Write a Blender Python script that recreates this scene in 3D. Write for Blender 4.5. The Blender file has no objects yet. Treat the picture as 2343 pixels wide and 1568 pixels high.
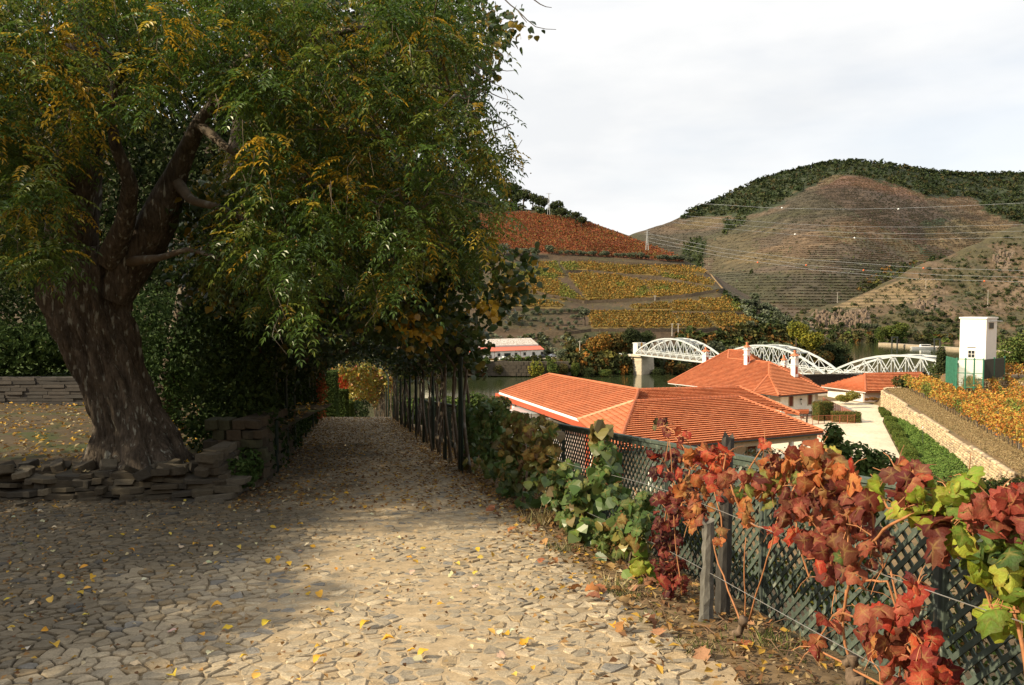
import bpy, math, random
import numpy as np
from mathutils import Vector, Matrix, noise as mnoise
random.seed(7); RNG = np.random.default_rng(7)
SC = bpy.context.scene
COL = SC.collection
# ------------------------------------------------------------------ camera
PITCH = math.radians(2.69)
FPX = 1786.0                       # focal length in units of a 2342 px wide frame
EYE = Vector((0.0, 0.0, 1.6))
cam_d = bpy.data.cameras.new("camera"); cam = bpy.data.objects.new("camera", cam_d); COL.objects.link(cam)
cam_d.sensor_width = 23.6; cam_d.lens = 23.6*FPX/2342.0
cam_d.clip_start = 0.05; cam_d.clip_end = 9000
cam.location = EYE; cam.rotation_euler = (math.pi/2 - PITCH, 0, 0)
SC.camera = cam
# ------------------------------------------------------------------ sun and sky
TO_SUN = Vector((-0.80, -0.24, 0.52)).normalized()
sun_d = bpy.data.lights.new("sun", 'SUN'); sun_d.energy = 4.9; sun_d.angle = math.radians(0.6); sun_d.color = (1.0, 0.83, 0.57)
sun = bpy.data.objects.new("sun", sun_d); COL.objects.link(sun)
sun.rotation_euler = TO_SUN.to_track_quat('Z', 'Y').to_euler()
world = bpy.data.worlds.new("World"); SC.world = world; world.use_nodes = True
wn = world.node_tree; wn.nodes.clear()
w_out = wn.nodes.new('ShaderNodeOutputWorld'); w_bg = wn.nodes.new('ShaderNodeBackground')
w_sky = wn.nodes.new('ShaderNodeTexSky'); w_sky.sky_type = 'NISHITA'; w_sky.sun_disc = False
w_sky.sun_elevation = math.asin(TO_SUN.z); w_sky.sun_rotation = math.atan2(TO_SUN.x, TO_SUN.y)
w_tc = wn.nodes.new('ShaderNodeTexCoord'); w_map = wn.nodes.new('ShaderNodeMapping')
w_map.inputs['Scale'].default_value = (1.0, 1.0, 4.5); w_map.inputs['Location'].default_value = (0.35, 0.2, 0.1)
w_n = wn.nodes.new('ShaderNodeTexNoise'); w_n.inputs['Scale'].default_value = 1.7; w_n.inputs['Detail'].default_value = 7; w_n.inputs['Roughness'].default_value = 0.5
w_r = wn.nodes.new('ShaderNodeValToRGB')
w_r.color_ramp.elements[0].position = 0.30; w_r.color_ramp.elements[0].color = (0.74, 0.74, 0.74, 1)
w_r.color_ramp.elements[1].position = 0.52; w_r.color_ramp.elements[1].color = (1, 1, 1, 1)
w_mix = wn.nodes.new('ShaderNodeMix'); w_mix.data_type = 'RGBA'
w_mix.inputs['B'].default_value = (7.0, 6.95, 6.85, 1)
w_n2 = wn.nodes.new('ShaderNodeTexNoise'); w_n2.inputs['Scale'].default_value = 1.3; w_n2.inputs['Detail'].default_value = 6; w_n2.inputs['Roughness'].default_value = 0.55
w_m2 = wn.nodes.new('ShaderNodeMapping'); w_m2.inputs['Scale'].default_value = (1.0, 1.0, 3.0); w_m2.inputs['Location'].default_value = (4.3, 1.7, 0.6)
w_r2 = wn.nodes.new('ShaderNodeValToRGB'); w_r2.color_ramp.elements[0].position = 0.33; w_r2.color_ramp.elements[0].color = (5.9, 6.0, 6.1, 1)
w_r2.color_ramp.elements[1].position = 0.475; w_r2.color_ramp.elements[1].color = (7.0, 6.95, 6.85, 1)
wn.links.new(w_tc.outputs['Generated'], w_m2.inputs[0]); wn.links.new(w_m2.outputs[0], w_n2.inputs['Vector']); wn.links.new(w_n2.outputs['Fac'], w_r2.inputs[0]); wn.links.new(w_r2.outputs[0], w_mix.inputs['B'])
wn.links.new(w_tc.outputs['Generated'], w_map.inputs['Vector']); wn.links.new(w_map.outputs[0], w_n.inputs['Vector'])
wn.links.new(w_n.outputs['Fac'], w_r.inputs[0]); wn.links.new(w_r.outputs[0], w_mix.inputs['Factor'])
wn.links.new(w_sky.outputs[0], w_mix.inputs['A']); wn.links.new(w_mix.outputs['Result'], w_bg.inputs[0])
w_bg.inputs[1].default_value = 0.1
wn.links.new(w_bg.outputs[0], w_out.inputs[0])
vs = SC.view_settings
vs.view_transform = 'Standard'; vs.look = 'None'; vs.gamma = 1.0; vs.use_curve_mapping = False; vs.exposure = 0.62
SC.cycles.max_bounces = 6; SC.cycles.diffuse_bounces = 3; SC.cycles.glossy_bounces = 3
SC.cycles.transmission_bounces = 4; SC.cycles.transparent_max_bounces = 8; SC.cycles.volume_bounces = 0
SC.cycles.caustics_reflective = False; SC.cycles.caustics_refractive = False
# ------------------------------------------------------------------ placing helpers
CP, SP = math.cos(PITCH), math.sin(PITCH)
def ray(px, py):
    x = (px-1171.0)/FPX; u = -(py-784.0)/FPX
    return Vector((x, CP + u*SP, -SP + u*CP))
def atY(px, py, y):
    d = ray(px, py); return EYE + d*(y/d.y)
def atZ(px, py, z):
    d = ray(px, py); return EYE + d*((z-EYE.z)/d.z)
def atP(px, py, p0, n):
    d = ray(px, py); return EYE + d*((Vector(p0)-EYE).dot(n)/d.dot(n))
def xatY(px, y):
    return (px-1171.0)/FPX*y
def lerp(a, b, t): return a + (b-a)*t
def sstep(a, b, x):
    t = np.clip((x-a)/(b-a), 0, 1); return t*t*(3-2*t)
# ------------------------------------------------------------------ materials
MATS = {}
def mat(name, base=(0.5, 0.5, 0.5), rough=0.8, src=None, nscale=8.0, namt=0.25, nscale2=None, namt2=0.2, bump=0.0, bscale=None,
        trans=0.0, spec=0.3, metal=0.0, coord='Object', tint=None, objvar=0.0, stretch=None):
    if name in MATS: return MATS[name]
    m = bpy.data.materials.new(name); m.use_nodes = True; nt = m.node_tree; N = nt.nodes; L = nt.links
    bs = N['Principled BSDF']; out = N['Material Output']
    bs.inputs['Roughness'].default_value = rough; bs.inputs['Specular IOR Level'].default_value = spec; bs.inputs['Metallic'].default_value = metal
    if src == 'col':
        a = N.new('ShaderNodeAttribute'); a.attribute_name = 'col'; c = a.outputs['Color']
    elif src == 'obj':
        a = N.new('ShaderNodeObjectInfo'); c = a.outputs['Color']
    else:
        a = N.new('ShaderNodeRGB'); a.outputs[0].default_value = (*base, 1); c = a.outputs[0]
    tc = N.new('ShaderNodeTexCoord'); vec = tc.outputs[coord]
    if stretch:
        mp = N.new('ShaderNodeMapping'); mp.inputs['Scale'].default_value = stretch; L.new(vec, mp.inputs[0]); vec = mp.outputs[0]
    def mul(c, scale, amt, detail=5):
        n = N.new('ShaderNodeTexNoise'); n.inputs['Scale'].default_value = scale; n.inputs['Detail'].default_value = detail
        n.inputs['Roughness'].default_value = 0.62
        L.new(vec, n.inputs['Vector'])
        mr = N.new('ShaderNodeMapRange'); mr.inputs['From Min'].default_value = 0.25; mr.inputs['From Max'].default_value = 0.75
        mr.inputs['To Min'].default_value = 1-amt; mr.inputs['To Max'].default_value = 1+amt
        L.new(n.outputs['Fac'], mr.inputs[0])
        v = N.new('ShaderNodeVectorMath'); v.operation = 'SCALE'; L.new(c, v.inputs[0]); L.new(mr.outputs[0], v.inputs['Scale'])
        return v.outputs[0], n
    if namt > 0: c, n1 = mul(c, nscale, namt)
    if nscale2: c, n2 = mul(c, nscale2, namt2, 3)
    if tint:      # (colour, noise scale, low, high) patches of a second colour
        n = N.new('ShaderNodeTexNoise'); n.inputs['Scale'].default_value = tint[1]; n.inputs['Detail'].default_value = 6; L.new(vec, n.inputs['Vector'])
        mr = N.new('ShaderNodeMapRange'); mr.inputs['From Min'].default_value = tint[2]; mr.inputs['From Max'].default_value = tint[3]
        L.new(n.outputs['Fac'], mr.inputs[0])
        mx = N.new('ShaderNodeMix'); mx.data_type = 'RGBA'; mx.inputs['B'].default_value = (*tint[0], 1)
        L.new(mr.outputs[0], mx.inputs['Factor']); L.new(c, mx.inputs['A']); c = mx.outputs['Result']
    if objvar:
        oi = N.new('ShaderNodeObjectInfo'); mr = N.new('ShaderNodeMapRange')
        mr.inputs['To Min'].default_value = 1-objvar; mr.inputs['To Max'].default_value = 1+objvar
        L.new(oi.outputs['Random'], mr.inputs[0])
        v = N.new('ShaderNodeVectorMath'); v.operation = 'SCALE'; L.new(c, v.inputs[0]); L.new(mr.outputs[0], v.inputs['Scale']); c = v.outputs[0]
    L.new(c, bs.inputs['Base Color'])
    if bump:
        nb = N.new('ShaderNodeTexNoise'); nb.inputs['Scale'].default_value = bscale or nscale*2; nb.inputs['Detail'].default_value = 6; L.new(vec, nb.inputs['Vector'])
        b = N.new('ShaderNodeBump'); b.inputs['Strength'].default_value = min(1, bump*4); b.inputs['Distance'].default_value = bump
        L.new(nb.outputs['Fac'], b.inputs['Height']); L.new(b.outputs[0], bs.inputs['Normal'])
    if trans:
        t = N.new('ShaderNodeBsdfTranslucent'); L.new(c, t.inputs['Color'])
        mx = N.new('ShaderNodeMixShader'); mx.inputs[0].default_value = trans
        L.new(bs.outputs[0], mx.inputs[1]); L.new(t.outputs[0], mx.inputs[2]); L.new(mx.outputs[0], out.inputs[0])
    MATS[name] = m
    return m
# ------------------------------------------------------------------ object helpers
def tag(o, label=None, cat=None, group=None, kind=None):
    if label: o['label'] = label
    if cat: o['category'] = cat
    if group: o['group'] = group
    if kind: o['kind'] = kind
    return o
def empty(name, loc=(0, 0, 0), **k):
    o = bpy.data.objects.new(name, None); COL.objects.link(o); o.location = loc
    return tag(o, **k)
def npmesh(name, V, F, mats, cols=None, smooth=False, midx=None):
    """V (n,3); F array (m,k) or list of index lists."""
    me = bpy.data.meshes.new(name)
    V = np.asarray(V, dtype=np.float32).reshape(-1, 3)
    if isinstance(F, np.ndarray):
        m, k = F.shape
        me.vertices.add(len(V)); me.vertices.foreach_set('co', V.ravel())
        me.loops.add(m*k); me.loops.foreach_set('vertex_index', F.astype(np.int32).ravel())
        me.polygons.add(m); me.polygons.foreach_set('loop_start', np.arange(0, m*k, k, dtype=np.int32))
        me.polygons.foreach_set('loop_total', np.full(m, k, dtype=np.int32))
    else:
        tot = [len(f) for f in F]; flat = [i for f in F for i in f]
        me.vertices.add(len(V)); me.vertices.foreach_set('co', V.ravel())
        me.loops.add(len(flat)); me.loops.foreach_set('vertex_index', np.array(flat, dtype=np.int32))
        me.polygons.add(len(F)); me.polygons.foreach_set('loop_start', np.array([0]+list(np.cumsum(tot)[:-1]), dtype=np.int32))
        me.polygons.foreach_set('loop_total', np.array(tot, dtype=np.int32))
    for mm in (mats if isinstance(mats, (list, tuple)) else [mats]): me.materials.append(mm)
    if midx is not None: me.polygons.foreach_set('material_index', np.asarray(midx, dtype=np.int32))
    me.polygons.foreach_set('use_smooth', np.full(len(me.polygons), bool(smooth)))
    me.update(calc_edges=True); me.validate(verbose=False)
    if cols is not None:
        a = me.color_attributes.new('col', 'FLOAT_COLOR', 'POINT')
        c = np.ones((len(V), 4), dtype=np.float32); c[:, :3] = cols
        a.data.foreach_set('color', c.ravel())
    return me
def obj(name, me, parent=None, loc=None, rot=None, color=None, **k):
    o = bpy.data.objects.new(name, me); COL.objects.link(o)
    if parent is not None: o.parent = parent
    if loc is not None: o.location = loc
    if rot is not None: o.rotation_euler = rot
    if color is not None: o.color = (*color, 1)
    return tag(o, **k)
class MB:
    """collects simple solids into one mesh"""
    def __init__(s): s.v = []; s.f = []; s.c = []
    def add(s, vs, fs, col=None):
        b = len(s.v); s.v += [tuple(v) for v in vs]; s.f += [tuple(b+i for i in f) for f in fs]
        s.c += [col or (1, 1, 1)]*len(vs)
    def box(s, x0, x1, y0, y1, z0, z1, M=None, col=None):
        vs = [Vector(p) for p in ((x0, y0, z0), (x1, y0, z0), (x1, y1, z0), (x0, y1, z0), (x0, y0, z1), (x1, y0, z1), (x1, y1, z1), (x0, y1, z1))]
        if M is not None: vs = [M @ v for v in vs]
        s.add(vs, [(0, 3, 2, 1), (4, 5, 6, 7), (0, 1, 5, 4), (1, 2, 6, 5), (2, 3, 7, 6), (3, 0, 4, 7)], col)
    def bar(s, a, b, w, h=None, up=(0, 0, 1), col=None):
        a = Vector(a); b = Vector(b); h = h or w; d = (b-a)
        L = d.length; d.normalize(); u = Vector(up); r = d.cross(u)
        if r.length < 1e-4: r = d.cross(Vector((1, 0, 0)))
        r.normalize(); u = r.cross(d)
        M = Matrix((r, d, u)).transposed().to_4x4(); M.translation = a
        s.box(-w/2, w/2, 0, L, -h/2, h/2, M, col)
    def prism(s, pts, z0, z1, col=None):
        n = len(pts); vs = [(p[0], p[1], z0) for p in pts]+[(p[0], p[1], z1) for p in pts]
        fs = [tuple(range(n-1, -1, -1)), tuple(range(n, 2*n))]+[(i, (i+1) % n, n+(i+1) % n, n+i) for i in range(n)]
        s.add(vs, fs, col)
    def tube(s, pts, rad, n=6, col=None, cap=True):
        pts = [Vector(p) for p in pts]; m = len(pts)
        if not hasattr(rad, '__len__'): rad = [rad]*m
        vs = []; ref = Vector((0.31, 0.2, 0.93))
        for i, p in enumerate(pts):
            d = (pts[min(i+1, m-1)]-pts[max(i-1, 0)])
            if d.length < 1e-9: d = Vector((0, 0, 1))
            d.normalize(); r = d.cross(ref)
            if r.length < 0.05: r = d.cross(Vector((1, 0, 0)))
            r.normalize(); u = r.cross(d)
            for k in range(n):
                a = 2*math.pi*k/n; vs.append(p+(r*math.cos(a)+u*math.sin(a))*rad[i])
        fs = [(i*n+k, i*n+(k+1) % n, (i+1)*n+(k+1) % n, (i+1)*n+k) for i in range(m-1) for k in range(n)]
        if cap: fs += [tuple(range(n-1, -1, -1)), tuple(range((m-1)*n, m*n))]
        s.add(vs, fs, col)
    def mesh(s, name, m, smooth=False, cols=False):
        return npmesh(name, np.array(s.v), s.f, m, np.array(s.c) if cols else None, smooth)
    def build(s, name, m, parent=None, smooth=False, cols=False, **k):
        return obj(name, s.mesh(name, m, smooth, cols), parent, **k)
def rnd_unit(n):
    v = RNG.normal(size=(n, 3)); return v/np.linalg.norm(v, axis=1, keepdims=True)
def norm(a): return a/np.maximum(np.linalg.norm(a, axis=1, keepdims=True), 1e-9)
def leaf_arrays(C, D, Nn, L, W, col, fold=0.25):
    """diamond leaves: C base points, D directions, Nn rough normals -> V,F,cols ; two triangles folded on the midrib each"""
    n = len(C); D = norm(D); S = norm(np.cross(D, Nn)); U = np.cross(S, D)
    L = np.broadcast_to(L, n)[:, None]; W = np.broadcast_to(W, n)[:, None]
    base = C; tip = C+D*L-U*L*0.12; mid = C+D*L*0.45
    l = mid-S*W*0.5+U*W*fold; r = mid+S*W*0.5+U*W*fold
    V = np.stack([base, r, tip, l], 1).reshape(-1, 3)
    i = np.arange(n)[:, None]*4
    F = np.concatenate([i+[0, 1, 2], i+[0, 2, 3]], 1).reshape(-1, 3)
    return V, F, np.repeat(col, 4, 0)
def merge(parts):
    Vs, Fs, Cs = [], [], []; b = 0
    for V, F, C in parts:
        Vs.append(V); Fs.append(F+b); Cs.append(C); b += len(V)
    return np.concatenate(Vs), np.concatenate(Fs), np.concatenate(Cs)
def pick(pal, n, var=0.18):
    """pal: list of (colour, weight)"""
    cs = np.array([c for c, w in pal]); w = np.array([w for c, w in pal], dtype=float); w /= w.sum()
    c = cs[RNG.choice(len(cs), n, p=w)]
    return c*(1+RNG.uniform(-var, var, (n, 1)))
def inpoly(px, py, poly):
    c = np.zeros(np.shape(px), dtype=bool); n = len(poly); j = n-1
    for i in range(n):
        xi, yi = poly[i]; xj, yj = poly[j]
        t = ((yi > py) != (yj > py)) & (px < (xj-xi)*(py-yi)/((yj-yi) if yj != yi else 1e-9)+xi)
        c ^= t; j = i
    return c
def fbm(x, y, z=0.0, s=1.0, o=4):
    return mnoise.fractal(Vector((x*s, y*s, z*s)), 1.0, 2.0, o)
class VN:
    """vectorised value noise 2D"""
    def __init__(s, seed): s.t = np.random.default_rng(seed).uniform(-1, 1, (256, 256))
    def __call__(s, x, y):
        xi = np.floor(x).astype(int); yi = np.floor(y).astype(int); fx = x-xi; fy = y-yi
        fx = fx*fx*(3-2*fx); fy = fy*fy*(3-2*fy); g = lambda a, b: s.t[a % 256, b % 256]
        return (g(xi, yi)*(1-fx)+g(xi+1, yi)*fx)*(1-fy)+(g(xi, yi+1)*(1-fx)+g(xi+1, yi+1)*fx)*fy
    def f(s, x, y, o=4):
        r = 0; a = 1
        for k in range(o): r = r+a*s(x*2**k+17*k, y*2**k+31*k); a *= 0.5
        return r
VNO = VN(3)

def nth(i, n=None):
    i += 1; return '%d%s' % (i, 'th' if 10 <= i % 100 <= 20 else {1: 'st', 2: 'nd', 3: 'rd'}.get(i % 10, 'th'))
# ================================================================== TERRAIN
WATER_Z = -29.4
def xr(y): return 1.98-0.209*y             # right edge of the cobbled path
def xl(y): return xr(y)-3.4
def xf(y): return 3.5-0.229*y              # line of the lattice fence
def xw(y): return 40.3+(y-69.4)*0.308      # line of the lit retaining wall
FLOOR = -13.4
def zp(y):
    return np.where(y < 36.8, -0.1*y, -3.68-0.19*(y-36.8)+np.maximum(0, y-75)*0.03)
def ground_z(x, y):
    x = np.asarray(x, dtype=float); y = np.asarray(y, dtype=float)
    base = zp(y)
    s = x-xf(y)
    side = base-0.32*sstep(-0.85, 0.1, s)-0.62*np.maximum(0, s-0.6)
    fl = FLOOR+0*y
    side = np.where(s > 0.6, np.maximum(side, fl), side)
    # vineyard hill on the right
    s2 = x-xw(y)
    hill = FLOOR+2.9*sstep(0.35, 0.9, s2)+0.1*np.maximum(0, s2-0.9)+1.3*np.exp(-((x-56.5)**2+(y-93)**2)/14)+0.25*np.maximum(0, s2-16)
    fade = sstep(124, 113, y)
    side = np.where((s2 > 0) & (y < 124), np.maximum(side, FLOOR+(hill-FLOOR)*fade), side)
    z = side
    # down to the river
    yb = lerp(90.0, 131.0, sstep(20, 44, x))
    z = z-0.30*np.maximum(0, y-yb)*sstep(60, 50, x)
    z = np.maximum(z, WATER_Z-3)
    shore = 176+0.0*x
    t = sstep(148, 176, y)
    z = np.where(y > 148, lerp(z, np.minimum(z, WATER_Z-1.5), t), z)
    z = np.where(y > 176, WATER_Z-3-0.1*np.minimum(y-176, 20), z)
    z = z+0.03*VNO.f(x*0.7, y*0.7, 3)*sstep(0.2, 2, np.abs(s))*np.where((x < xf(y)), 0, 1)
    return z
def axis(segs):
    out = []
    for a, b, st in segs: out += list(np.arange(a, b, st))
    return np.array(out+[segs[-1][1]])
def grid_mesh(name, X, Y, Z, m, cols=None, smooth=True, **k):
    ny, nx = X.shape; V = np.stack([X, Y, Z], -1).reshape(-1, 3)
    i = np.arange(nx-1)[None, :]+np.arange(ny-1)[:, None]*nx
    F = np.stack([i, i+1, i+1+nx, i+nx], -1).reshape(-1, 4)
    return obj(name, npmesh(name, V, F, m, cols, smooth), **k)
gx = axis([(-160, -30, 10), (-30, -8, 2), (-8, 6, 0.35), (6, 30, 1.0), (30, 80, 0.8), (80, 260, 12)])
gy = axis([(-40, -2, 3), (-2, 16, 0.4), (16, 45, 1.0), (45, 130, 1.2), (130, 200, 3)])
GX, GY = np.meshgrid(gx, gy)
M_GROUND = mat('dry_earth', (0.17, 0.115, 0.06), 0.95, nscale=1.3, namt=0.3, nscale2=14, namt2=0.35, bump=0.02, bscale=30,
               tint=((0.10, 0.09, 0.035), 0.55, 0.5, 0.7))
grid_mesh('ground', GX, GY, ground_z(GX, GY), M_GROUND, kind='structure')
# river
M_WATER = bpy.data.materials.new('river_water'); M_WATER.use_nodes = True
_n = M_WATER.node_tree.nodes; _b = _n['Principled BSDF']
_b.inputs['Base Color'].default_value = (0.030, 0.040, 0.016, 1); _b.inputs['Roughness'].default_value = 0.08; _b.inputs['Specular IOR Level'].default_value = 0.5
_tc = _n.new('ShaderNodeTexCoord'); _mp = _n.new('ShaderNodeMapping'); _mp.inputs['Scale'].default_value = (0.25, 0.9, 1)
_no = _n.new('ShaderNodeTexNoise'); _no.inputs['Scale'].default_value = 1.0; _no.inputs['Detail'].default_value = 4
_bu = _n.new('ShaderNodeBump'); _bu.inputs['Strength'].default_value = 0.25; _bu.inputs['Distance'].default_value = 0.10
_l = M_WATER.node_tree.links
_l.new(_tc.outputs['Object'], _mp.inputs[0]); _l.new(_mp.outputs[0], _no.inputs['Vector']); _l.new(_no.outputs['Fac'], _bu.inputs['Height']); _l.new(_bu.outputs[0], _b.inputs['Normal'])
obj('river', npmesh('river', [(-4000, 120, WATER_Z), (4500, 120, WATER_Z), (4500, 6000, WATER_Z), (-4000, 6000, WATER_Z)], [(0, 1, 2, 3)], M_WATER), kind='structure')

# ---------------- hills: lofts through control rows
class Loft:
    """vx columns, rows of (y_pixel or None, depth, z or None) -> surface S(u,v)"""
    def __init__(s, vx, rows, nx, nsub, amp=0.0, nfreq=0.02, behind=(300, -60), smooth=0):
        s.vx = np.linspace(vx[0], vx[-1], nx)
        R = []
        for (ys, Ds, z) in rows:
            D = np.interp(s.vx, vx, Ds)
            if z is not None:
                zz = np.full(nx, z) if np.isscalar(z) else np.interp(s.vx, vx, z)
                P = np.array([[xatY(0, 0), 0, 0]]*nx, dtype=float)
                P[:, 0] = 0; P[:, 1] = D; P[:, 2] = zz
                # solve pixel-free: keep column direction
                for i in range(nx):
                    d = ray(s.vx[i], 784); P[i, 0] = d.x/d.y*D[i]
            else:
                y = np.interp(s.vx, vx, ys); P = np.zeros((nx, 3))
                for i in range(nx): P[i] = atY(s.vx[i], y[i], D[i])
            if smooth:
                kk = np.exp(-.5*(np.arange(-3*smooth, 3*smooth+1)/smooth)**2); kk /= kk.sum(); pd = np.pad(P, ((3*smooth, 3*smooth), (0, 0)), mode='edge'); lin = np.stack([np.convolve(pd[:, c], kk, 'valid') for c in range(3)], 1); lin[:3*smooth] = P[:3*smooth]; lin[-3*smooth:] = P[-3*smooth:]; P = lin
            R.append(P)
        b = R[-1].copy(); b[:, 1] += behind[0]; b[:, 0] *= (R[-1][:, 1]+behind[0])/R[-1][:, 1]; b[:, 2] += behind[1]; R.append(b)
        G = []
        for k in range(len(R)-1):
            n = nsub[k] if k < len(nsub) else 4
            for j in range(n):
                G.append(lerp(R[k], R[k+1], j/n))
        G.append(R[-1]); s.G = np.array(G); s.nrow = len(G)
        s.ncrest = sum(nsub[:len(R)-2])
        if amp:
            fr = VNO.f(s.G[..., 0]*nfreq, s.G[..., 1]*nfreq, 4)
            w = np.ones(s.nrow); w[:3] = 0
            s.G[..., 2] += fr*amp*w[:, None]
        s.zmono = s.G[:, :, 2]
    def mesh(s, name, m, colfn, **k):
        X, Y, Z = s.G[..., 0], s.G[..., 1], s.G[..., 2]
        PX, PY = s.pix()
        return grid_mesh(name, X, Y, Z, m, colfn(X, Y, Z, PX, PY).reshape(-1, 3), **k)
    def pix(s):
        d = s.G-np.array(EYE); f = d[..., 1]*CP-d[..., 2]*SP; u = d[..., 1]*SP+d[..., 2]*CP
        return 1171+FPX*d[..., 0]/f, 784-FPX*u/f
    def at(s, px, py):
        """surface point met by the sight line (px,py)"""
        i = (px-s.vx[0])/(s.vx[-1]-s.vx[0])*(len(s.vx)-1); i0 = int(max(0, min(len(s.vx)-2, math.floor(i)))); t = i-i0
        c = s.G[:s.ncrest+1, i0]*(1-t)+s.G[:s.ncrest+1, i0+1]*t
        d = c-np.array(EYE); f = d[:, 1]*CP-d[:, 2]*SP; u = d[:, 1]*SP+d[:, 2]*CP; yy = 784-FPX*u/f
        for k in range(len(yy)-1):
            if (yy[k]-py)*(yy[k+1]-py) <= 0 and yy[k] != yy[k+1]:
                w = (py-yy[k])/(yy[k+1]-yy[k]); return Vector(c[k]*(1-w)+c[k+1]*w)
        return Vector(c[-1]) if py < yy[-1] else Vector(c[0])
vA = [-900, 1000, 1150, 1330, 1440, 1560, 1640, 1700, 1780, 1860, 1910, 1945]
r0D = [380, 344, 342, 345, 352, 362, 372, 382, 398, 410, 420, 426]
crestA_y = [100, 380, 470, 500, 540, 592, 635, 672, 712, 752, 785, 822]
HA = Loft(vA, [
    (None, r0D, -30.5),
    (None, [d+3 for d in r0D], [-22.7]*5+[-24, -25, -26, -27, -28, -28.5, -29]),
    (None, [d+27 for d in r0D[:6]]+[398, 405, 414, 419, 424, 427], [-22.5]*5+[-22, -22, -22.5, -24, -26, -28, -28.7]),
    ([770, 762, 760, 762, 757, 755, 745, 745, 757, 778, 800, 826], [410, 406, 405, 400, 402, 408, 414, 421, 428, 430, 431, 429], None),
    ([664, 664, 664, 694, 690, 678, 668, 690, 724, 762, 791, 825], [460, 460, 460, 455, 455, 455, 455, 455, 450, 443, 436, 430], None),
    ([570, 578, 583, 590, 596, 612, 645, 680, 718, 756, 788, 823], [525, 522, 520, 515, 510, 505, 495, 485, 470, 452, 440, 431], None),
    (crestA_y, [780, 700, 650, 610, 580, 545, 520, 500, 480, 460, 445, 433], None)],
    560, [2, 3, 12, 20, 20, 30], amp=0.5, nfreq=0.03)
C_SOIL = np.array((0.068, 0.046, 0.027)); C_SCRUB = np.array((0.045, 0.046, 0.02)); C_RED = np.array((0.16, 0.062, 0.03)); C_YEL = np.array((0.19, 0.13, 0.035))
F_RED = [(900, 500), (1147, 490), (1200, 487), (1330, 505), (1400, 530), (1500, 568), (1552, 588), (1565, 600), (1440, 592), (1330, 585), (1200, 578), (900, 570)]
F_YEL = [
    [(1150, 606), (1204, 604), (1272, 602), (1290, 634), (1204, 640), (1150, 640)],
    [(1279, 600), (1345, 602), (1406, 607), (1412, 626), (1340, 619), (1294, 619)],
    [(1409, 607), (1480, 610), (1516, 632), (1414, 627)],
    [(1485, 609), (1560, 610), (1618, 616), (1610, 628), (1540, 624), (1500, 618)],
    [(1510, 622), (1600, 633), (1632, 645), (1634, 655), (1590, 650), (1518, 637)],
    [(1120, 645), (1200, 642), (1262, 634), (1338, 688), (1290, 690), (1240, 676), (1180, 664), (1120, 668)],
    [(1299, 630), (1340, 626), (1400, 630), (1468, 644), (1496, 681), (1420, 688), (1345, 689)],
    [(1474, 643), (1560, 650), (1648, 668), (1600, 674), (1560, 678), (1500, 681)],
    [(1100, 674), (1180, 672), (1235, 690), (1185, 702), (1100, 706)],
    [(1205, 696), (1240, 688), (1290, 700), (1280, 706), (1200, 706)],
    [(1437, 702), (1525, 694), (1536, 711), (1450, 710)],
    [(1530, 693), (1592, 688), (1616, 712), (1540, 713)],
    [(1597, 687), (1660, 682), (1700, 698), (1702, 714), (1622, 713)],
    [(1345, 714), (1450, 712), (1536, 715), (1566, 753), (1480, 755), (1352, 752)],
    [(1545, 719), (1606, 720), (1634, 752), (1574, 754)],
    [(1614, 720), (1690, 722), (1735, 738), (1728, 745), (1642, 751)]]
def colA(X, Y, Z, PX, PY):
    n = VNO.f(X*0.05, Y*0.05, 4)[..., None]; n2 = VNO.f(X*0.4, Y*0.4, 3)[..., None]
    c = C_SOIL*(1+0.25*n2)+(C_SCRUB-C_SOIL)*np.clip(0.35+0.6*n, 0, 1)
    m = inpoly(PX, PY, F_RED)[..., None]; c = np.where(m, C_RED*(1+0.2*n2), c)
    for q in F_YEL: c = np.where(inpoly(PX, PY, q)[..., None], C_YEL*0.8*(1+0.2*n2), c)
    w = (Z < -23.5)[..., None]; c = np.where(w, C_SCRUB*0.7, c)
    return np.clip(c, 0.01, 1)
M_HILL = mat('hill_soil', src='col', rough=0.95, nscale=0.35, namt=0.3, nscale2=2.2, namt2=0.25, bump=0.35, bscale=0.8)
HA.mesh('vineyard_hill', M_HILL, colA, kind='structure')

vB = [1250, 1350, 1430, 1500, 1580, 1650, 1720, 1800, 1870, 1945, 2010, 2100, 2200, 2260, 2342, 2450, 2700]
cyB = [690, 600, 540, 512, 487, 457, 422, 394, 380, 373, 378, 391, 403, 409, 405, 400, 430]
HB = Loft(vB, [
    (None, [820]*17, -31), (None, [850]*17, -24),
    ([730, 730, 730, 730, 728, 726, 725, 724, 722, 720, 720, 722, 724, 724, 724, 722, 720], [1000]*17, None),
    ([715, 668, 645, 635, 615, 600, 585, 570, 565, 565, 575, 590, 600, 605, 600, 600, 600], [1250, 1230, 1300, 1350, 1400, 1400, 1350, 1330, 1320, 1330, 1370, 1430, 1480, 1500, 1500, 1500, 1500], None),
    (cyB, [1300, 1500, 1700, 1800, 1900, 1950, 1980, 2000, 2000, 2000, 2000, 2050, 2100, 2150, 2200, 2200, 2200], None)],
    260, [2, 10, 30, 60], amp=7, nfreq=0.006, behind=(500, -120), smooth=6)
WOOD_B = [(1560, 500), (1580, 470), (1650, 440), (1720, 400), (1870, 355), (2100, 370), (2342, 380), (2600, 380), (2600, 560), (2342, 513), (2300, 500), (2260, 485), (2235, 462), (2215, 450), (2127, 450), (2080, 434), (2024, 417), (1950, 403), (1903, 404), (1832, 438), (1758, 476), (1700, 495), (1655, 492)]
BROWN_B = [(1600, 600), (1800, 450), (1885, 430), (2100, 540), (2150, 600), (2100, 720), (1500, 740), (1500, 600)]
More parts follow.
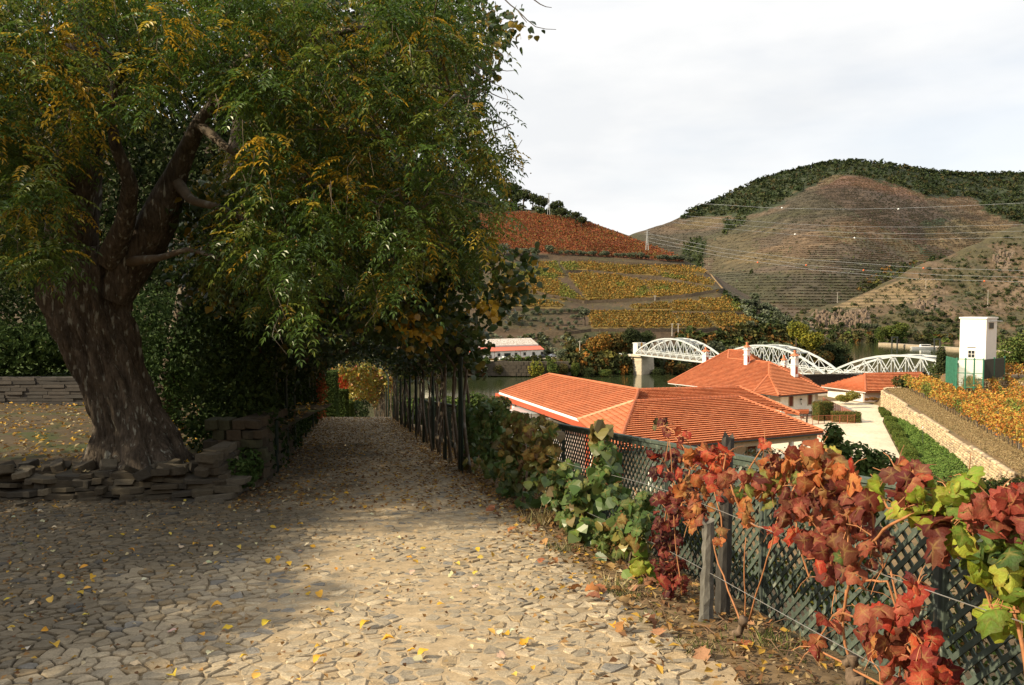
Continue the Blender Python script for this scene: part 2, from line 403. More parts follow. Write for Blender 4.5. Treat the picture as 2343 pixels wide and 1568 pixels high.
def colB(X, Y, Z, PX, PY):
    n = VNO.f(X*0.012, Y*0.012, 5)[..., None]; n2 = VNO.f(X*0.08, Y*0.08, 3)[..., None]
    c = np.array((0.084, 0.062, 0.040))*(1+0.22*n2)
    c = np.where(n > 0.12, np.array((0.074, 0.060, 0.032))*(1+0.2*n2), c)
    r = inpoly(PX, PY, [(1860, 440), (1930, 402), (2040, 410), (2130, 470), (2200, 520), (2100, 560), (1980, 500)])[..., None]
    c = np.where(r, np.array((0.088, 0.054, 0.037))*(1+0.25*n2), c)
    y = inpoly(PX, PY, [(2110, 520), (2200, 500), (2320, 515), (2200, 580), (2120, 560)])[..., None]
    c = np.where(y, np.array((0.13, 0.09, 0.045))*(1+0.2*n2), c)
    pw = VNO.f(X*0.0045+3, Y*0.0045+Z*.01, 2)[..., None]
    c = np.where(pw > .35, c*np.array((1.35, 1.25, 1.15)), c); c = np.where(pw < -.35, c*np.array((.72, .82, .8)), c)
    low = (PY > 690)[..., None]; c = np.where(low, c*0.85, c)
    st = np.sin(Z*0.85+0.6*n[..., 0])[..., None]*sstep(-10, 60, Z)[..., None]
    c = c*(1+0.28*st)
    jx = PX+9*n2[..., 0]; jy = PY+7*n[..., 0]
    w = inpoly(jx, jy, WOOD_B)[..., None]; c = np.where(w, np.array((0.032, 0.042, 0.018))*(1+0.4*n2), c)
    for q in ([(1655, 503), (1712, 500), (1700, 515), (1655, 538)], [(1560, 562), (1600, 545), (1612, 560), (1604, 612), (1565, 605)], [(2090, 560), (2180, 590), (2190, 610), (2120, 600)], [(1990, 625), (2120, 600), (2150, 640), (2080, 650)], [(2100, 510), (2170, 500), (2165, 515), (2110, 520)]):
        c = np.where(inpoly(jx, jy, q)[..., None], np.array((0.034, 0.044, 0.02))*(1+0.4*n2), c)
    return np.clip(c, 0.008, 1)
M_HILLB = mat('far_hill_soil', src='col', rough=0.95, nscale=0.05, namt=0.3, nscale2=0.25, namt2=0.3, bump=3.0, bscale=0.12)
HB.mesh('mountain', M_HILLB, colB, kind='structure')

vC = [1740, 1790, 1850, 1960, 2040, 2100, 2160, 2230, 2300, 2342, 2450, 2650]
HC = Loft(vC, [
    (None, [690, 680, 665, 655, 650, 645, 640, 630, 620, 612, 600, 580], -31),
    (None, [694, 686, 672, 662, 657, 652, 647, 638, 629, 622, 611, 592], -26.5),
    (None, [700, 700, 685, 678, 676, 674, 672, 668, 662, 655, 645, 630], -21),
    ([757, 752, 742, 728, 725, 722, 720, 718, 716, 714, 705, 690], [703, 706, 700, 700, 705, 708, 710, 712, 715, 718, 720, 720], None),
    ([752, 745, 732, 705, 690, 678, 668, 655, 645, 640, 620, 600], [706, 712, 725, 750, 765, 775, 790, 805, 815, 820, 830, 840], None),
    ([748, 733, 714, 675, 640, 610, 586, 556, 530, 515, 470, 430], [710, 722, 745, 790, 830, 860, 890, 930, 970, 990, 1020, 1050], None)],
    240, [2, 4, 14, 18, 30], amp=3.0, nfreq=0.02, behind=(250, -50))
def colC(X, Y, Z, PX, PY):
    n = VNO.f(X*0.03, Y*0.03, 5)[..., None]; n2 = VNO.f(X*0.25, Y*0.25, 3)[..., None]
    c = np.array((0.105, 0.072, 0.040))*(1+0.25*n2)
    c = np.where(n > -0.05, np.array((0.07, 0.06, 0.028))*(1+0.25*n2), c)
    c = np.where(n < -0.75, np.array((0.15, 0.105, 0.065))*(1+0.2*n2), c)
    t = inpoly(PX, PY, [(1900, 705), (1960, 680), (2060, 640), (2150, 640), (2120, 690), (2040, 700)])[..., None]
    c = np.where(t, np.array((0.16, 0.115, 0.06))*(1+0.4*np.sin(Z*2.0)[..., None]), c)
    k = inpoly(PX, PY+6*n2[..., 0], [(1840, 725), (1880, 712), (1990, 712), (1990, 752), (1880, 754), (1850, 748)])[..., None]
    c = np.where(k, np.array((0.15, 0.112, 0.085))*(1+0.45*n2), c)
    for q in ([(2270, 575), (2320, 575), (2310, 620), (2280, 612)], [(2090, 690), (2150, 690), (2140, 715), (2095, 712)]):
        c = np.where(inpoly(PX+5*n2[..., 0], PY, q)[..., None], np.array((0.17, 0.125, 0.085))*(1+0.4*n2), c)
    return np.clip(c, 0.01, 1)
M_HILLC = mat('scrub_hill_soil', src='col', rough=0.95, nscale=0.12, namt=0.3, nscale2=0.8, namt2=0.3, bump=1.2, bscale=0.3)
HC.mesh('rocky_hillside', M_HILLC, colC, kind='structure')
# land on the right shore behind the tower
def right_land(X, Y): return -10-0.1*(Y-120)+0*X
gx2 = np.linspace(92, 300, 30); gy2 = np.linspace(110, 205, 24); X2, Y2 = np.meshgrid(gx2, gy2)
Z2 = np.where(Y2 > 190, -31, -17-6*sstep(110, 190, Y2))+0.6*VNO.f(X2*.1, Y2*.1, 3)
grid_mesh('far_bank_ground', X2, Y2, Z2, M_GROUND, kind='structure')

# unseen hillside added behind the viewer to hold back sky light
bx_ = np.linspace(-260, 200, 40); by_ = np.linspace(-240, -9, 40); BX, BY = np.meshgrid(bx_, by_); BZ = 0.6+np.maximum(0, -BY-9)*.42-.004*np.maximum(0, BX)+1.5*VNO.f(BX*.03, BY*.03, 3)*sstep(-9, -30, BY)
grid_mesh('hillside', BX, BY, np.where(BY > -10, -.2, BZ), M_GROUND, kind='structure')
# ================================================================== VEGETATION FAR AWAY
M_FOL = mat('foliage', src='col', rough=0.75, nscale=3, namt=0.0, trans=0.22, spec=0.15, objvar=0.18)
M_FOLS = mat('foliage_mass', src='col', rough=0.75, nscale=3, namt=0.0, trans=0.2, spec=0.12)
M_BARKD = mat('dark_bark', (0.07, 0.055, 0.04), 0.95, nscale=3, namt=0.3, bump=0.02)
P_OLIVE = [((0.12, 0.14, 0.085), 3), ((0.16, 0.18, 0.12), 2), ((0.08, 0.10, 0.05), 2)]
P_DARK = [((0.035, 0.05, 0.018), 4), ((0.055, 0.07, 0.025), 2), ((0.075, 0.085, 0.03), 1)]
P_GREEN = [((0.07, 0.11, 0.025), 4), ((0.11, 0.15, 0.035), 2), ((0.045, 0.07, 0.02), 2)]
P_YELL = [((0.28, 0.24, 0.03), 4), ((0.18, 0.2, 0.03), 3), ((0.36, 0.28, 0.03), 1)]
P_ORNG = [((0.26, 0.12, 0.025), 4), ((0.2, 0.14, 0.03), 3), ((0.11, 0.11, 0.03), 3), ((0.32, 0.10, 0.02), 1)]
P_REDV = [((0.25, 0.072, 0.032), 4), ((0.27, 0.11, 0.036), 3), ((0.18, 0.13, 0.04), 2.5), ((0.17, 0.052, 0.028), 2.5)]
P_YELV = [((0.30, 0.195, 0.045), 4), ((0.24, 0.17, 0.045), 3), ((0.15, 0.14, 0.04), 2), ((0.34, 0.17, 0.04), 2)]
P_MIXA = [((0.055, 0.06, 0.022), 4), ((0.09, 0.085, 0.028), 3), ((0.17, 0.09, 0.025), 2), ((0.13, 0.12, 0.03), 1)]
def puff(n, leaf, pal, lobes=5, flat=0.9, seed=0):
    """unit crown (radius about 1, centre 0) of n leaf diamonds gathered in lobes"""
    g = np.random.default_rng(seed)
    lc = g.normal(size=(lobes, 3)); lc /= np.linalg.norm(lc, axis=1, keepdims=True); lc *= g.uniform(0.25, 0.6, (lobes, 1)); lc[:, 2] *= 0.8
    lr = g.uniform(0.38, 0.6, lobes)
    k = g.integers(0, lobes, n); d = g.normal(size=(n, 3)); d /= np.linalg.norm(d, axis=1, keepdims=True)
    r = g.uniform(0.45, 1.0, (n, 1))**0.5
    p = lc[k]+d*lr[k][:, None]*r; p[:, 2] *= flat
    nrm = d+0.6*g.normal(size=(n, 3)); dr = np.cross(nrm, g.normal(size=(n, 3)))
    cs = np.array([c for c, w in pal]); w = np.array([w for c, w in pal], float); w /= w.sum()
    lobcol = cs[g.choice(len(cs), lobes, p=w)]; own = cs[g.choice(len(cs), n, p=w)]
    col = (0.5*lobcol[k]+0.5*own)*g.uniform(0.75, 1.25, (n, 1))
    return leaf_arrays(p-norm(dr)*leaf*0.5, dr, nrm, leaf*g.uniform(0.7, 1.3, n), leaf*0.8, col)
def puffmesh(name, n, leaf, pal, lobes=5, flat=0.9, seed=0, m=None):
    V, F, C = puff(n, leaf, pal, lobes, flat, seed); return npmesh(name, V, F, m or M_FOL, C)
def trunkmesh(seed=0, n=5):
    g = random.Random(seed); mb = MB(); top = Vector((g.uniform(-.1, .1), g.uniform(-.1, .1), 1))
    mb.tube([(0, 0, -0.08), (g.uniform(-.04, .04), 0, .35), top*0.7, top], [.085, .065, .05, .03], n)
    for k in range(3):
        a = g.uniform(0, 6.3); b = Vector((0, 0, .45+.12*k)); mb.tube([b, b+Vector((math.cos(a)*.18, math.sin(a)*.18, .25)), b+Vector((math.cos(a)*.4, math.sin(a)*.4, .5))], [.04, .028, .012], 4)
    return mb.mesh('trunk', M_BARKD, True)
TRUNKS = [trunkmesh(s) for s in range(3)]
OLIVES = [puffmesh('crown', 260, 0.30, P_OLIVE, 5, 0.95, s) for s in range(4)]
DARKS = [puffmesh('crown', 420, 0.26, P_DARK, 7, 0.85, 10+s) for s in range(4)]
BUSHES = [puffmesh('foliage', 260, 0.30, P_GREEN, 5, 0.8, 20+s) for s in range(3)]
SCRUBS = [puffmesh('foliage', 150, 0.36, P_DARK, 4, 0.75, 30+s) for s in range(4)]
def tree(name, loc, h, r, crown, label, cat='tree', group=None, trunkfrac=0.35, rz=0.0):
    t = empty(name, loc, label=label, cat=cat, group=group); t.rotation_euler.z = rz
    a = obj('trunk', random.choice(TRUNKS), t); a.scale = (h*0.55, h*0.55, h*0.8)
    c = obj('crown', crown, t, loc=(0, 0, h-r*0.85)); rzv = (h*(1-trunkfrac))/2
    c.location.z = h-rzv; c.scale = (r*1.12, r*1.12, rzv*1.25)
    return t
def bush(name, loc, r, h, mesh, label, cat='bush', group=None):
    o = obj(name, mesh, loc=(loc[0], loc[1], loc[2]+h*0.42), label=label, cat=cat, group=group)
    o.scale = (r, r, h*0.6); o.rotation_euler.z = random.uniform(0, 6.3); return o
# ---- vine rows on the near hill
def hill_rows(loft, poly, pal, name, label, dz=1.2, size=1.3, hgt=1.3, k=5, zoff=0.0):
    PX, PY = loft.pix(); xs = [p[0] for p in poly]; ys = [p[1] for p in poly]
    pts = []
    step = 3.2
    for px in np.arange(min(xs), max(xs), step):
        i = (px-loft.vx[0])/(loft.vx[-1]-loft.vx[0])*(len(loft.vx)-1); i0 = int(i); t = i-i0
        c = loft.G[:loft.ncrest+1, i0]*(1-t)+loft.G[:loft.ncrest+1, i0+1]*t
        z = np.maximum.accumulate(c[:, 2]+np.arange(len(c))*1e-6)
        lv = np.arange(math.ceil(z[6]/dz)*dz, z[-1], dz)+zoff
        X = np.interp(lv, z, c[:, 0]); Y = np.interp(lv, z, c[:, 1])
        f = Y*CP-(lv-1.6)*SP; u = Y*SP+(lv-1.6)*CP; yy = 784-FPX*u/f; xx = 1171+FPX*X/f
        m = inpoly(xx, yy, poly)
        for a, b, d in zip(X[m], Y[m], lv[m]): pts.append((a, b, d))
    P = np.array(pts); n = len(P)
    if n == 0: return
    P = np.repeat(P, k, 0); N = len(P)
    P += RNG.uniform(-1, 1, (N, 3))*np.array((0.55, 0.28, 0.0)); P[:, 2] += RNG.uniform(0.15, hgt, N)
    D = rnd_unit(N); D[:, 1] *= 0.6; D[:, 2] = np.abs(D[:, 2])*0.7; NN = rnd_unit(N)
    patch = VNO.f(P[:, 0]*0.03, P[:, 1]*0.03, 3)
    col = pick(pal, N, 0.25); col = col*(1+0.22*patch[:, None]); g = (patch > 0.75)[:, None]; col = np.where(g, col*np.array((0.6, 0.95, 0.9)), col)
    V, F, C = leaf_arrays(P, D, NN, RNG.uniform(0.6, 1.2, N)*size, size*0.75, np.clip(col, .01, 1))
    obj(name, npmesh(name, V, F, M_FOLS, C), label=label, kind='stuff')
hill_rows(HA, F_RED, P_REDV, 'vineyard_rows', 'rows of red autumn vines on the upper hill slope', dz=1.25)
for i, q in enumerate(F_YEL):
    hill_rows(HA, q, P_YELV, 'vineyard_rows', 'golden vine rows on a terrace of the lower hill')
# dark break lines of bushes down the red field
def zz(x, y): return 968+x*0.2949, 302.5+y*0.2949
def zz2(x, y): return 1655+x*0.2949, 302.5+y*0.2949
def woods(loft, poly, n, pal, size, k, name, label, hgt=1.0, kind='stuff', jitter=0.6, lsize=0.55):
    xs = [p[0] for p in poly]; ys = [p[1] for p in poly]; pts = []
    while len(pts) < n:
        x = random.uniform(min(xs), max(xs)); y = random.uniform(min(ys), max(ys))
        if inpoly(np.array(x), np.array(y), poly): pts.append(loft.at(x, y))
    B = np.array(pts); s = RNG.uniform(0.6, 1.25, n)*size
    Ci = np.repeat(np.arange(n), k); d = rnd_unit(n*k); d[:, 2] = np.abs(d[:, 2])*1.2-0.15
    P = B[Ci]+d*s[Ci][:, None]*np.array((jitter, jitter, hgt))*RNG.uniform(0.5, 1, (n*k, 1))
    base = pick(pal, n, 0.3); col = base[Ci]*RNG.uniform(0.75, 1.3, (n*k, 1))
    nn = d+0.5*rnd_unit(n*k)
    V, F, C = leaf_arrays(P, np.cross(nn, rnd_unit(n*k)), nn, s[Ci]*lsize*RNG.uniform(.7, 1.3, n*k), s[Ci]*lsize*0.85, col)
    return obj(name, npmesh(name, V, F, M_FOLS, C), label=label, kind=kind)
brk = [((780, 645), (1420, 960)), ((530, 790), (860, 915)), ((1250, 690), (1750, 960))]
for (a, b) in brk:
    A = zz(*a); B = zz(*b); poly = [(A[0]-2, A[1]), (A[0]+3, A[1]-1), (B[0]+3, B[1]-1), (B[0]-2, B[1])]
    woods(HA, poly, 45, P_DARK, 1.5, 12, 'hedge_line', 'dark bushes dividing the red vineyard', hgt=0.9)
# terrace walls
M_TWALL = mat('terrace_stone', (0.10, 0.075, 0.05), 0.95, nscale=0.8, namt=0.4, nscale2=4, namt2=0.4, bump=0.15, bscale=2)
M_TPATH = mat('terrace_track', (0.24, 0.175, 0.10), 0.95, nscale=0.5, namt=0.25)
def terrace_wall(loft, pts, h, label, wtop=2.0):
    P = []
    for i in range(len(pts)-1):
        n = max(2, int(abs(pts[i+1][0]-pts[i][0])/6))
        for j in range(n): P.append(loft.at(lerp(pts[i][0], pts[i+1][0], j/n), lerp(pts[i][1], pts[i+1][1], j/n)))
    P.append(loft.at(*pts[-1]))
    t = empty('terrace_wall', P[len(P)//2], label=label, cat='wall'); o = P[len(P)//2]
    f = MB(); g = MB()
    for i in range(len(P)-1):
        a, b = P[i]-o, P[i+1]-o; q = Vector((0, -1.0, 0)); bk = Vector((0, wtop, 0))
        za = h*0.45*(1+0.12*math.sin(i*1.7)); zb = h*0.45*(1+0.12*math.sin(i*1.7+1.7)); dn = Vector((0, 0, -h*0.75))
        f.add([a+q+dn, b+q+dn, b+q+Vector((0, 0, zb)), a+q+Vector((0, 0, za)), b+Vector((0, .1, zb)), a+Vector((0, .1, za))], [(0, 1, 2, 3), (3, 2, 4, 5)])
        g.add([a+q*.2+Vector((0, 0, za+.02)), b+q*.2+Vector((0, 0, zb+.02)), b+bk+Vector((0, 0, .5)), a+bk+Vector((0, 0, .5))], [(0, 1, 2, 3)])
    f.build('stone_face', M_TWALL, t); g.build('track', M_TPATH, t)
terrace_wall(HA, [(1198, 664), (1260, 680), (1336, 694), (1420, 690), (1498, 686), (1580, 678), (1655, 665)], 3.4, 'long stone terrace wall with a pale track below the large golden field', 3)
terrace_wall(HA, [(1295, 624), (1351, 622), (1410, 629), (1513, 638), (1605, 655)], 2.6, 'stone terrace wall above the large golden vine field', 0.8)
terrace_wall(HA, [(1322, 598), (1400, 603), (1498, 608), (1585, 610)], 2.8, 'stone wall under the row of olives below the red vineyard', 1)
terrace_wall(HA, [(1100, 711), (1220, 710), (1351, 714), (1450, 712)], 2.0, 'stone wall above the young olive grove', 0.8)
terrace_wall(HA, [(1445, 713), (1560, 716), (1655, 718), (1715, 720)], 1.8, 'stone wall above the lowest golden vines', 1)
terrace_wall(HA, [(1120, 757), (1200, 760), (1290, 766), (1351, 758), (1440, 757), (1528, 757), (1600, 758), (1655, 754), (1725, 748)], 3.0, 'lowest stone terrace wall with a track under the olive grove', 2.2)
terrace_wall(HA, [(1600, 617), (1625, 630), (1650, 660), (1662, 672)], 2.2, 'short stone wall curving round the right end of the hill', 1.5)
# olives along the break
for _i, (x, y, s) in enumerate([(535, 950, 1.2), (590, 955, 1.2), (630, 950, 1.9), (690, 955, 1.3), (750, 955, 1.5), (800, 958, 1.3), (865, 968, 1.7), (990, 945, 1.6), (1070, 948, .8), (1120, 948, .9), (1165, 950, .9), (1210, 952, .9), (1245, 954, .9), (1290, 956, 1), (1317, 956, 1.0), (1390, 962, .9), (1420, 962, 1.2), (1505, 966, .9), (1550, 969, .9), (1600, 974, 1), (1640, 977, 1.1), (1690, 980, 1.2), (1735, 982, .8), (1830, 990, .9), (1860, 992, 1.2), (1892, 993, 1.1), (1925, 995, 1.1), (1955, 996, 1.1), (1985, 998, 1.2), (2015, 1000, 1.1), (2045, 1003, 1), (2072, 1006, 1)]):
    px, py = zz(x, y+8); p = HA.at(px, py)
    tree('olive_tree', p-Vector((0, 0, .3)), 4.6*s, 2.6*s, random.choice(OLIVES), 'grey green olive between the red and golden vineyards, %s of the row from the left' % nth(_i), group='olives between the red and golden fields', trunkfrac=.2, rz=random.uniform(0, 6))
for _i, (x, y, s) in enumerate([(655, 1418, .8), (715, 1422, .9), (775, 1418, .8), (843, 1413, 1), (900, 1410, .9), (957, 1408, .9), (1012, 1406, .9), (1070, 1403, .9), (1122, 1400, .9), (1177, 1398, .9), (1222, 1393, 1.1), (695, 1490, 1.8), (740, 1462, .8), (810, 1460, .9), (863, 1462, .9), (925, 1478, 1.1), (990, 1460, .6), (1045, 1454, .6), (1155, 1445, .9), (1200, 1442, .8), (837, 1502, .8), (772, 1496, .7), (960, 1502, .7), (1015, 1497, .7), (1068, 1494, .9), (1128, 1494, .7), (1180, 1487, .8), (1037, 1530, .8), (1100, 1533, .7), (1153, 1527, .9), (640, 1540, 1.), (545, 1440, 1.7)]):
    px, py = zz(x, y+6); p = HA.at(px, py)
    tree('olive_tree', p-Vector((0, 0, .3)), 3.6*s, 1.9*s, random.choice(OLIVES), '%s olive on the bare slope, %s in the %s line from its left' % ('larger pale' if s > 1.5 else 'small grey green', nth(_i if _i < 11 else _i-11 if _i < 20 else _i-20), 'upper' if _i < 11 else 'middle' if _i < 20 else 'lower'), group='young olives of the grove', trunkfrac=.15, rz=random.uniform(0, 6))
px, py = zz(1252, 1500)
tree('olive_tree', HA.at(px, py), 9.5, 3.6, OLIVES[1], 'tall pale olive with a bare trunk at the right end of the young grove', trunkfrac=.4)
# crest trees
for _i, (x, y, s, lab) in enumerate([(590, 400, 1.4, 0), (680, 440, 1.7, 0), (780, 490, 1.5, 0), (850, 505, 1.1, 0), (900, 520, 1.1, 0), (940, 535, 1.0, 0), (1030, 585, 1.5, 1), (1070, 625, 1.2, 1), (1178, 645, .95, 2), (1228, 685, 1., 3), (640, 480, 1.3, 0), (720, 520, 1.2, 0)]):
    px, py = zz(x, y+10); p = atY(px, py, 650); g = HA.at(px, py+14); p = g if g.z < p.z else p
    h = (py+40-302)*0+9.5*s
    top = atY(px, zz(x, y-45*s)[1], p.y).z; h = max(6, top-p.z)
    L = ['dark round oak on the wooded hill crest above the red vineyard', 'dark oak on the crest just right of the small mast', 'lone dark oak with bare trunk right of the crest wood', 'lowest dark bushy oak at the right end of the crest'][lab]
    if lab == 0: L = 'dark round oak on the crest above the red vineyard, %s from the left' % nth({0: 0, 10: 1, 1: 2, 11: 3, 2: 4}.get(_i, _i+2))
    if _i == 7: L = 'smaller dark oak just right of the one beside the mast'
    t = tree('oak_tree', p-Vector((0, 0, .5)), h, 4.6*s, random.choice(DARKS), L, group='oaks on the hill crest' if lab < 2 else None, trunkfrac=.3)
woods(HA, [(900, 350), (1000, 390), (1100, 440), (1150, 472), (1250, 482), (1320, 500), (1250, 492), (1200, 484), (1140, 488), (900, 498)], 420, P_DARK+[((0.10, 0.12, 0.065), 5)], 5.5, 26, 'woodland', 'grey green wood on the hill crest above the red vineyard', hgt=0.9)
# behind-the-crest wood rising to the left
woods(HA, [(300, 240), (800, 340), (1000, 370), (1140, 460), (1150, 472), (1000, 440), (300, 420)], 380, P_DARK+[((0.08, 0.10, 0.05), 3)], 7, 24, 'woodland', 'dark wood along the top of the near hill', hgt=1.1)
woods(HA, [(1020, 770), (1440, 770), (1440, 812), (1020, 812)], 150, P_MIXA+P_OLIVE, 2.6, 22, 'hillside_scrub', 'mixed scrub on the slope behind the white riverside building')
woods(HA, [(1555, 768), (1640, 765), (1700, 752), (1790, 762), (1860, 778), (1930, 800), (1944, 832), (1930, 850), (1780, 830), (1600, 800), (1555, 790)], 520, P_MIXA+[((0.05, 0.07, 0.02), 4)], 4.2, 26, 'riverside_wood', 'autumn wood of brown and green trees behind the bridge')
woods(HA, [(1640, 660), (1720, 700), (1790, 720), (1880, 765), (1860, 780), (1740, 752), (1700, 715)], 110, P_OLIVE+P_DARK, 3.2, 24, 'hillside_scrub', 'grey green scrub at the right end of the near hill')
woods(HA, [(1100, 560), (1560, 600), (1700, 700), (1720, 745), (1100, 760)], 500, P_DARK+P_YELV, 0.8, 7, 'hillside_scrub', 'small weeds scattered over the terraces')
for _i, (x, y, s) in enumerate([(250, 1300, 1.5), (160, 1335, 1.1), (200, 1340, 1.2), (250, 1345, 1.2), (220, 1385, .9), (320, 1375, 1.4), (350, 1390, 1.2), (300, 1445, .8), (400, 1440, 1.3), (440, 1465, 1.3), (480, 1480, 1.2), (200, 1500, 1.1), (290, 1372, 1.2)]):
    px, py = zz2(x, y+8); p = HA.at(px, py)
    bush('olive_bush', p, 3.1*s, 4.2*s, random.choice(OLIVES), 'grey olive bush at the right end of the near hill, %s in the cluster' % nth(_i), cat='bush', group='olive bushes at the right end of the near hill')
# far mountain wood
woods(HB, WOOD_B, 3600, [((0.03, 0.045, 0.018), 4), ((0.045, 0.055, 0.02), 3), ((0.07, 0.06, 0.025), 1)], 11, 7, 'forest', 'dark evergreen forest over the top of the far mountain', hgt=0.7, lsize=0.6)
woods(HB, [(1560, 562), (1600, 545), (1612, 560), (1604, 612), (1565, 605)], 70, P_DARK, 9, 7, 'forest', 'dark copse running down the left side of the far mountain', lsize=.6)
woods(HB, [(1655, 503), (1712, 500), (1700, 515), (1655, 538)], 50, P_DARK, 9, 7, 'forest', 'dark strip of trees below the forest edge on the left of the mountain', lsize=.6)
woods(HB, [(2085, 640), (2130, 590), (2180, 595), (2185, 625), (2150, 640)], 60, P_DARK, 9, 7, 'forest', 'small dark copse in the fold of the far mountain', lsize=.6)
woods(HB, [(1960, 660), (2050, 600), (2110, 600), (2160, 600), (2100, 640), (1990, 690)], 120, P_DARK+P_MIXA, 8, 7, 'forest', 'dark copse at the foot of the far mountain', lsize=.6)
woods(HB, [(1440, 560), (2000, 480), (2200, 520), (2150, 700), (1600, 700)], 500, P_DARK+P_OLIVE, 4, 5, 'mountain_scrub', 'thin scrub between the vineyard terraces of the mountain')
# rows of vines on the mountain as thin real terraces
def mountain_rows():
    P = []
    for px in np.arange(1480, 2330, 3.0):
        i = (px-HB.vx[0])/(HB.vx[-1]-HB.vx[0])*(len(HB.vx)-1); i0 = int(i); t = i-i0
        c = HB.G[:HB.ncrest+1, i0]*(1-t)+HB.G[:HB.ncrest+1, i0+1]*t
        z = np.maximum.accumulate(c[:, 2]+np.arange(len(c))*1e-6); lv = np.arange(-20, z[-1], 4.2)
        X = np.interp(lv, z, c[:, 0]); Y = np.interp(lv, z, c[:, 1]); f = Y*CP-(lv-1.6)*SP; u = Y*SP+(lv-1.6)*CP
        yy = 784-FPX*u/f; xx = 1171+FPX*X/f; m = ~inpoly(xx, yy, WOOD_B) & (yy > 405)
        for a in zip(X[m], Y[m], lv[m]): P.append(a)
    P = np.array(P); N = len(P); col = pick([((0.10, 0.071, 0.042), 3), ((0.11, 0.067, 0.042), 1), ((0.07, 0.062, 0.034), 2)], N, 0.25)
    pw = VNO.f(P[:, 0]*0.0045+3, P[:, 1]*0.0045+P[:, 2]*.01, 2)[:, None]; col = np.where(pw > .35, col*np.array((1.5, 1.32, 1.15)), col); col = np.where(pw < -.35, col*np.array((.65, .8, .8)), col)
    keep = RNG.uniform(0, 1, N) < .45+.55*(VNO.f(P[:, 0]*.02, P[:, 2]*.06, 2) > -.2); P = P[keep]; col = col[keep]; N = len(P)
    P += RNG.uniform(-1, 1, (N, 3))*np.array((1, 1, .3)); D = np.tile([1.0, 0, 0], (N, 1))+0.15*rnd_unit(N)
    V, F, C = leaf_arrays(P, D, np.tile([0, -1.0, .2], (N, 1)), 5.5, 2.2, col)
    obj('mountain_vine_rows', npmesh('mountain_vine_rows', V, F, M_FOLS, C), label='brown terraced vine rows on the far mountain', kind='stuff')
mountain_rows()
# scrub hillside on the right
PC = [(1800, 740), (1960, 690), (2160, 600), (2342, 530), (2640, 460), (2640, 780), (1900, 778), (1800, 762)]
def scrub_positions(n, poly):
    r = []; 
    while len(r) < n:
        x = random.uniform(1800, 2480); y = random.uniform(520, 778)
        if inpoly(np.array(x), np.array(y), poly) and not (1900 < x < 2060 and 645 < y < 700) and fbm(x*.02, y*.03) > -0.25: r.append((x, y))
    return r
for x, y in scrub_positions(295, PC):
    p = HC.at(x, y); s = random.uniform(0.7, 1.5)*(1.3 if y > 700 else 1)
    bush('scrub_bush', p, 2.4*s, 3.2*s, random.choice(SCRUBS+OLIVES[:1]), 'dark rounded bush on the dry rocky hillside across the river', group='bushes on the rocky hillside')
woods(HC, PC, 1500, P_DARK+[((.06, .06, .025), 3)], 2.6, 12, 'hillside_scrub', 'dark green and brown scrub clumps on the rocky hillside')
woods(HC, PC, 2300, P_DARK+[((0.11, 0.085, 0.04), 6), ((0.14, 0.10, 0.05), 3)], 1.5, 8, 'hillside_scrub', 'low dry scrub covering the rocky hillside')
woods(HC, [(1830, 700), (1800, 765), (1900, 775), (1960, 760), (1900, 720)], 60, P_DARK, 3.4, 24, 'hillside_scrub', 'dark bushes at the left foot of the rocky hillside')
woods(HC, [(1860, 768), (2200, 768), (2460, 775), (2460, 790), (1860, 786)], 120, P_MIXA+P_GREEN, 4, 26, 'riverside_wood', 'green trees lining the far water edge')
# rock cliff faces
M_ROCK = mat('cliff_rock', (0.155, 0.115, 0.083), 0.95, nscale=0.25, namt=0.35, nscale2=1.2, namt2=0.4, bump=0.8, bscale=0.7)
def cliff(px0, px1, py0, py1, n, label):
    mb = MB(); c = HC.at((px0+px1)/2, (py0+py1)/2)
    for _ in range(n):
        p = HC.at(random.uniform(px0, px1), random.uniform(py0, py1))-c
        w = random.uniform(1.2, 3.2); h = random.uniform(2, 6.5); k = random.randint(5, 7); a0 = random.uniform(0, 6)
        b = [(p.x+math.cos(a0+6.283*i/k)*w*random.uniform(.6, 1), p.y+math.sin(a0+6.283*i/k)*w*random.uniform(.6, 1), p.z-2) for i in range(k)]
        tt = [(q[0]*.0+p.x+(q[0]-p.x)*random.uniform(.4, .8), p.y+(q[1]-p.y)*.7+.5, p.z+h*random.uniform(.5, 1)) for q in b]
        mb.add(b+tt, [(i, (i+1) % k, k+(i+1) % k, k+i) for i in range(k)]+[tuple(range(k, 2*k))])
    mb.build('rock_outcrop', M_ROCK, loc=c, label=label, cat='rock')
cliff(1868, 1990, 718, 748, 130, 'long brown rock face above the far water')
cliff(2272, 2315, 580, 606, 30, 'pale rock outcrop high on the right hillside')
cliff(2095, 2140, 692, 712, 24, 'pale rock outcrop above the quay in the middle of the hillside')
# specimen trees by the water
BIGY = puffmesh('crown', 1500, 0.15, P_YELL+[((0.10, 0.13, 0.03), 2)], 9, 1.0, 50)
BIGO = puffmesh('crown', 1500, 0.15, P_ORNG, 9, 1.0, 51)
BIGG = puffmesh('crown', 1300, 0.15, P_GREEN+[((0.14, 0.15, 0.03), 2)], 9, 1.0, 52)
BIGD = puffmesh('crown', 1500, 0.15, P_DARK, 9, 1.0, 53)
BIGM = puffmesh('crown', 1500, 0.15, P_MIXA, 9, 1.0, 54)
def tree_px(name, px, ytop, ybot, D, wpx, crown, label, tf=.2, group=None):
    b = atY(px, ybot, D); h = atY(px, ytop, D).z-b.z; r = wpx/2*D/FPX*1.2
    return tree(name, b, h, r, crown, label, trunkfrac=tf, rz=random.uniform(0, 6), group=group)
tree_px('poplar_tree', 1822, 730, 792, 400, 42, BIGY, 'bright yellow tree on the wooded point, taller of the two')
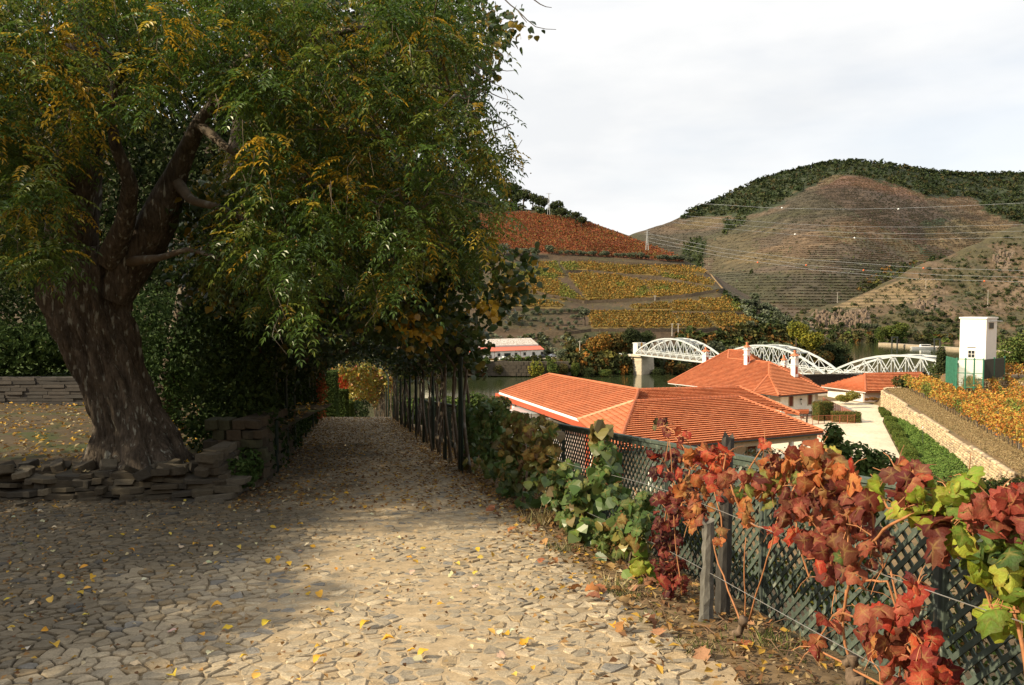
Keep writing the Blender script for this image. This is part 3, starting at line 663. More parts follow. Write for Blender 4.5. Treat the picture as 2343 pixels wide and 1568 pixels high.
tree_px('poplar_tree', 1852, 752, 815, 396, 52, BIGY, 'bright yellow tree on the wooded point, lower right of the two')
tree_px('plane_tree', 1372, 752, 822, 368, 56, BIGO, 'orange autumn tree left of the bridge end', .08)
tree_px('plane_tree', 1410, 758, 826, 368, 58, BIGM, 'brown green autumn tree touching the bridge end', .08)
tree_px('dark_tree', 1446, 752, 800, 362, 40, BIGD, 'dark evergreen tree behind the white hut', .05)
tree_px('dark_tree', 1478, 758, 800, 365, 36, BIGD, 'dark evergreen tree right of the white hut', .05)
tree_px('dark_tree', 1905, 785, 850, 405, 62, BIGD, 'dark tree at the tip of the wooded point')
tree_px('autumn_tree', 1888, 798, 845, 398, 34, BIGO, 'orange tree in front of the dark tree on the point')
tree_px('dark_tree', 1868, 800, 850, 396, 50, BIGM, 'brown tree low on the wooded point')
tree_px('dark_tree', 1926, 812, 852, 402, 34, BIGD, 'low dark tree overhanging the water at the point')
tree_px('river_tree', 2012, 748, 792, 640, 24, BIGG, 'slim green tree on the far shore left of the pair')
tree_px('river_tree', 2056, 738, 790, 640, 54, BIGG, 'wide green tree on the far shore at the quay end')
tree_px('river_tree', 2035, 745, 790, 644, 34, BIGG, 'middle green tree on the far shore at the quay end')
for i, (x, yt, yb, w, m, lab) in enumerate([(1075, 822, 858, 40, BIGM, 'olive green bush at the water left of the parked cars'), (1105, 826, 860, 36, BIGM, 'low bush under the left end of the white building'), (1140, 828, 860, 34, BIGM, 'dark bush on the river wall under the white pickup'),
        (1018, 815, 862, 50, BIGM, 'brown bush on the river bank far left'), (1228, 812, 866, 46, BIGY, 'yellow green bush hanging down the river wall'), (1262, 816, 864, 40, BIGG, 'green bush beside the yellow one on the river wall'),
        (1290, 824, 862, 34, BIGM, 'brown bush on the river wall'), (1316, 824, 862, 30, BIGG, 'small green bush at the end of the river wall'), (1345, 838, 862, 36, BIGD, 'low dark bush at the water near the pier'), (1385, 842, 862, 40, BIGG, 'low green bush left of the stone pier'), (1500, 838, 862, 50, BIGD, 'dark bush behind the stone pier'), (1560, 822, 866, 60, BIGM, 'brown willow at the water behind the bridge'), (1620, 826, 866, 55, BIGD, 'dark willow behind the middle of the bridge')]):
    b = atY(x, yb, 336); 
    o = bush('river_bush', atY(x, yb, 341 if x < 1440 else 352), w/2*340/FPX, (yb-yt)*340/FPX*0.95, m, lab)
# shrubs on the road side
for x, y, w, lab in [(1112, 812, 24, 'round dark shrub in front of the white building'), (1255, 806, 20, 'shrub at the right corner of the white building'), (1284, 800, 34, 'clipped round olive between the parked cars'), (1310, 800, 20, 'yellow green shrub right of the last parked car'), (1345, 795, 26, 'shrub under the orange tree')]:
    p = atZ(x, y+22, -22.4); bush('roadside_shrub', p, w/2*p.y/FPX, w*0.9*p.y/FPX, BUSHES[0] if 'olive' not in lab else OLIVES[0], lab, cat='shrub')
for i, (x, s) in enumerate([(1575, .9), (1598, 1.1), (1640, 1.3), (1680, .8), (1750, 1.3), (1775, 1.1), (1795, 1.0), (1530, .8)]):
    bush('olive_bush', atY(x, 805, 372), 3.6*s, 5*s, OLIVES[i % 4], 'round grey olive on the bank behind the bridge under the brown wood, %s in this list from the left' % nth(i) if False else 'round grey olive behind the bridge, %s' % ['left of the second arch start', 'under the first arch right half', 'between the first two arches', 'small one at the big roof chimney', 'over the second arch crown', 'right of the second arch crown', 'farthest right over the second arch', 'leftmost behind the first arch'][i], group='olives behind the bridge')

woods(HA, [(900, 823), (1345, 823), (1440, 812), (1440, 858), (900, 862)], 330, P_MIXA+P_GREEN[:1]+[((.05, .06, .022), 5)], 2.3, 24, 'bank_scrub', 'dark tangled scrub growing over the river wall and bank')
woods(HA, [(1440, 800), (1640, 800), (1700, 858), (1440, 862)], 160, P_MIXA+[((.05, .06, .022), 5)], 3.2, 24, 'bank_scrub', 'dark scrub on the bank behind the first bridge arch')

woods(HA, [(1290, 800), (1440, 796), (1445, 858), (1300, 858)], 150, P_MIXA+P_ORNG[:1]+[((.05, .06, .022), 5)], 3.6, 26, 'bank_scrub', 'dark autumn scrub on the bank left of the bridge pier')
# ================================================================== BRIDGE
M_WHITE = mat('white_paint', (0.80, 0.79, 0.76), 0.55, nscale=1.2, namt=0.05, nscale2=6, namt2=0.05)
M_WALLW = mat('white_render', (0.74, 0.71, 0.65), 0.9, nscale=0.8, namt=0.12, nscale2=5, namt2=0.08, bump=0.01, bscale=12, tint=((.5, .46, .38), .9, .62, .8))
M_STEEL = mat('white_steel', (0.50, 0.53, 0.54), 0.5, nscale=0.4, namt=0.08)
M_PIER = mat('pier_stone', (0.54, 0.47, 0.36), 0.9, nscale=0.6, namt=0.2, nscale2=3, namt2=0.25, bump=0.05)
M_STONE = mat('dark_stone', (0.085, 0.07, 0.052), 0.95, nscale=1.5, namt=0.35, nscale2=8, namt2=0.3, bump=0.03, bscale=10)
M_GLASS = mat('dark_glass', (0.03, 0.035, 0.04), 0.08, namt=0, spec=0.6)
M_BROWN = mat('brown_shutter', (0.13, 0.035, 0.02), 0.6, nscale=6, namt=0.2)
M_REDP = mat('red_paint', (0.42, 0.085, 0.04), 0.6, nscale=2, namt=0.12)
M_RUST = mat('rusty_rail', (0.36, 0.11, 0.06), 0.7, nscale=6, namt=0.2)
M_OCHRE = mat('ochre_paint', (0.5, 0.26, 0.04), 0.8, nscale=2, namt=0.1)
M_TRIM = mat('granite_trim', (0.42, 0.36, 0.27), 0.9, nscale=5, namt=0.15)
M_DARKM = mat('dark_metal', (0.035, 0.04, 0.038), 0.5, nscale=4, namt=0.2)
M_GUT = mat('grey_gutter', (0.55, 0.55, 0.53), 0.4, nscale=4, namt=0.1)
M_BLACK = mat('black_print', (0.04, 0.04, 0.045), 0.8, namt=0)
M_ASPH = mat('road_asphalt', (0.22, 0.19, 0.15), 0.9, nscale=1, namt=0.2)
BA = Vector((58.5, 354.0, 0)); BB = Vector((121.5, 187.0, 0)); ZD = 1.6-21.9
bdir = (BB-BA).normalized(); bnor = Vector((bdir.y, -bdir.x, 0)); 
if bnor.x > 0: bnor = -bnor          # towards upstream left / camera side
bridge = empty('road_bridge', (BA.x, BA.y, WATER_Z), label='white painted steel bridge of three arched truss spans over the river', cat='bridge')
def bl(p): return Vector(p)-Vector((BA.x, BA.y, WATER_Z))
SP_L = (BB-BA).length/3; RISE = 7.9; BW = 6.4
def chord(t): return RISE*(1-(2*t-1)**2)**0.93 if 0 < t < 1 else 0.0
NB = 12
for k in range(3):
    span = empty('bridge_span', (0, 0, 0)); span.parent = bridge
    s0 = BA+bdir*(SP_L*k)
    for side in (-1, 1):
        off = bnor*(BW/2*side)
        def P(t, z): return bl(s0+off+bdir*(SP_L*t)+Vector((0, 0, ZD+z)))
        for nm, zfun, w, h in (('top_chord', lambda t: chord(t)+0.3, .45, .55), ('bottom_chord', lambda t: 0, .45, .6)):
            mb = MB()
            for i in range(NB):
                a, b = i/NB*0.98+.01, (i+1)/NB*0.98+.01
                mb.bar(P(a, zfun(a)), P(b, zfun(b)), w, h)
            mb.build(nm, M_STEEL, span)
        mv = MB(); md = MB()
        for i in range(1, NB):
            t = i/NB*0.98+.01; mv = MB(); mv.bar(P(t, .2), P(t, chord(t)+.1), .22, .22, up=(0, 1, 0)); mv.build('upright', M_STEEL, span)
        for i in range(1, NB-1):
            a, b = i/NB*0.98+.01, (i+1)/NB*0.98+.01
            md = MB(); md.bar(P(a, chord(a)), P(b, .2), .16, .2); md.bar(P(b, chord(b)), P(a, .2), .16, .2); md.build('cross_brace', M_STEEL, span)
        mr = MB(); mr.bar(P(.01, 1.9), P(.99, 1.9), .12, .3); mr.bar(P(.01, 1.4), P(.99, 1.4), .1, .12); mr.build('handrail', M_STEEL, span)
    def Q(t, s, z): return bl(s0+bnor*(BW/2*s)+bdir*(SP_L*t)+Vector((0, 0, ZD+z)))
    mt = MB()
    for i in range(3, 10):
        t = i/NB*.98+.01; t2 = (i+1)/NB*.98+.01
        mt.bar(Q(t, -1, chord(t)+.3), Q(t, 1, chord(t)+.3), .2, .3)
        if i < 9: mt.bar(Q(t, -1, chord(t)+.3), Q(t2, 1, chord(t2)+.3), .12, .12); mt.bar(Q(t, 1, chord(t)+.3), Q(t2, -1, chord(t2)+.3), .12, .12)
    mt.build('top_bracing', M_STEEL, span)
    md = MB(); md.bar(Q(0, 0, .45), Q(1, 0, .45), BW-.7, .35); md.build('deck', M_ASPH, span)
# piers, each with a bright rounded nose
def pier(pt, w, l, label):
    o = Vector((pt.x, pt.y, WATER_Z-2)); t = empty('bridge_pier', o, label=label, cat='pier'); H = ZD-1.0-(WATER_Z-2)
    ang = math.atan2(-.66, -.75); t.rotation_euler.z = ang
    courses = 14
    for c in range(courses):
        z0 = H*c/courses; z1 = H*(c+1)/courses-0.05; k = 1+0.10*(1-(c+.5)/courses)
        mb = MB(); hw = w/2*k; hl = l/2*k
        pts = [(-hl, -hw+.3), (-hl+.3, -hw), (hl-.3, -hw), (hl, -hw+.3), (hl, hw-.3), (hl-.3, hw), (-hl+.3, hw), (-hl, hw-.3)]
        mb.prism(pts, z0, z1); mb.build('stone_course', M_PIER, t)
    mb = MB(); mb.prism([(-l/2-.6, -w/2-.3), (l/2+1.0, -w/2-.3), (l/2+1.0, w/2+.3), (-l/2-.6, w/2+.3)], H+.0, H+.9); mb.build('pier_cap', M_PIER, t)
pier(BA-bdir*1.2+Vector((1, 0, 0)), 7.2, 8.8, 'tall pale stone pier standing in the river at the left end of the bridge')
pier(BA+bdir*SP_L, 5, 8.5, 'stone pier between the first and second bridge arches')
pier(BA+bdir*SP_L*2, 5, 8.5, 'stone pier between the second and third bridge arches')
ab = empty('bridge_abutment', (BA.x-3, BA.y+10, WATER_Z), label='brown stone abutment behind the first pier under the white hut', cat='abutment'); 
mb = MB()
for c in range(7): mb.box(-11, -4.5, -6, 8, c*1.05, c*1.05+1.0)
mb.build('masonry', M_PIER, ab)
mb = MB(); mb.bar((-3.5, 0, 8.1), (1.5, -8.5, 8.3), 6.5, .6); mb.build('deck', M_ASPH, ab)
mb = MB(); mb.bar((-6.5, -3.2, 8.6), (-1.6, -11.2, 8.7), .3, 1.0); mb.build('parapet', M_STEEL, ab)
# near end landing
mb = MB(); mb.box(-4.5, 4.5, -8, 1, 0, 8.2); mb.build('bridge_abutment', M_PIER, loc=(BB.x, BB.y, WATER_Z+.0), label='near stone abutment of the bridge behind the vineyard tower', cat='abutment')
# hut
hp = atY(1462, 803, 358)
hut = empty('bridge_hut', hp, label='small white toll hut with ochre corner at the left end of the bridge', cat='hut'); hut.rotation_euler.z = 0.5
mb = MB(); mb.box(-2.3, 2.3, -1.6, 1.6, -1.8, 3.4); mb.build('wall', M_WALLW, hut)
mb = MB(); mb.box(-.35, .35, -2.0, -1.605, -1.8, 3.8); mb.build('ochre_pilaster', M_OCHRE, hut)
mb = MB(); mb.box(-2.5, 2.5, -1.8, 1.8, 3.4, 3.75); mb.build('roof', M_WHITE, hut)
for x in (-1.5, 1.3): mb = MB(); mb.box(x-.4, x+.4, -1.66, -1.603, .9, 2.3); mb.build('window', M_GLASS, hut)
mb = MB(); mb.tube([(0, -1.8, 3.8), (0, -1.8, 5.8)], .07); mb.build('flag_pole', M_DARKM, hut)
# ================================================================== ROOFS
M_TILE = mat('clay_tile', src='col', rough=0.82, nscale=0.5, namt=0.14, nscale2=3, namt2=0.10, spec=0.2, objvar=0.08)
M_TILED = mat('old_dark_tile', (0.05, 0.04, 0.033), 0.9, nscale=2, namt=0.3, objvar=0.1)
TILE_C = [((0.47, 0.168, 0.078), 5), ((0.44, 0.152, 0.070), 3), ((0.51, 0.195, 0.095), 2), ((0.38, 0.13, 0.066), .6)]
def tile_shape(w=.26, l=.42, lap=.05):
    """one interlocking tile, u across, v up the slope, raised nose at its lower end"""
    us = [-w/2, -w/2+.03, -w*.1, w*.18, w*.36, w/2]; hs = [.006, .03, .012, .03, .032, .006]
    V = []; F = []
    for v, dz in ((0, .125), (l, .004)):
        for u, h in zip(us, hs): V.append((u, v, h+dz))
    for u in (us[0], us[-1]): V.append((u, .08, -.01))
    n = len(us)
    for i in range(n-1): F.append((i, i+1, n+i+1, n+i))
    F.append((0, 2*n, 2*n+1, n-1))
    for i in range(1, n-1): pass
    F[-1] = tuple([2*n, 2*n+1]+list(range(n-1, -1, -1)))
    return V, F
TV, TF = tile_shape()
TVn = np.array(TV)
def plane_frame(p0, n):
    n = Vector(n).normalized(); up = (Vector((0, 0, 1))-n*n.z).normalized(); u = up.cross(n).normalized()
    if u.dot(Vector((1, 0, 0))) < 0 and False: u = -u
    return Vector(p0), u, up, n
def roof_face(parent, pts, p0, n, w=.26, l=.39, singles=0, name='roof', tw=None, m=None, dark=False):
    """pts: outline (world) on the plane; builds a slab and rows of tiles"""
    o = parent.location
    O, u, up, n = plane_frame(p0, n)
    P2 = [((p-O).dot(u), (p-O).dot(up)) for p in pts]
    mb = MB(); top = [p-o+n*.0 for p in pts]; bot = [q-n*.14 for q in top]; k = len(pts)
    mb.add(top+bot, [tuple(range(k)), tuple(range(2*k-1, k-1, -1))]+[(i, k+i, k+(i+1) % k, (i+1) % k) for i in range(k)])
    slab = mb.build(name, mat('clay_bed', (0.42, 0.12, 0.05), 0.9, nscale=2, namt=0.1) if not dark else M_TILED, parent)
    ul = [q[0] for q in P2]; vl = [q[1] for q in P2]
    us = np.arange(min(ul)+w/2, max(ul), w); vs = np.arange(min(vl), max(vl)-l*.3, l)
    U, Vv = np.meshgrid(us, vs); U = U.ravel(); Vv = Vv.ravel()
    m1 = inpoly(U, Vv+l*.5, P2) & (inpoly(U-w*.35, Vv+l*.45, P2) | inpoly(U+w*.35, Vv+l*.45, P2))
    U, Vv = U[m1], Vv[m1]
    R = np.array((u, up, n)); sc = np.array((w/.26, l/.39, 1.0 if l < .5 else 1.5))
    cen = np.array(O-o)+U[:, None]*np.array(u)+Vv[:, None]*np.array(up)
    wc = cen+np.array(o); dist = np.linalg.norm(wc-np.array(EYE), axis=1)
    order = np.argsort(dist); single = order[:singles]; rest = order[singles:]
    col = pick(TILE_C, len(U), .03)
    Vt = TVn*sc
    if len(rest):
        N = len(rest); jit = RNG.normal(0, .002, (N, 1, 3))
        VV = cen[rest][:, None, :]+(Vt@R)[None]+jit
        nv = len(TV); F = []
        quads = np.array([f for f in TF if len(f) == 4])
        i = np.arange(N)[:, None, None]*nv
        Fq = (i+quads[None]).reshape(-1, 4)
        nose = np.array(TF[-1]); n0 = nose[:2]
        # nose as triangles fan -> quads built from pairs
        fan = [(nose[0], nose[j], nose[j+1], nose[j+1]) for j in range(1, len(nose)-1)]
        tri = np.array([(a, b, c) for a, b, c, d in fan])
        Vall = VV.reshape(-1, 3)
        tq = np.concatenate([(np.arange(N)[:, None, None]*nv+np.array([[q[0], q[1], q[2]], [q[0], q[2], q[3]]])[None]).reshape(-1, 3) for q in quads]+[(i+tri[None]).reshape(-1, 3)])
        mm = M_TILED if dark else M_TILE
        obj('roof_tiles', npmesh('roof_tiles', Vall, tq, mm, np.repeat(col[rest], nv, 0)), slab, kind='stuff')
    if len(single):
        base = npmesh('tile', Vt@np.eye(3), [tuple(f) for f in TF], M_TILE, np.tile(TILE_C[0][0], (len(TV), 1)))
        rot = Matrix((u, up, n)).transposed().to_euler()
        for i in single:
            q = obj('tile', base, slab, loc=Vector(cen[i]), rot=rot)
    return slab
def ridge(parent, a, b, r=.13, step=.40, col=(0.44, 0.145, 0.07), lift=.05, dark=False):
    o = parent.location; a = a-o; b = b-o; L = (b-a).length; d = (b-a).normalized(); n = max(1, int(L/step))
    mb = MB(); k = 5; s = L/n
    for e, rr in ((0, r*1.12), (s*1.08, r*.92)):
        for i in range(k+1):
            t = math.pi*i/k; mb.v.append((math.cos(t)*rr, e, math.sin(t)*rr)); mb.c.append((1, 1, 1))
    for i in range(k): mb.f.append((i, i+1, k+2+i, k+1+i))
    mb.f.append(tuple(range(k, -1, -1)))
    me = npmesh('ridge_tile', np.array(mb.v), mb.f, M_TILE if not dark else M_TILED, np.tile(col, (len(mb.v), 1)))
    x = d.cross(Vector((0, 0, 1))).normalized(); z = x.cross(d); R = Matrix((x, d, z)).transposed().to_euler()
    for i in range(n): obj('ridge_tile', me, parent, loc=a+d*(s*i)+Vector((0, 0, lift)), rot=R)
def nrm_from(eA, eB, slope, inward):
    """unit normal of a roof plane that holds the level eave eA-eB and rises towards 'inward' """
    d = (eB-eA); d.z = 0; d.normalize(); h = Vector((-d.y, d.x, 0))
    if h.dot(Vector(inward)) < 0: h = -h
    return (Vector((0, 0, 1))-h*slope).normalized()
def gutter(parent, a, b, r=.08, m=None, drop=.12):
    mb = MB(); o = parent.location; mb.tube([a-o-Vector((0, 0, drop)), b-o-Vector((0, 0, drop))], r, 6); mb.build('gutter', m or M_GUT, parent)
def wall_quad(parent, a, b, z0, z1, t=.3, m=None, name='wall'):
    o = parent.location; mb = MB(); A = Vector((a.x, a.y, 0)); B = Vector((b.x, b.y, 0)); d = (B-A); L = d.length; d.normalize(); n = Vector((-d.y, d.x, 0))
    M = Matrix((d, n, Vector((0, 0, 1)))).transposed().to_4x4(); M.translation = Vector((a.x-o.x, a.y-o.y, -o.z))
    mb.box(0, L, -t/2, t/2, z0, z1, M); return mb.build(name, m or M_WALLW, parent), M, L
def opening(parent, M, s, z, w, h, t=.3, m=None, frame=True, name='window', side=-1):
    """window on wall frame M at distance s: stone surround and dark pane"""
    f = MB(); y = side*(t/2)
    e = .14
    y0, y1 = sorted((y, y+side*.05))
    if frame:
        f.box(s-w/2-e, s-w/2, y0, y1, z-e, z+h+e, M); f.box(s+w/2, s+w/2+e, y0, y1, z-e, z+h+e, M)
        f.box(s-w/2, s+w/2, y0, y1, z+h, z+h+e, M); f.box(s-w/2-.05, s+w/2+.05, y0, y1+(.04 if side > 0 else 0), z-e, z, M)
        fo = f.build(name, M_TRIM, parent)
    g = MB(); y0, y1 = sorted((y, y+side*.02)); g.box(s-w/2, s+w/2, y0, y1, z, z+h, M)
    g.box(s-.02, s+.02, *sorted((y+side*.02, y+side*.035)), z, z+h, M)
    g.build('pane' if frame else name, m or M_GLASS, fo if frame else parent)
# ---------------- near L shaped house
eF1 = atZ(1430, 1031, -8.4); eF2 = atZ(1884, 989, -8.4)            # front eave
H1 = empty('courtyard_house', (10, 70, FLOOR), label='long low white house with orange hipped roof tiles behind the lattice fence', cat='house')
nF = nrm_from(eF1, eF2, .235, (0, 1, 0))
aF = lambda x, y: atP(x, y, eF1, nF)
eF1 = eF1+(eF1-eF2).normalized()*0.0
B1 = aF(1451, 920); B2 = aF(1690, 910); Bl = aF(1424, 985)
# keep the far ridge level
roof_face(H1, [aF(1410, 1033), eF2, B2, B1], eF1, nF, singles=300)
ridge(H1, B1, B2, r=.16); ridge(H1, B2, eF2, r=.15)
eL = atZ(1322, 962, -8.4)
hipn = (eL-B1).cross(Vector(aF(1410, 1033))-B1).normalized(); hipn = hipn if hipn.z > 0 else -hipn
roof_face(H1, [eL, aF(1410, 1033), B1], eL, hipn)
ridge(H1, eL, B1, r=.17, step=.6, col=(0.55, 0.30, 0.18)); ridge(H1, aF(1410, 1033), B1, r=.15)
# rear wing roof with parallel ridge
cA = atZ(1460, 893.5, -6.4); cB = atZ(1692, 887, -6.4)
nC = nrm_from(cA, cB, .235, (0, 1, 0)); aC = lambda x, y: atP(x, y, cA, nC)
C3 = aC(1829, 948); C4 = B1+(B2-B1)*1.0
roof_face(H1, [aC(1440, 925), aC(1700, 915), C3, cB, cA], cA, nC)
ridge(H1, cA, cB, r=.16); ridge(H1, cB, C3, r=.15)
# left wing
aE1 = atZ(1143, 898, -8.3); aE2 = atZ(1345, 966, -8.3)
nA = nrm_from(aE1, aE2, .30, (1, .3, 0)); aA = lambda x, y: atP(x, y, aE1, nA)
A1 = aA(1256, 857); A2 = aA(1460, 893); A3 = aA(1452, 921)
roof_face(H1, [aE1, aE2, A3, A2, A1], aE1, nA)
ridge(H1, A1, A2, r=.15); ridge(H1, aE1, A1, r=.15); ridge(H1, A3, A2, r=.15)
gutter(H1, aE1, aE2, .14, M_WHITE); 
d_ = (aE2-aE1).normalized(); side_ = Vector((d_.y, -d_.x, 0)); side_ = side_ if side_.x < 0 else -side_
mb = MB(); mb.bar(aE1-H1.location-Vector((0, 0, .45))-side_*.1-d_*1.2, aE2-H1.location-Vector((0, 0, .45))-side_*.1, .5, .5); mb.build('fascia', M_REDP, H1)
gutter(H1, aF(1410, 1033), eF2, .07, M_DARKM)
mb = MB(); o = H1.location; mb.bar(aF(1410, 1033)-o+Vector((0, .35, -.42)), eF2-o+Vector((-.5, .35, -.42)), .3, .42); mb.build('fascia', M_OCHRE if False else M_TRIM, H1)
# walls of the near house
bd = (eF2-eF1).normalized(); back = Vector((-bd.y, bd.x, 0)); back = back if back.y > 0 else -back
wa = aF(1410, 1033)+back*3.4; wb = eF2+back*3.4-bd*2.6
w_, M_, L_ = wall_quad(H1, wa, wb, FLOOR+.0, -8.0)
for s, wd, hh, zz0 in ((L_-1.8, .9, .8, -10.3), (L_-6.2, .9, 2.2, -11.6), (L_-10.5, .9, 1.2, -10.6), (L_-14.5, .9, 2.2, -11.6)):
    opening(H1, M_, s, zz0, wd, hh, m=M_BROWN)
for k in range(5):
    p = eF2-bd*(2.9+k*3.3)+back*.5-H1.location; mb = MB(); mb.tube([(p.x, p.y, 0), (p.x, p.y, 4.4)], .2, 8); mb.build('porch_pillar', M_WALLW, H1, smooth=False)
mb = MB(); q = [wa-H1.location-back*4, wb-H1.location-back*4+bd*2, wb-H1.location+bd*2, wa-H1.location]; mb.prism([(v.x, v.y) for v in q], 0, 1.6); mb.build('porch_floor', M_TRIM, H1)
wc = eF2+back*3.4-bd*.8; wall_quad(H1, wb, wb+back*7, FLOOR, -8.2)
# left wing walls with white windows
wl1 = aE1+(-side_)*1.2+d_*.8; wl2 = aE2-side_*1.2
w2_, M2_, L2_ = wall_quad(H1, wl1, wl2, FLOOR, -8.6, m=M_REDP)
for s in (1.0, 2.6, 4.2): opening(H1, M2_, s, -10.6, 1.1, 1.7, m=M_WHITE, frame=False, side=-1); opening(H1, M2_, s, -10.6, 1.1, 1.7, m=M_WHITE, frame=False, side=1)
wall_quad(H1, wl1, wl1+Vector((9, 4, 0)), FLOOR, -8.4)
# flat annex with skylight and red box
AX = empty('flat_annex', atZ(1240, 958, -9.5), label='flat roofed annex with glass skylight and red box beside the orange roof', cat='annex'); ao = AX.location
p = [atZ(1150, 950, -9.5), atZ(1195, 934, -9.5), atZ(1315, 949, -9.5), atZ(1420, 985, -9.5), atZ(1250, 985, -9.5)]
mb = MB(); mb.prism([((v-ao).x, (v-ao).y) for v in p], -3.9, 0); mb.build('wall', M_WALLW, AX)
mb = MB(); mb.prism([((v-ao).x*1.03, (v-ao).y*1.03) for v in p], .003, .16); mb.build('roof', mat('grey_roofing', (0.16, 0.15, 0.13), .9, nscale=2, namt=.3), AX)
q = [atZ(1158, 946, -9.3), atZ(1178, 934, -9.3), atZ(1256, 936, -9.3), atZ(1248, 947, -9.3)]
mb = MB(); mb.prism([((v-ao).x, (v-ao).y) for v in q], .17, .34); mb.build('skylight', mat('skylight_glass', (0.55, 0.6, 0.62), .12, namt=0, spec=.8), AX)
c = atZ(1263, 950, -9.3)-ao; mb = MB(); mb.box(c.x-.95, c.x+.95, c.y, c.y+1.2, .17, 0.95); mb.box(c.x-1.05, c.x+1.05, c.y-.1, c.y+1.3, .95, 1.05); mb.build('vent_box', M_REDP, AX)
q = [atZ(1255, 957, -9.3), atZ(1285, 949, -9.3), atZ(1310, 953, -9.3), atZ(1300, 961, -9.3)]
mb = MB(); mb.prism([((v-ao).x, (v-ao).y) for v in q], .17, .26); mb.build('skylight', MATS['skylight_glass'], AX)
# ---------------- middle house
ZE = 1.6-11.9
c1 = atZ(1528, 876, ZE); c2 = atZ(1724, 898, ZE); c3 = atZ(1782, 906.5, ZE); c4 = atZ(1893, 897, ZE)
H2 = empty('middle_house', (35, 110, FLOOR), label='larger white house with tall orange hipped roof and white chimneys', cat='house')
n1 = nrm_from(c1, c2, .42, (.8, .5, 0)); n2 = nrm_from(c3, c4, .42, (-.4, 1, 0))
a1 = lambda x, y: atP(x, y, c1, n1); a2 = lambda x, y: atP(x, y, c3, n2)
AP = a1(1667, 802); R2 = a1(1665, 821); R1 = a1(1760, 830); T = a1(1759, 857.6)
roof_face(H2, [c1, c2, T, R1, R2, AP], c1, n1)
R1b = a2(1760, 830); Tb = a2(1759, 857.6); K = a2(1803, 850)
roof_face(H2, [c3, c4, a2(1818, 848), R1b, Tb], c3, n2)
n3 = (c2-T).cross(c3-T).normalized(); n3 = n3 if n3.z > 0 else -n3
roof_face(H2, [c2, c3, T], c2, n3)
ridge(H2, R1, T, r=.17); ridge(H2, T, c2, r=.17); ridge(H2, T, c3, r=.17); ridge(H2, R1b, c4, r=.15); ridge(H2, c1, AP, r=.17); ridge(H2, R2, R1, r=.14)
# upper hip
AQ = AP+Vector((3.0, 1.3, 0)); u1 = R2; u2 = R1+Vector((0, 0, .1)); AQr = atY(1706, 803.5, AP.y-1.0); R1r = atY(1760, 831, R1.y)
n4 = (AP-R2).cross(R1r-R2).normalized(); n4 = n4 if n4.z > 0 else -n4
roof_face(H2, [R2, R1r, atP(1730, 824, R2, n4), atP(1706, 803, R2, n4), AP], R2, n4)
ridge(H2, AP, atP(1706, 803, R2, n4), r=.15); ridge(H2, AP, R2, r=.14)
# closing rear faces
o = H2.location; mb = MB(); bk = c1+Vector((14, 12, 0)); bk2 = c4+Vector((-2, 12, 0))
mb.add([c1-o, AP-o, bk-o, atP(1706, 803, R2, n4)-o, bk2-o, c4-o, R1b-o, R1r-o], [(0, 2, 1), (1, 2, 3), (3, 2, 4), (3, 4, 7), (7, 4, 5), (7, 5, 6)]); mb.build('rear_roof', MATS['clay_bed'], H2)
gutter(H2, c1, c2, .07, M_GUT); gutter(H2, c3, c4, .07, M_DARKM); gutter(H2, c2, c3, .07, M_DARKM)
e34 = (c4-c3).normalized(); inn = Vector((-e34.y, e34.x, 0)); inn = inn if inn.y > 0 else -inn
wR = c4-e34*1.0+inn*1.0; wL = atZ(1800, 905, ZE)+inn*1.1; wR.z = wL.z = 0
w3_, M3_, L3_ = wall_quad(H2, wL, wR, FLOOR, ZE-.1)
opening(H2, M3_, L3_*.26, -12.05+.1, .75, 1.5, m=M_BROWN); opening(H2, M3_, L3_*.78, -12.05+.1, .75, 1.5, m=M_BROWN)
mb = MB(); mb.box(L3_-.45, L3_+.02, -.19, .17, FLOOR, ZE-.1, M3_); mb.box(0, L3_-.45, -.18, -.152, FLOOR, FLOOR+.35, M3_); mb.build('corner_stone', M_TRIM, H2)
wall_quad(H2, wR, wR+inn*9, FLOOR, ZE-.1)
# recessed entrance part
wM = wL+inn*1.6; wN = c2+Vector((1.0, 2.4, 0)); w4_, M4_, L4_ = wall_quad(H2, wN, wM, FLOOR, ZE-.1)
opening(H2, M4_, L4_*.72, FLOOR+.3, 1.0, 2.3, m=M_BROWN); opening(H2, M4_, L4_*.35, FLOOR+1.2, .8, 1.2, m=M_BROWN)
wall_quad(H2, wM, wL, FLOOR, ZE-.1, m=M_TRIM)
wK = c1+Vector((1.6, .4, 0)); wall_quad(H2, wK+Vector((2.5, -1.5, 0)), wN, FLOOR, ZE-.1)
for i in range(3):
    p = lerp(c1, c2, .08+.1*i)-o+Vector((.9, .5, 0)); mb = MB(); mb.box(p.x-.14, p.x+.14, p.y-.14, p.y+.14, 0, ZE-FLOOR-.05); mb.build('veranda_post', M_WALLW, H2)
mb = MB(); p = atZ(1543, 878, ZE)-o; mb.tube([p+Vector((0, 0, -.15)), p+Vector((1.6, .2, -1.6)), p+Vector((1.6, .2, -4))], .05); mb.build('drain_pipe', M_GUT, H2)
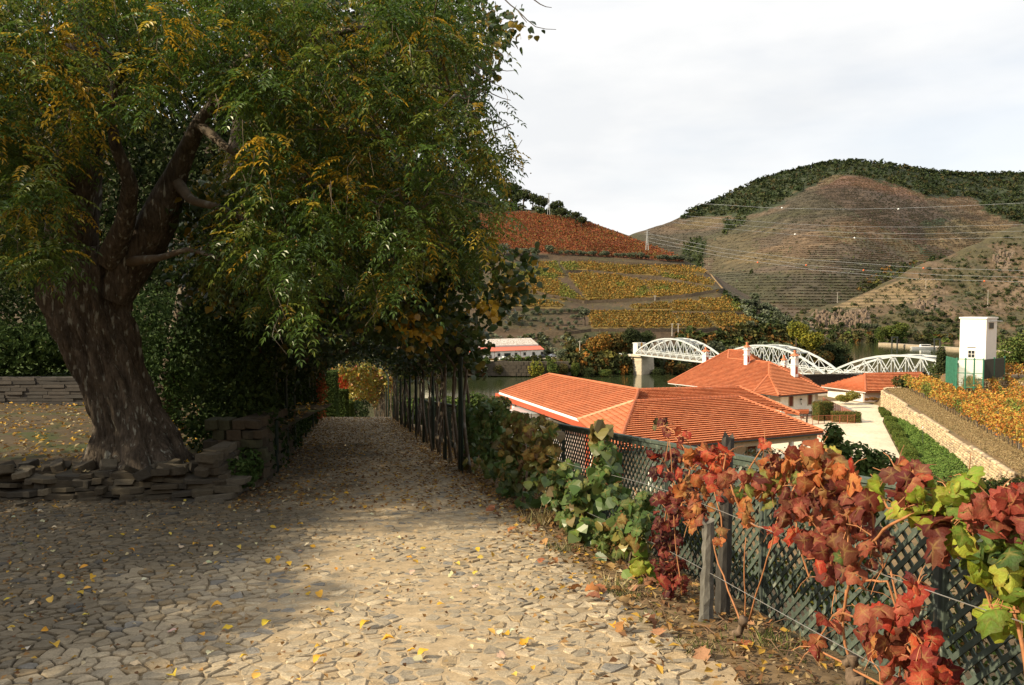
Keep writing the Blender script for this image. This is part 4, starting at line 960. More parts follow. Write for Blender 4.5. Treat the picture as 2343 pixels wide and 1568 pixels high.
# wall lantern
lp = atY(1827+225, 0, 1)*0
L0 = M3_ @ Vector((L3_*.52, -.28, 0))+o; lan = empty('wall_lantern', L0+Vector((0, 0, -12.1-FLOOR+0.0)), label='black iron lantern on the white wall between two brown shuttered windows', cat='lantern')
lan.location.z = -11.4
mb = MB(); mb.tube([(0, .15, -.35), (0, -.1, -.45), (0, -.12, -.2)], .035); mb.build('bracket', M_DARKM, lan)
mb = MB(); mb.prism([(.11, .0), (0, .11), (-.11, 0), (0, -.11)], -.2, .2); mb.build('lamp_glass', MATS['skylight_glass'], lan)
mb = MB(); mb.add([(.2, 0, .2), (0, .2, .2), (-.2, 0, .2), (0, -.2, .2), (0, 0, .42)], [(0, 1, 4), (1, 2, 4), (2, 3, 4), (3, 0, 4), (3, 2, 1, 0)]); mb.build('lamp_cap', M_DARKM, lan)
# chimneys
def chimney(parent, base, w, h, lab=None):
    t = MB(); o = parent.location; p = base-o
    c = empty('chimney', p); c.parent = parent
    mb = MB(); mb.box(-w/2, w/2, -w/2, w/2, -1.0, h); mb.box(-w/2-.1, w/2+.1, -w/2-.1, w/2+.1, h*.62, h*.67); mb.box(-w/2-.14, w/2+.14, -w/2-.14, w/2+.14, h, h+.12); mb.build('stack', M_WHITE, c)
    mb = MB(); mb.box(-w*.3, w*.3, w/2+.002-w-.01, -w/2+.0, h*.15, h*.55); mb.box(w/2, w/2+.02, -w*.3, w*.3, h*.15, h*.55); mb.build('red_panel', M_REDP, c)
    mb = MB()
    for a in (-1, 1):
        for b in (-1, 1): mb.box(a*w*.4-.07, a*w*.4+.07, b*w*.4-.07, b*w*.4+.07, h+.12, h+.4)
    mb.build('cap_leg', M_WHITE, c)
    mb = MB(); r = w*.72; mb.add([(-r, -r, h+.4), (r, -r, h+.4), (r, r, h+.4), (-r, r, h+.4), (-.1, -.1, h+.75), (.1, -.1, h+.75), (.1, .1, h+.75), (-.1, .1, h+.75)], [(0, 1, 5, 4), (1, 2, 6, 5), (2, 3, 7, 6), (3, 0, 4, 7), (4, 5, 6, 7), (3, 2, 1, 0)])
    mb.box(-.12, .12, -.12, .12, h+.75, h+1.15); mb.build('terracotta_cap', mat('terracotta', (0.5, .17, .08), .85, nscale=3, namt=.15), c)
    c.rotation_euler.z = 0.55
chimney(H2, a1(1708, 834), .62, 2.2); chimney(H2, a2(1817, 862), .72, 2.6)
chimney(H2, atY(1793, 846, 121), .55, 1.1); chimney(H2, atY(1614, 828, 134), .8, 1.4)
mb = MB(); p = a2(1836, 862)-o; mb.tube([p, p+Vector((0, 0, .6))], .06); mb.build('vent_pipe', M_GUT, H2)
# ---------------- low outbuilding
ZF = 1.6-13.3
d1 = atZ(1878, 884, ZF); d2 = atZ(1980, 897, ZF); d3 = atZ(2142, 894, ZF)
H3 = empty('low_outbuilding', (60, 125, FLOOR), label='low white outbuilding with orange hipped roof right of the pale courtyard', cat='house'); o = H3.location
m1 = nrm_from(d1, d2, .3, (1, .6, 0)); m2 = nrm_from(d2, d3, .3, (0, 1, 0)); e1 = lambda x, y: atP(x, y, d1, m1); e2 = lambda x, y: atP(x, y, d2, m2)
pk = e1(1978, 856.5); pk2 = e2(1978, 856.5); roof_face(H3, [d1, d2, pk2, pk], d1, m1, w=.34, l=.5); 
roof_face(H3, [d2, d3, e2(2106, 854), pk2], d2, m2, w=.34, l=.6)
ridge(H3, d2, pk2, r=.2); ridge(H3, pk2, e2(2106, 854), r=.17); ridge(H3, d3, e2(2106, 854), r=.17)
mb = MB(); mb.add([pk-o, d1-o, d1+Vector((14, 12, 0))-o, d3+Vector((2, 12, 0))-o, d3-o, e2(2106, 854)-o, pk2-o], [(0, 2, 1), (0, 6, 5, 2), (2, 5, 3), (3, 5, 4)]); mb.build('rear_roof', MATS['clay_bed'], H3)
x1 = d1+Vector((1.2, -.1, 0)); x2 = d2+Vector((.1, .9, 0)); x3 = d3+Vector((-1, 1, 0))
wall_quad(H3, x1, x2, FLOOR-1, ZF-.1); wall_quad(H3, x2, x3, FLOOR-1, ZF-.1, m=mat('pink_white_render', (0.62, 0.54, 0.50), .9, nscale=2, namt=.1)); wall_quad(H3, x1, x1+Vector((6, 10, 0)), FLOOR-1, ZF-.1)
gutter(H3, d1, d2, .08, M_GUT)
# dark roofed shed
SH = empty('dark_roofed_shed', atZ(1900, 900, FLOOR), label='long shed with old blackened tile roof behind the outbuilding', cat='shed'); o = SH.location
s1 = atY(1812, 860, 140); s2 = atY(2115, 852.5, 146); s3 = atZ(1885, 890, s1.z-1.9); s3 = atY(1872, 884, 134); s4 = atY(2150, 882, 137)
sn = (s2-s1).cross(s3-s1).normalized(); sn = sn if sn.z > 0 else -sn
roof_face(SH, [s3, atP(2140, 884, s1, sn), s2, s1], s1, sn, w=.34, l=.5, dark=True)
ridge(SH, s1, s2, r=.16, dark=True, step=.6)
mb = MB(); mb.add([s1-o, s2-o, s2-o+Vector((3, 9, -2.5)), s1-o+Vector((-3, 9, -2.5))], [(3, 2, 1, 0)]); mb.build('rear_roof', M_TILED, SH)
wall_quad(SH, s1+Vector((1, 6, 0)), s2+Vector((-1, 6, 0)), FLOOR-1, s1.z-2.4, m=M_WALLW); wall_quad(SH, s3+Vector((0, 1, 0)), s4+Vector((0, 1, 0)), FLOOR-1, s3.z-.5)
# ---------------- tower with green mesh
TW = empty('white_tower', (56.4, 95.5, -9.4), label='tall plain white tower standing over the vineyard at the right', cat='tower')
ztop = atY(2250, 727, 95).z; zbt = atY(2250, 822, 95).z
ta = xatY(2196, 95.5); tbx = xatY(2251.5, 93.6); tcx = xatY(2285, 95.2)
A_ = Vector((ta, 95.5, 0)); B_ = Vector((tbx, 93.2, 0)); C_ = Vector((tcx+.0, 95.6, 0)); D_ = A_+C_-B_
mb = MB(); o = TW.location; mb.prism([((v-o).x, (v-o).y) for v in (A_, B_, C_, D_)], 1.0, ztop-o.z-.12); mb.build('wall', M_WHITE, TW)
ce = (A_+C_)/2; mb = MB(); mb.prism([(((v-ce)*1.07+ce-o).x, ((v-ce)*1.07+ce-o).y) for v in (A_, B_, C_, D_)], ztop-o.z-.12, ztop-o.z+.06); mb.build('roof', M_WHITE, TW)
def onwall(P, Q, s, z, off=0.0):
    d = (Q-P).normalized(); n = Vector((d.y, -d.x, 0)); n = n if n.y < 0 else -n
    return P+d*s+n*off
def frame_of(P, Q):
    d = (Q-P).normalized(); n = Vector((d.y, -d.x, 0)); n = n if n.y < 0 else -n
    M = Matrix((d, -n, Vector((0, 0, 1)))).transposed().to_4x4(); M.translation = Vector((P.x-o.x, P.y-o.y, -o.z)); return M
MF = frame_of(A_, B_); L = (B_-A_).length; zw = atY(2225, 819, 94.5).z
f = MB(); f.box(L*.47-.42, L*.47+.42, -.05, -.003, zw, zw+.95, MF); wf = f.build('window', M_WHITE, TW)
for a in (-1, 1):
    for b in (0, 1):
        g = MB(); g.box(L*.47+a*.19-.16, L*.47+a*.19+.16, -.065, -.052, zw+.06+b*.44, zw+.06+b*.44+.38, MF); g.build('pane', M_GLASS, wf)
f = MB(); f.box(L*.3, L*.62, -.08, -.003, zw+1.25, zw+1.3, MF); f.build('ledge', M_DARKM, TW)
MG = frame_of(B_, C_); L2 = (C_-B_).length
f = MB(); f.box(L2*.2, L2*.66, -.06, -.003, ztop-1.35, ztop-.55, MG); f.build('vent_opening', M_TRIM, TW)
f = MB(); f.box(L2*.24, L2*.62, -.09, -.062, ztop-1.28, ztop-.62, MG); f.build('vent_grille', M_DARKM, TW)
f = MB(); f.tube([MG@Vector((L2*.1, -.25, ztop-.42)), MG@Vector((L2*.6, -.3, ztop-.40)), MG@Vector((L2*1.25, -.3, ztop-.47))], .06); f.build('roof_pipe', M_GUT, TW)
# green mesh enclosure
M_GMESH = mat('green_net', (0.05, 0.20, 0.13), .7, nscale=3, namt=.25)
EN = empty('green_mesh_enclosure', (55.5, 91, -9.5), label='green wire mesh enclosure wrapped round the foot of the white tower', cat='enclosure'); eo = EN.location
g1 = Vector((xatY(2191, 91), 91, 0)); g2 = Vector((xatY(2252, 89.5), 89.5, 0)); g3 = Vector((xatY(2300, 93.5), 93.5, 0))
zt_ = atY(2220, 822, 90.5).z; zb_ = atY(2220, 886, 90.5).z
def panel(P, Q, z0, z1, m, name='mesh_panel', step=.22, r=.022):
    d = Q-P; L = d.length; mb = MB(); n = int(L/step); mnum = int((z1-z0)/step)
    pt = lambda s, z: P+d*s-Vector((eo.x, eo.y, eo.z))+Vector((0, 0, z))
    H = z1-z0; k = int((L+H)/step)
    for i in range(-int(H/step), n+1):
        for sg in (0, 1):
            a0 = i*step; s0_, z0_, s1_, z1_ = a0, 0, a0+H, H
            if s0_ < 0: z0_ = -s0_; s0_ = 0
            if s1_ > L: z1_ = H-(s1_-L); s1_ = L
            if z1_ <= z0_: continue
            S0, S1 = (s0_/L, s1_/L) if sg == 0 else (1-s0_/L, 1-s1_/L)
            mb.bar(pt(S0, z0+z0_), pt(S1, z0+z1_), r*2, r)
    mb.build(name, m, EN, kind='stuff')
panel(g1, g2, zb_, zt_, M_GMESH, r=.02); panel(g2, g3, zb_+1.0, zt_, M_DARKM, r=.03); panel(g1, g1+Vector((1.5, 5, 0)), zb_, zt_, M_GMESH)
for P in (g1, lerp(g1, g2, .33), lerp(g1, g2, .66), g2, lerp(g2, g3, .5), g3):
    mb = MB(); mb.bar(P-eo+Vector((0, 0, zb_-.3)), P-eo+Vector((0, 0, zt_+.15)), .12, .12); mb.build('post', M_GMESH, EN)
for z in (zt_, (zt_+zb_)/2, zb_): mb = MB(); mb.bar(g1-eo+Vector((0, 0, z)), g2-eo+Vector((0, 0, z)), .08, .08); mb.build('rail', M_GMESH, EN)
# ---------------- riverside company building
RZ = -22.5
CB = empty('company_building', atZ(1160, 822, RZ), label='long white riverside building with red roof edge and dark lettering', cat='building'); o = CB.location
q0 = atZ(1242, 818.3, RZ); q1 = atZ(1075, 825.5, RZ); dd = (q0-q1).normalized(); q1 = q1-dd*18
w5, M5, L5 = wall_quad(CB, q1, q0, RZ, RZ+3.9, t=.3)
nb = Vector((-dd.y, dd.x, 0)); nb = nb if nb.y > 0 else -nb
wall_quad(CB, q0, q0+nb*12, RZ, RZ+4.2); wall_quad(CB, q1, q1+nb*12, RZ, RZ+4.2)
mb = MB(); mb.box(0, L5, -.2, -.151, RZ, RZ+.5, M5); mb.build('ochre_base', M_OCHRE, CB)
rn = nb
P = [q1-dd*.4-nb*.6, q0+dd*.4-nb*.6, q0+dd*.2+nb*3.0, q1-dd*.2+nb*3.0]
mb = MB(); mb.add([P[0]-o+Vector((0, 0, 3.85)), P[1]-o+Vector((0, 0, 3.85)), P[2]-o+Vector((0, 0, 5.5)), P[3]-o+Vector((0, 0, 5.5)), P[0]-o+Vector((0, 0, 3.7)), P[1]-o+Vector((0, 0, 3.7))], [(0, 1, 2, 3), (4, 5, 1, 0)]); mb.build('lower_roof', mat('salmon_roof', (0.62, .17, .11), .8, nscale=1, namt=.1), CB)
q = [q1+nb*3.0+dd*10, q0+nb*3.0-dd*.6, q0+nb*8-dd*1.5, q1+nb*8+dd*11]
mb = MB(); mb.add([q[0]-o+Vector((0, 0, 5.3)), q[1]-o+Vector((0, 0, 5.3)), q[1]-o+Vector((0, 0, 6.1)), q[0]-o+Vector((0, 0, 6.1))], [(0, 1, 2, 3)]); mb.build('clerestory_wall', M_WALLW, CB)
mb = MB(); mb.add([q[0]-o+Vector((0, 0, 6.1)), q[1]-o+Vector((0, 0, 6.1)), q[2]-o+Vector((0, 0, 8.9)), q[3]-o+Vector((0, 0, 8.9)), q[2]-o+Vector((0, 5, 6)), q[3]-o+Vector((0, 5, 6))], [(0, 1, 2, 3), (3, 2, 4, 5)]); mb.build('upper_roof', mat('whitewashed_roof', (0.62, .57, .5), .9, nscale=2.5, namt=.3, tint=((0.3, 0.2, 0.14), 3.0, .52, .6), stretch=(.5, 1, 1)), CB)
def cbx(z): return (z*0.2134+1740)/1.653   # zoom pixel of the close-up to frame pixel
def son(px):
    r_ = ray(px, 800); n = Vector((dd.y, -dd.x, 0)); t = (q1-EYE).dot(n)/r_.dot(n); return (EYE+r_*t-q1).dot(dd)
for zx, z0, w, h in ((205, 1.5, 1.3, 1.3), (375, 1.2, 1.3, 1.3), (530, .9, 1.3, 1.6), (683, 1.7, 1.3, 1.3), (985, 1.7, 1.3, 1.3), (1138, 1.7, 1.3, 1.3), (1295, 1.7, 1.3, 1.3), (1445, 1.7, 1.3, 1.3)):
    opening(CB, M5, son(cbx(zx)), RZ+z0-.3, w, h)
opening(CB, M5, son(cbx(833)), RZ+.55, 3.3, 2.1, name='entrance', frame=True)
mb = MB(); s = son(cbx(215)); mb.add([M5@Vector((s-1, -.16, RZ+2.7)), M5@Vector((s+1, -.16, RZ+2.7)), M5@Vector((s+1, -1.1, RZ+2.1)), M5@Vector((s-1, -1.1, RZ+2.1))], [(0, 1, 2, 3)]); mb.build('green_awning', mat('green_cloth', (0.03, .12, .08), .8, namt=0), CB)
for zx in (300, 605, 1060): 
    mb = MB(); s = son(cbx(zx)); mb.box(s-.06, s+.06, -.24, -.155, RZ, RZ+3.9, M5); mb.build('drain_pipe', M_RUST, CB)
def text(s, body, size, M, parent, x, z, y=-.17, m=None):
    c = bpy.data.curves.new('lettering', 'FONT'); c.body = body; c.size = size; c.extrude = .01; c.align_x = 'CENTER'; c.materials.append(m or M_BLACK)
    t0 = bpy.data.objects.new('lettering', c); COL.objects.link(t0); bpy.context.view_layer.update()
    me = bpy.data.meshes.new_from_object(t0.evaluated_get(bpy.context.evaluated_depsgraph_get())); bpy.data.objects.remove(t0); bpy.data.curves.remove(c)
    if not me.materials: me.materials.append(m or M_BLACK)
    t = obj('lettering', me, parent); t.matrix_local = M @ Matrix.Translation((x, y, z)) @ Matrix.Rotation(math.pi/2, 4, 'X'); return t
for body, zx in (('REAL', 415), ('COMPANHIA', 530), ('VELHA', 655), ('ROYAL', 1012), ('OPORTO', 1125)):
    text(None, body, .85, M5, CB, son(cbx(zx)), RZ+2.98+(.15 if zx > 800 else 0))
# riverside road and wall
mb = MB(); rp = [(1000, 829), (1100, 826.5), (1242, 821), (1330, 811), (1440, 803)]
pts = [atZ(x, y, RZ+.02) for x, y in rp]; pts = [pts[0]+(pts[0]-pts[1])*4]+pts
vs = []; 
for p in pts: vs += [p+Vector((0, -2.4, 0)), p+Vector((0, 2.6, 0))]
mb.add(vs, [(2*i, 2*i+2, 2*i+3, 2*i+1) for i in range(len(pts)-1)]); mb.build('riverside_road', mat('pale_road', (0.42, .35, .25), .9, nscale=.5, namt=.15), kind='structure')
mb = MB()
RW = empty('river_wall', atY(1200, 845, 341), label='dark stone river wall below the riverside road', cat='wall'); o = RW.location
for i in range(46):
    for c in range(4):
        x0 = -50+i*2.2+(c % 2)*1.1
        if x0+o.x > 24: continue
        yy = float(np.interp(x0+o.x, [-60, 0, 30, 55], [343, 340.6, 342, 346]))-o.y
        mb = MB(); mb.box(x0, x0+2.12, yy-.4-random.uniform(0, .12), yy+2, WATER_Z+.4+c*1.55-o.z, WATER_Z+.4+c*1.55+1.5-o.z); mb.build('stone', M_STONE, RW)
# quay far away
QY = obj('quay', None) if False else None
mb = MB(); qa = atZ(2017, 789, WATER_Z+.0); qb = atZ(2195, 801, WATER_Z+.0); qc = qb+(qb-qa)*1.2
mb.bar(Vector((qa.x, qa.y, WATER_Z)), Vector((qc.x, qc.y, WATER_Z)), 7, 3.2); mb.build('quay', mat('quay_stone', (0.36, .30, .22), .9, nscale=.4, namt=.25, nscale2=2, namt2=.3), label='long pale stone quay along the far shore', cat='quay')
for px in (2040, 2136):
    p = atZ(px, 793 if px < 2100 else 799, WATER_Z); t = MB()
    for dx in (-2, 2): t.tube([(dx, 0, -1), (dx, 0, 7.5)], .5, 8)
    t.box(-2.6, 2.6, -.5, .5, 6.9, 7.6); t.build('mooring_posts', M_DARKM, loc=p-Vector((0, 4, 0)), label='pair of dark mooring posts near the %s end of the quay' % ('left' if px < 2100 else 'tower'), cat='mooring post')
# boat
p = atZ(2106, 798, WATER_Z); bt = empty('motor_boat', p-Vector((0, 3, 0)), label='small white motor boat moored at the far quay', cat='boat')
mb = MB(); mb.add([(-9, -1.5, 1.4), (8, -1.5, 1.4), (11, 0, 1.7), (8, 1.5, 1.4), (-9, 1.5, 1.4), (-8, -1, -.3), (8, -.8, -.3), (9, 0, -.3), (8, .8, -.3), (-8, 1, -.3)], [(0, 1, 2, 3, 4), (9, 8, 7, 6, 5), (0, 5, 6, 1), (1, 6, 7, 2), (2, 7, 8, 3), (3, 8, 9, 4), (4, 9, 5, 0)]); mb.build('hull', M_WHITE, bt)
mb = MB(); mb.box(-2, 5, -1.1, 1.1, 1.4, 3.2); mb.build('cabin', M_WHITE, bt); mb = MB(); mb.box(-1.8, 4.8, -1.13, -1.1, 2.1, 2.9); mb.build('window', M_GLASS, bt)
# ---------------- parked cars on the river road
def car(px, py, L, colr, label, heading=None, truck=False, m=None):
    p = atZ(px, py, RZ+.04); t = empty('parked_car', p, label=label, cat='car' if not truck else 'pickup'); h = heading if heading is not None else math.atan2(dd.y, dd.x); t.rotation_euler.z = h
    t['group'] = 'cars parked along the river road'
    pm = mat('car_paint_%s' % colr[3], colr[:3], .3, namt=0, spec=.6)
    pr = [(-.5, .35), (-.49, .85), (-.46, .95), (-.30, 1.0), (-.22, 1.42), (.12, 1.45), (.24, 1.0), (.46, .86), (.5, .7), (.5, .35)] if not truck else [(-.5, .4), (-.5, 1.05), (-.08, 1.05), (-.04, 1.6), (.14, 1.6), (.24, 1.1), (.47, .98), (.5, .8), (.5, .4)]
    n = len(pr); mb = MB(); vs = [(x*L, -.84, z) for x, z in pr]+[(x*L, .84, z) for x, z in pr]
    vs = [(x, y*(.82 if z > 1.3 else 1), z) for x, y, z in vs]
    mb.add(vs, [tuple(range(n)), tuple(range(2*n-1, n-1, -1))]+[(i, i+n, (i+1) % n+n, (i+1) % n) for i in range(n)]); mb.build('body', pm, t)
    mb = MB(); a, b = ((-.27, .19) if not truck else (-.03, .2))
    for s in (-1, 1): mb.add([(a*L, s*.85, 1.02), (b*L, s*.85, 1.02), ((b-.08)*L, s*.76, 1.36), ((a+.06)*L, s*.76, 1.36)], [(0, 1, 2, 3)] if s < 0 else [(3, 2, 1, 0)])
    mb.build('window', M_GLASS, t)
    for x in (-.31, .31):
        for s in (-1, 1):
            mb = MB(); mb.tube([(x*L, s*.62, .33), (x*L, s*.87, .33)], .33, 12); mb.build('wheel', M_BLACK, t)
WH = (0.75, 0.75, 0.73, 'white'); SV = (0.45, .47, .5, 'silver'); DK = (.03, .035, .04, 'black')
car(cbx(765), 824.2, 4.9, WH, 'white pickup truck in front of the white riverside building', truck=True)
car(cbx(1300), 820.3, 4.6, SV, 'silver car under the right half of the white building')
car(cbx(1460), 818.6, 4.4, DK, 'black car at the right corner of the white building')
car(cbx(1635), 817.3, 4.2, SV, 'small silver car just right of the white building')
car(cbx(1930), 813.0, 4.3, WH, 'white car behind the clipped round olive'); car(cbx(1740), 816.0, 4.3, DK, 'dark car half hidden behind the clipped round olive'); car(1418, 806.5, 4.3, SV, 'grey car near the foot of the bridge')
# ---------------- power lines, pylons and poles
M_WIRE = mat('cable', (0.55, 0.55, 0.54), .5, namt=0); M_LATT = mat('galvanised', (0.36, .37, .37), .5, namt=0); M_POLEW = mat('concrete_pole', (.5, .46, .4), .8, namt=0)
def wire(pts, r, label, D0=None, balls=(), ballm=None):
    P = [atY(x, y, D) for x, y, D in pts]; o = P[0].copy(); t = empty('power_cable', o, label=label, cat='cable')
    Q = []
    for i in range(len(P)-1):
        for j in range(6): Q.append(lerp(P[i], P[i+1], j/6)-o)
    Q.append(P[-1]-o); mb = MB(); mb.tube(Q, r*.8, 4); mb.build('wire', M_WIRE, t)
    for (x, y, D) in balls:
        b = bpy.data.meshes.new('marker'); import bmesh; bmm = bmesh.new(); bmesh.ops.create_icosphere(bmm, subdivisions=2, radius=.8*D/700); bmm.to_mesh(b); bmm.free(); b.materials.append(ballm or M_WHITE)
        obj('marker_ball', b, t, loc=atY(x, y, D)-o)
def zc(x, y): return 1655+x*0.2949, 302.5+y*0.2949
M_ORB = mat('orange_marker', (.7, .16, .05), .5, namt=0)
def wz(l, D0=620, D1=700): return [(*zc(x, y), lerp(D0, D1, (x+600)/2900)) for x, y in l]
wire(wz([(-200, 555), (0, 565), (340, 588), (700, 597), (1000, 598), (1355, 592), (1800, 575), (2331, 550)]), .13, 'uppermost power cable with two white marker balls', balls=wz([(452, 589), (1355, 598)]))
wire(wz([(-300, 650), (0, 675), (500, 712), (1000, 735), (1600, 738), (2331, 716)]), .11, 'second power cable from the top across the mountain')
wire(wz([(-350, 680), (0, 714), (500, 752), (1000, 782), (1600, 790), (2331, 768)]), .11, 'third power cable from the top across the mountain')
wire(wz([(-400, 700), (0, 748), (500, 793), (1015, 822), (1600, 832), (2331, 815)]), .11, 'fourth power cable with two small white marker balls', balls=wz([(554, 794), (1015, 822)]))
wire(wz([(-576, 790), (0, 907), (600, 985), (1550, 1055), (2331, 1075)], 520, 500), .10, 'fifth power cable from the pylon with an orange marker ball', balls=wz([(1550, 1056)], 520, 500), ballm=M_ORB)
wire(wz([(-576, 822), (0, 938), (640, 1032), (1085, 1073), (1700, 1110), (2331, 1127)], 520, 500), .10, 'sixth power cable from the pylon with two orange marker balls', balls=wz([(640, 1033), (1085, 1073)], 520, 500), ballm=M_ORB)
wire(wz([(-576, 850), (0, 967), (700, 1070), (1500, 1140), (2331, 1163)], 520, 500), .10, 'lowest power cable from the pylon with orange marker balls', balls=wz([(264, 1012), (2022, 1157)], 520, 500), ballm=M_ORB)
def pylon(px, yt, yb, D, label, arms=3, w=None):
    b = atY(px, yb, D); h = atY(px, yt, D).z-b.z; w = w or h*.16; t = empty('lattice_pylon', b, label=label, cat='pylon'); leg = MB(); wt = w*.18; r = .08
    for sx in (-1, 1):
        for sy in (-1, 1): leg.bar((sx*w/2, sy*w/2, -3), (sx*wt/2, sy*wt/2, h), r*2, r*2)
    leg.build('mast_leg', M_LATT, t); br = MB(); n = 7
    for i in range(n):
        z0, z1 = h*i/n, h*(i+1)/n; a = lerp(w, wt, i/n)/2; c = lerp(w, wt, (i+1)/n)/2
        for s in (-1, 1): br.bar((-a, s*a, z0), (c, s*c, z1), r, r); br.bar((a, s*a, z0), (-c, s*c, z1), r, r); br.bar((s*a, -a, z0), (s*c, c, z1), r, r)
    br.build('bracing', M_LATT, t)
    for i in range(arms):
        z = h*(.98-.14*i); mb = MB(); aw = h*.16*(1+.15*(i == 1)); mb.bar((-aw, 0, z), (aw, 0, z), r*2, r*2); mb.bar((-aw, 0, z), (0, 0, z+h*.05), r, r); mb.bar((aw, 0, z), (0, 0, z+h*.05), r, r); mb.build('cross_arm', M_LATT, t)
pylon(1480, 527, 562, 520, 'lattice pylon standing where the two hills meet', 3)
pylon(1255, 443, 482, 560, 'slim lattice mast in front of the oaks on the hill crest', 1, 1.6)
def pole(px, yt, yb, D, label, r=.22):
    b = atY(px, yb, D); h = atY(px, yt, D).z-b.z; mb = MB(); mb.tube([(0, 0, -1), (0, 0, h)], [r, r*.6], 6); mb.box(-.9, .9, -.08, .08, h-.5, h-.3); mb.build('utility_pole', M_POLEW, loc=b, label=label, cat='pole')
for a in ((1498, 676, 697, 452, 'pole on the track below the large golden field'), (1915, 669, 691, 745, 'pole at the left end of the dry terraces across the river'), (2117, 640, 670, 800, 'pole in the middle of the rocky hillside'), (2259, 664, 701, 730, 'taller pole above the white tower on the rocky hillside'), (1326, 780, 806, 366, 'pale pole on the river road left of the orange tree'), (1537, 740, 765, 400, 'pole on the lowest terrace behind the bridge, left of two'), (1551, 740, 766, 400, 'pole on the lowest terrace behind the bridge, right of two')): pole(*a)
# far houses on the mountain
def farhouse(px, py, D, w, h, label, rm=None, rz=0.0):
    b = atY(px, py, D); t = empty('far_house', b, label=label, cat='house'); t.rotation_euler.z = rz
    mb = MB(); mb.box(-w/2, w/2, -4, 4, -2, h); mb.build('wall', M_WHITE, t)
    mb = MB(); mb.add([(-w/2-.6, -4.6, h), (w/2+.6, -4.6, h), (w/2+.6, 4.6, h), (-w/2-.6, 4.6, h), (-w/2+2, 0, h+2.3), (w/2-2, 0, h+2.3)], [(0, 1, 5, 4), (1, 2, 5), (2, 3, 4, 5), (3, 0, 4), (3, 2, 1, 0)]); mb.build('roof', rm or M_TILED, t)
    for x in np.linspace(-w/2+2, w/2-2, max(2, int(w/5))): g = MB(); g.box(x-.6, x+.6, -4.06, -4.003, 1.5, 3.2); g.build('window', M_GLASS, t)
farhouse(1797, 629, 1270, 20, 7, 'white two storey farmhouse at the foot of the far mountain, right block')
farhouse(1779, 631, 1262, 16, 4, 'low white wing left of the farmhouse at the foot of the far mountain')
farhouse(1872, 619, 1290, 16, 4.5, 'small cream house with red roof on the far mountain', MATS['terracotta'])
b_ = atY(1717, 652, 1200); cp = empty('far_chapel', b_, label='tiny white chapel by a dark cypress on the far mountain', cat='chapel')
mb = MB(); mb.box(-2.5, 2.5, -3, 3, -1, 4); mb.add([(-2.5, -3, 4), (2.5, -3, 4), (0, -3, 7), (-2.5, 3, 4), (2.5, 3, 4), (0, 3, 7)], [(0, 1, 2), (5, 4, 3), (0, 2, 5, 3), (1, 4, 5, 2)]); mb.build('wall', M_WHITE, cp)
CYP = puffmesh('crown', 500, .3, P_DARK, 5, 1, 77)
t = tree('cypress_tree', atY(1718.5, 650, 1215), 22, 4, CYP, 'dark cypress behind the tiny chapel on the far mountain', trunkfrac=.05)
# ================================================================== YARD ON THE RIGHT
M_COURT = mat('pale_courtyard', (0.60, 0.52, 0.39), .95, nscale=.35, namt=.14, nscale2=5, namt2=.2, bump=.015, bscale=9, tint=((.40, .33, .22), .45, .60, .75), stretch=(1, .5, 1))
def hx(D): return 36.2+(D-70.3)*.398
cp_ = [(20, 62), (hx(62)-.3, 62), (hx(70)-.3, 70), (hx(85)-.3, 85), (hx(100)-.3, 100), (hx(110)+1, 110), (55, 117), (53, 122), (46, 121.5), (40, 112), (30, 99), (27, 80)]
obj('courtyard', npmesh('courtyard', [(x, y, FLOOR+.09) for x, y in cp_], [tuple(range(len(cp_)))], M_COURT), kind='structure')
M_WARM = mat('warm_wall_stone', src='col', rough=.95, nscale=3, namt=.3, nscale2=12, namt2=.25, bump=.03, bscale=14)
def rock_mesh(name, seed, m, k=8):
    g = random.Random(seed); V = []; F = []
    for li, (z, s) in enumerate(((-.5, .78), (-.15, 1.0), (.25, .97), (.5, .72))):
        for i in range(k):
            a = 6.283*i/k; V.append((math.cos(a)*.5*s*g.uniform(.85, 1.12)*1.15, math.sin(a)*.5*s*g.uniform(.85, 1.12)*1.1, z+g.uniform(-.07, .07)))
    for l in range(3):
        for i in range(k): F.append((l*k+i, l*k+(i+1) % k, (l+1)*k+(i+1) % k, (l+1)*k+i))
    F.append(tuple(range(3*k, 4*k))); F.append(tuple(range(k-1, -1, -1)))
    return npmesh(name, V, F, m)
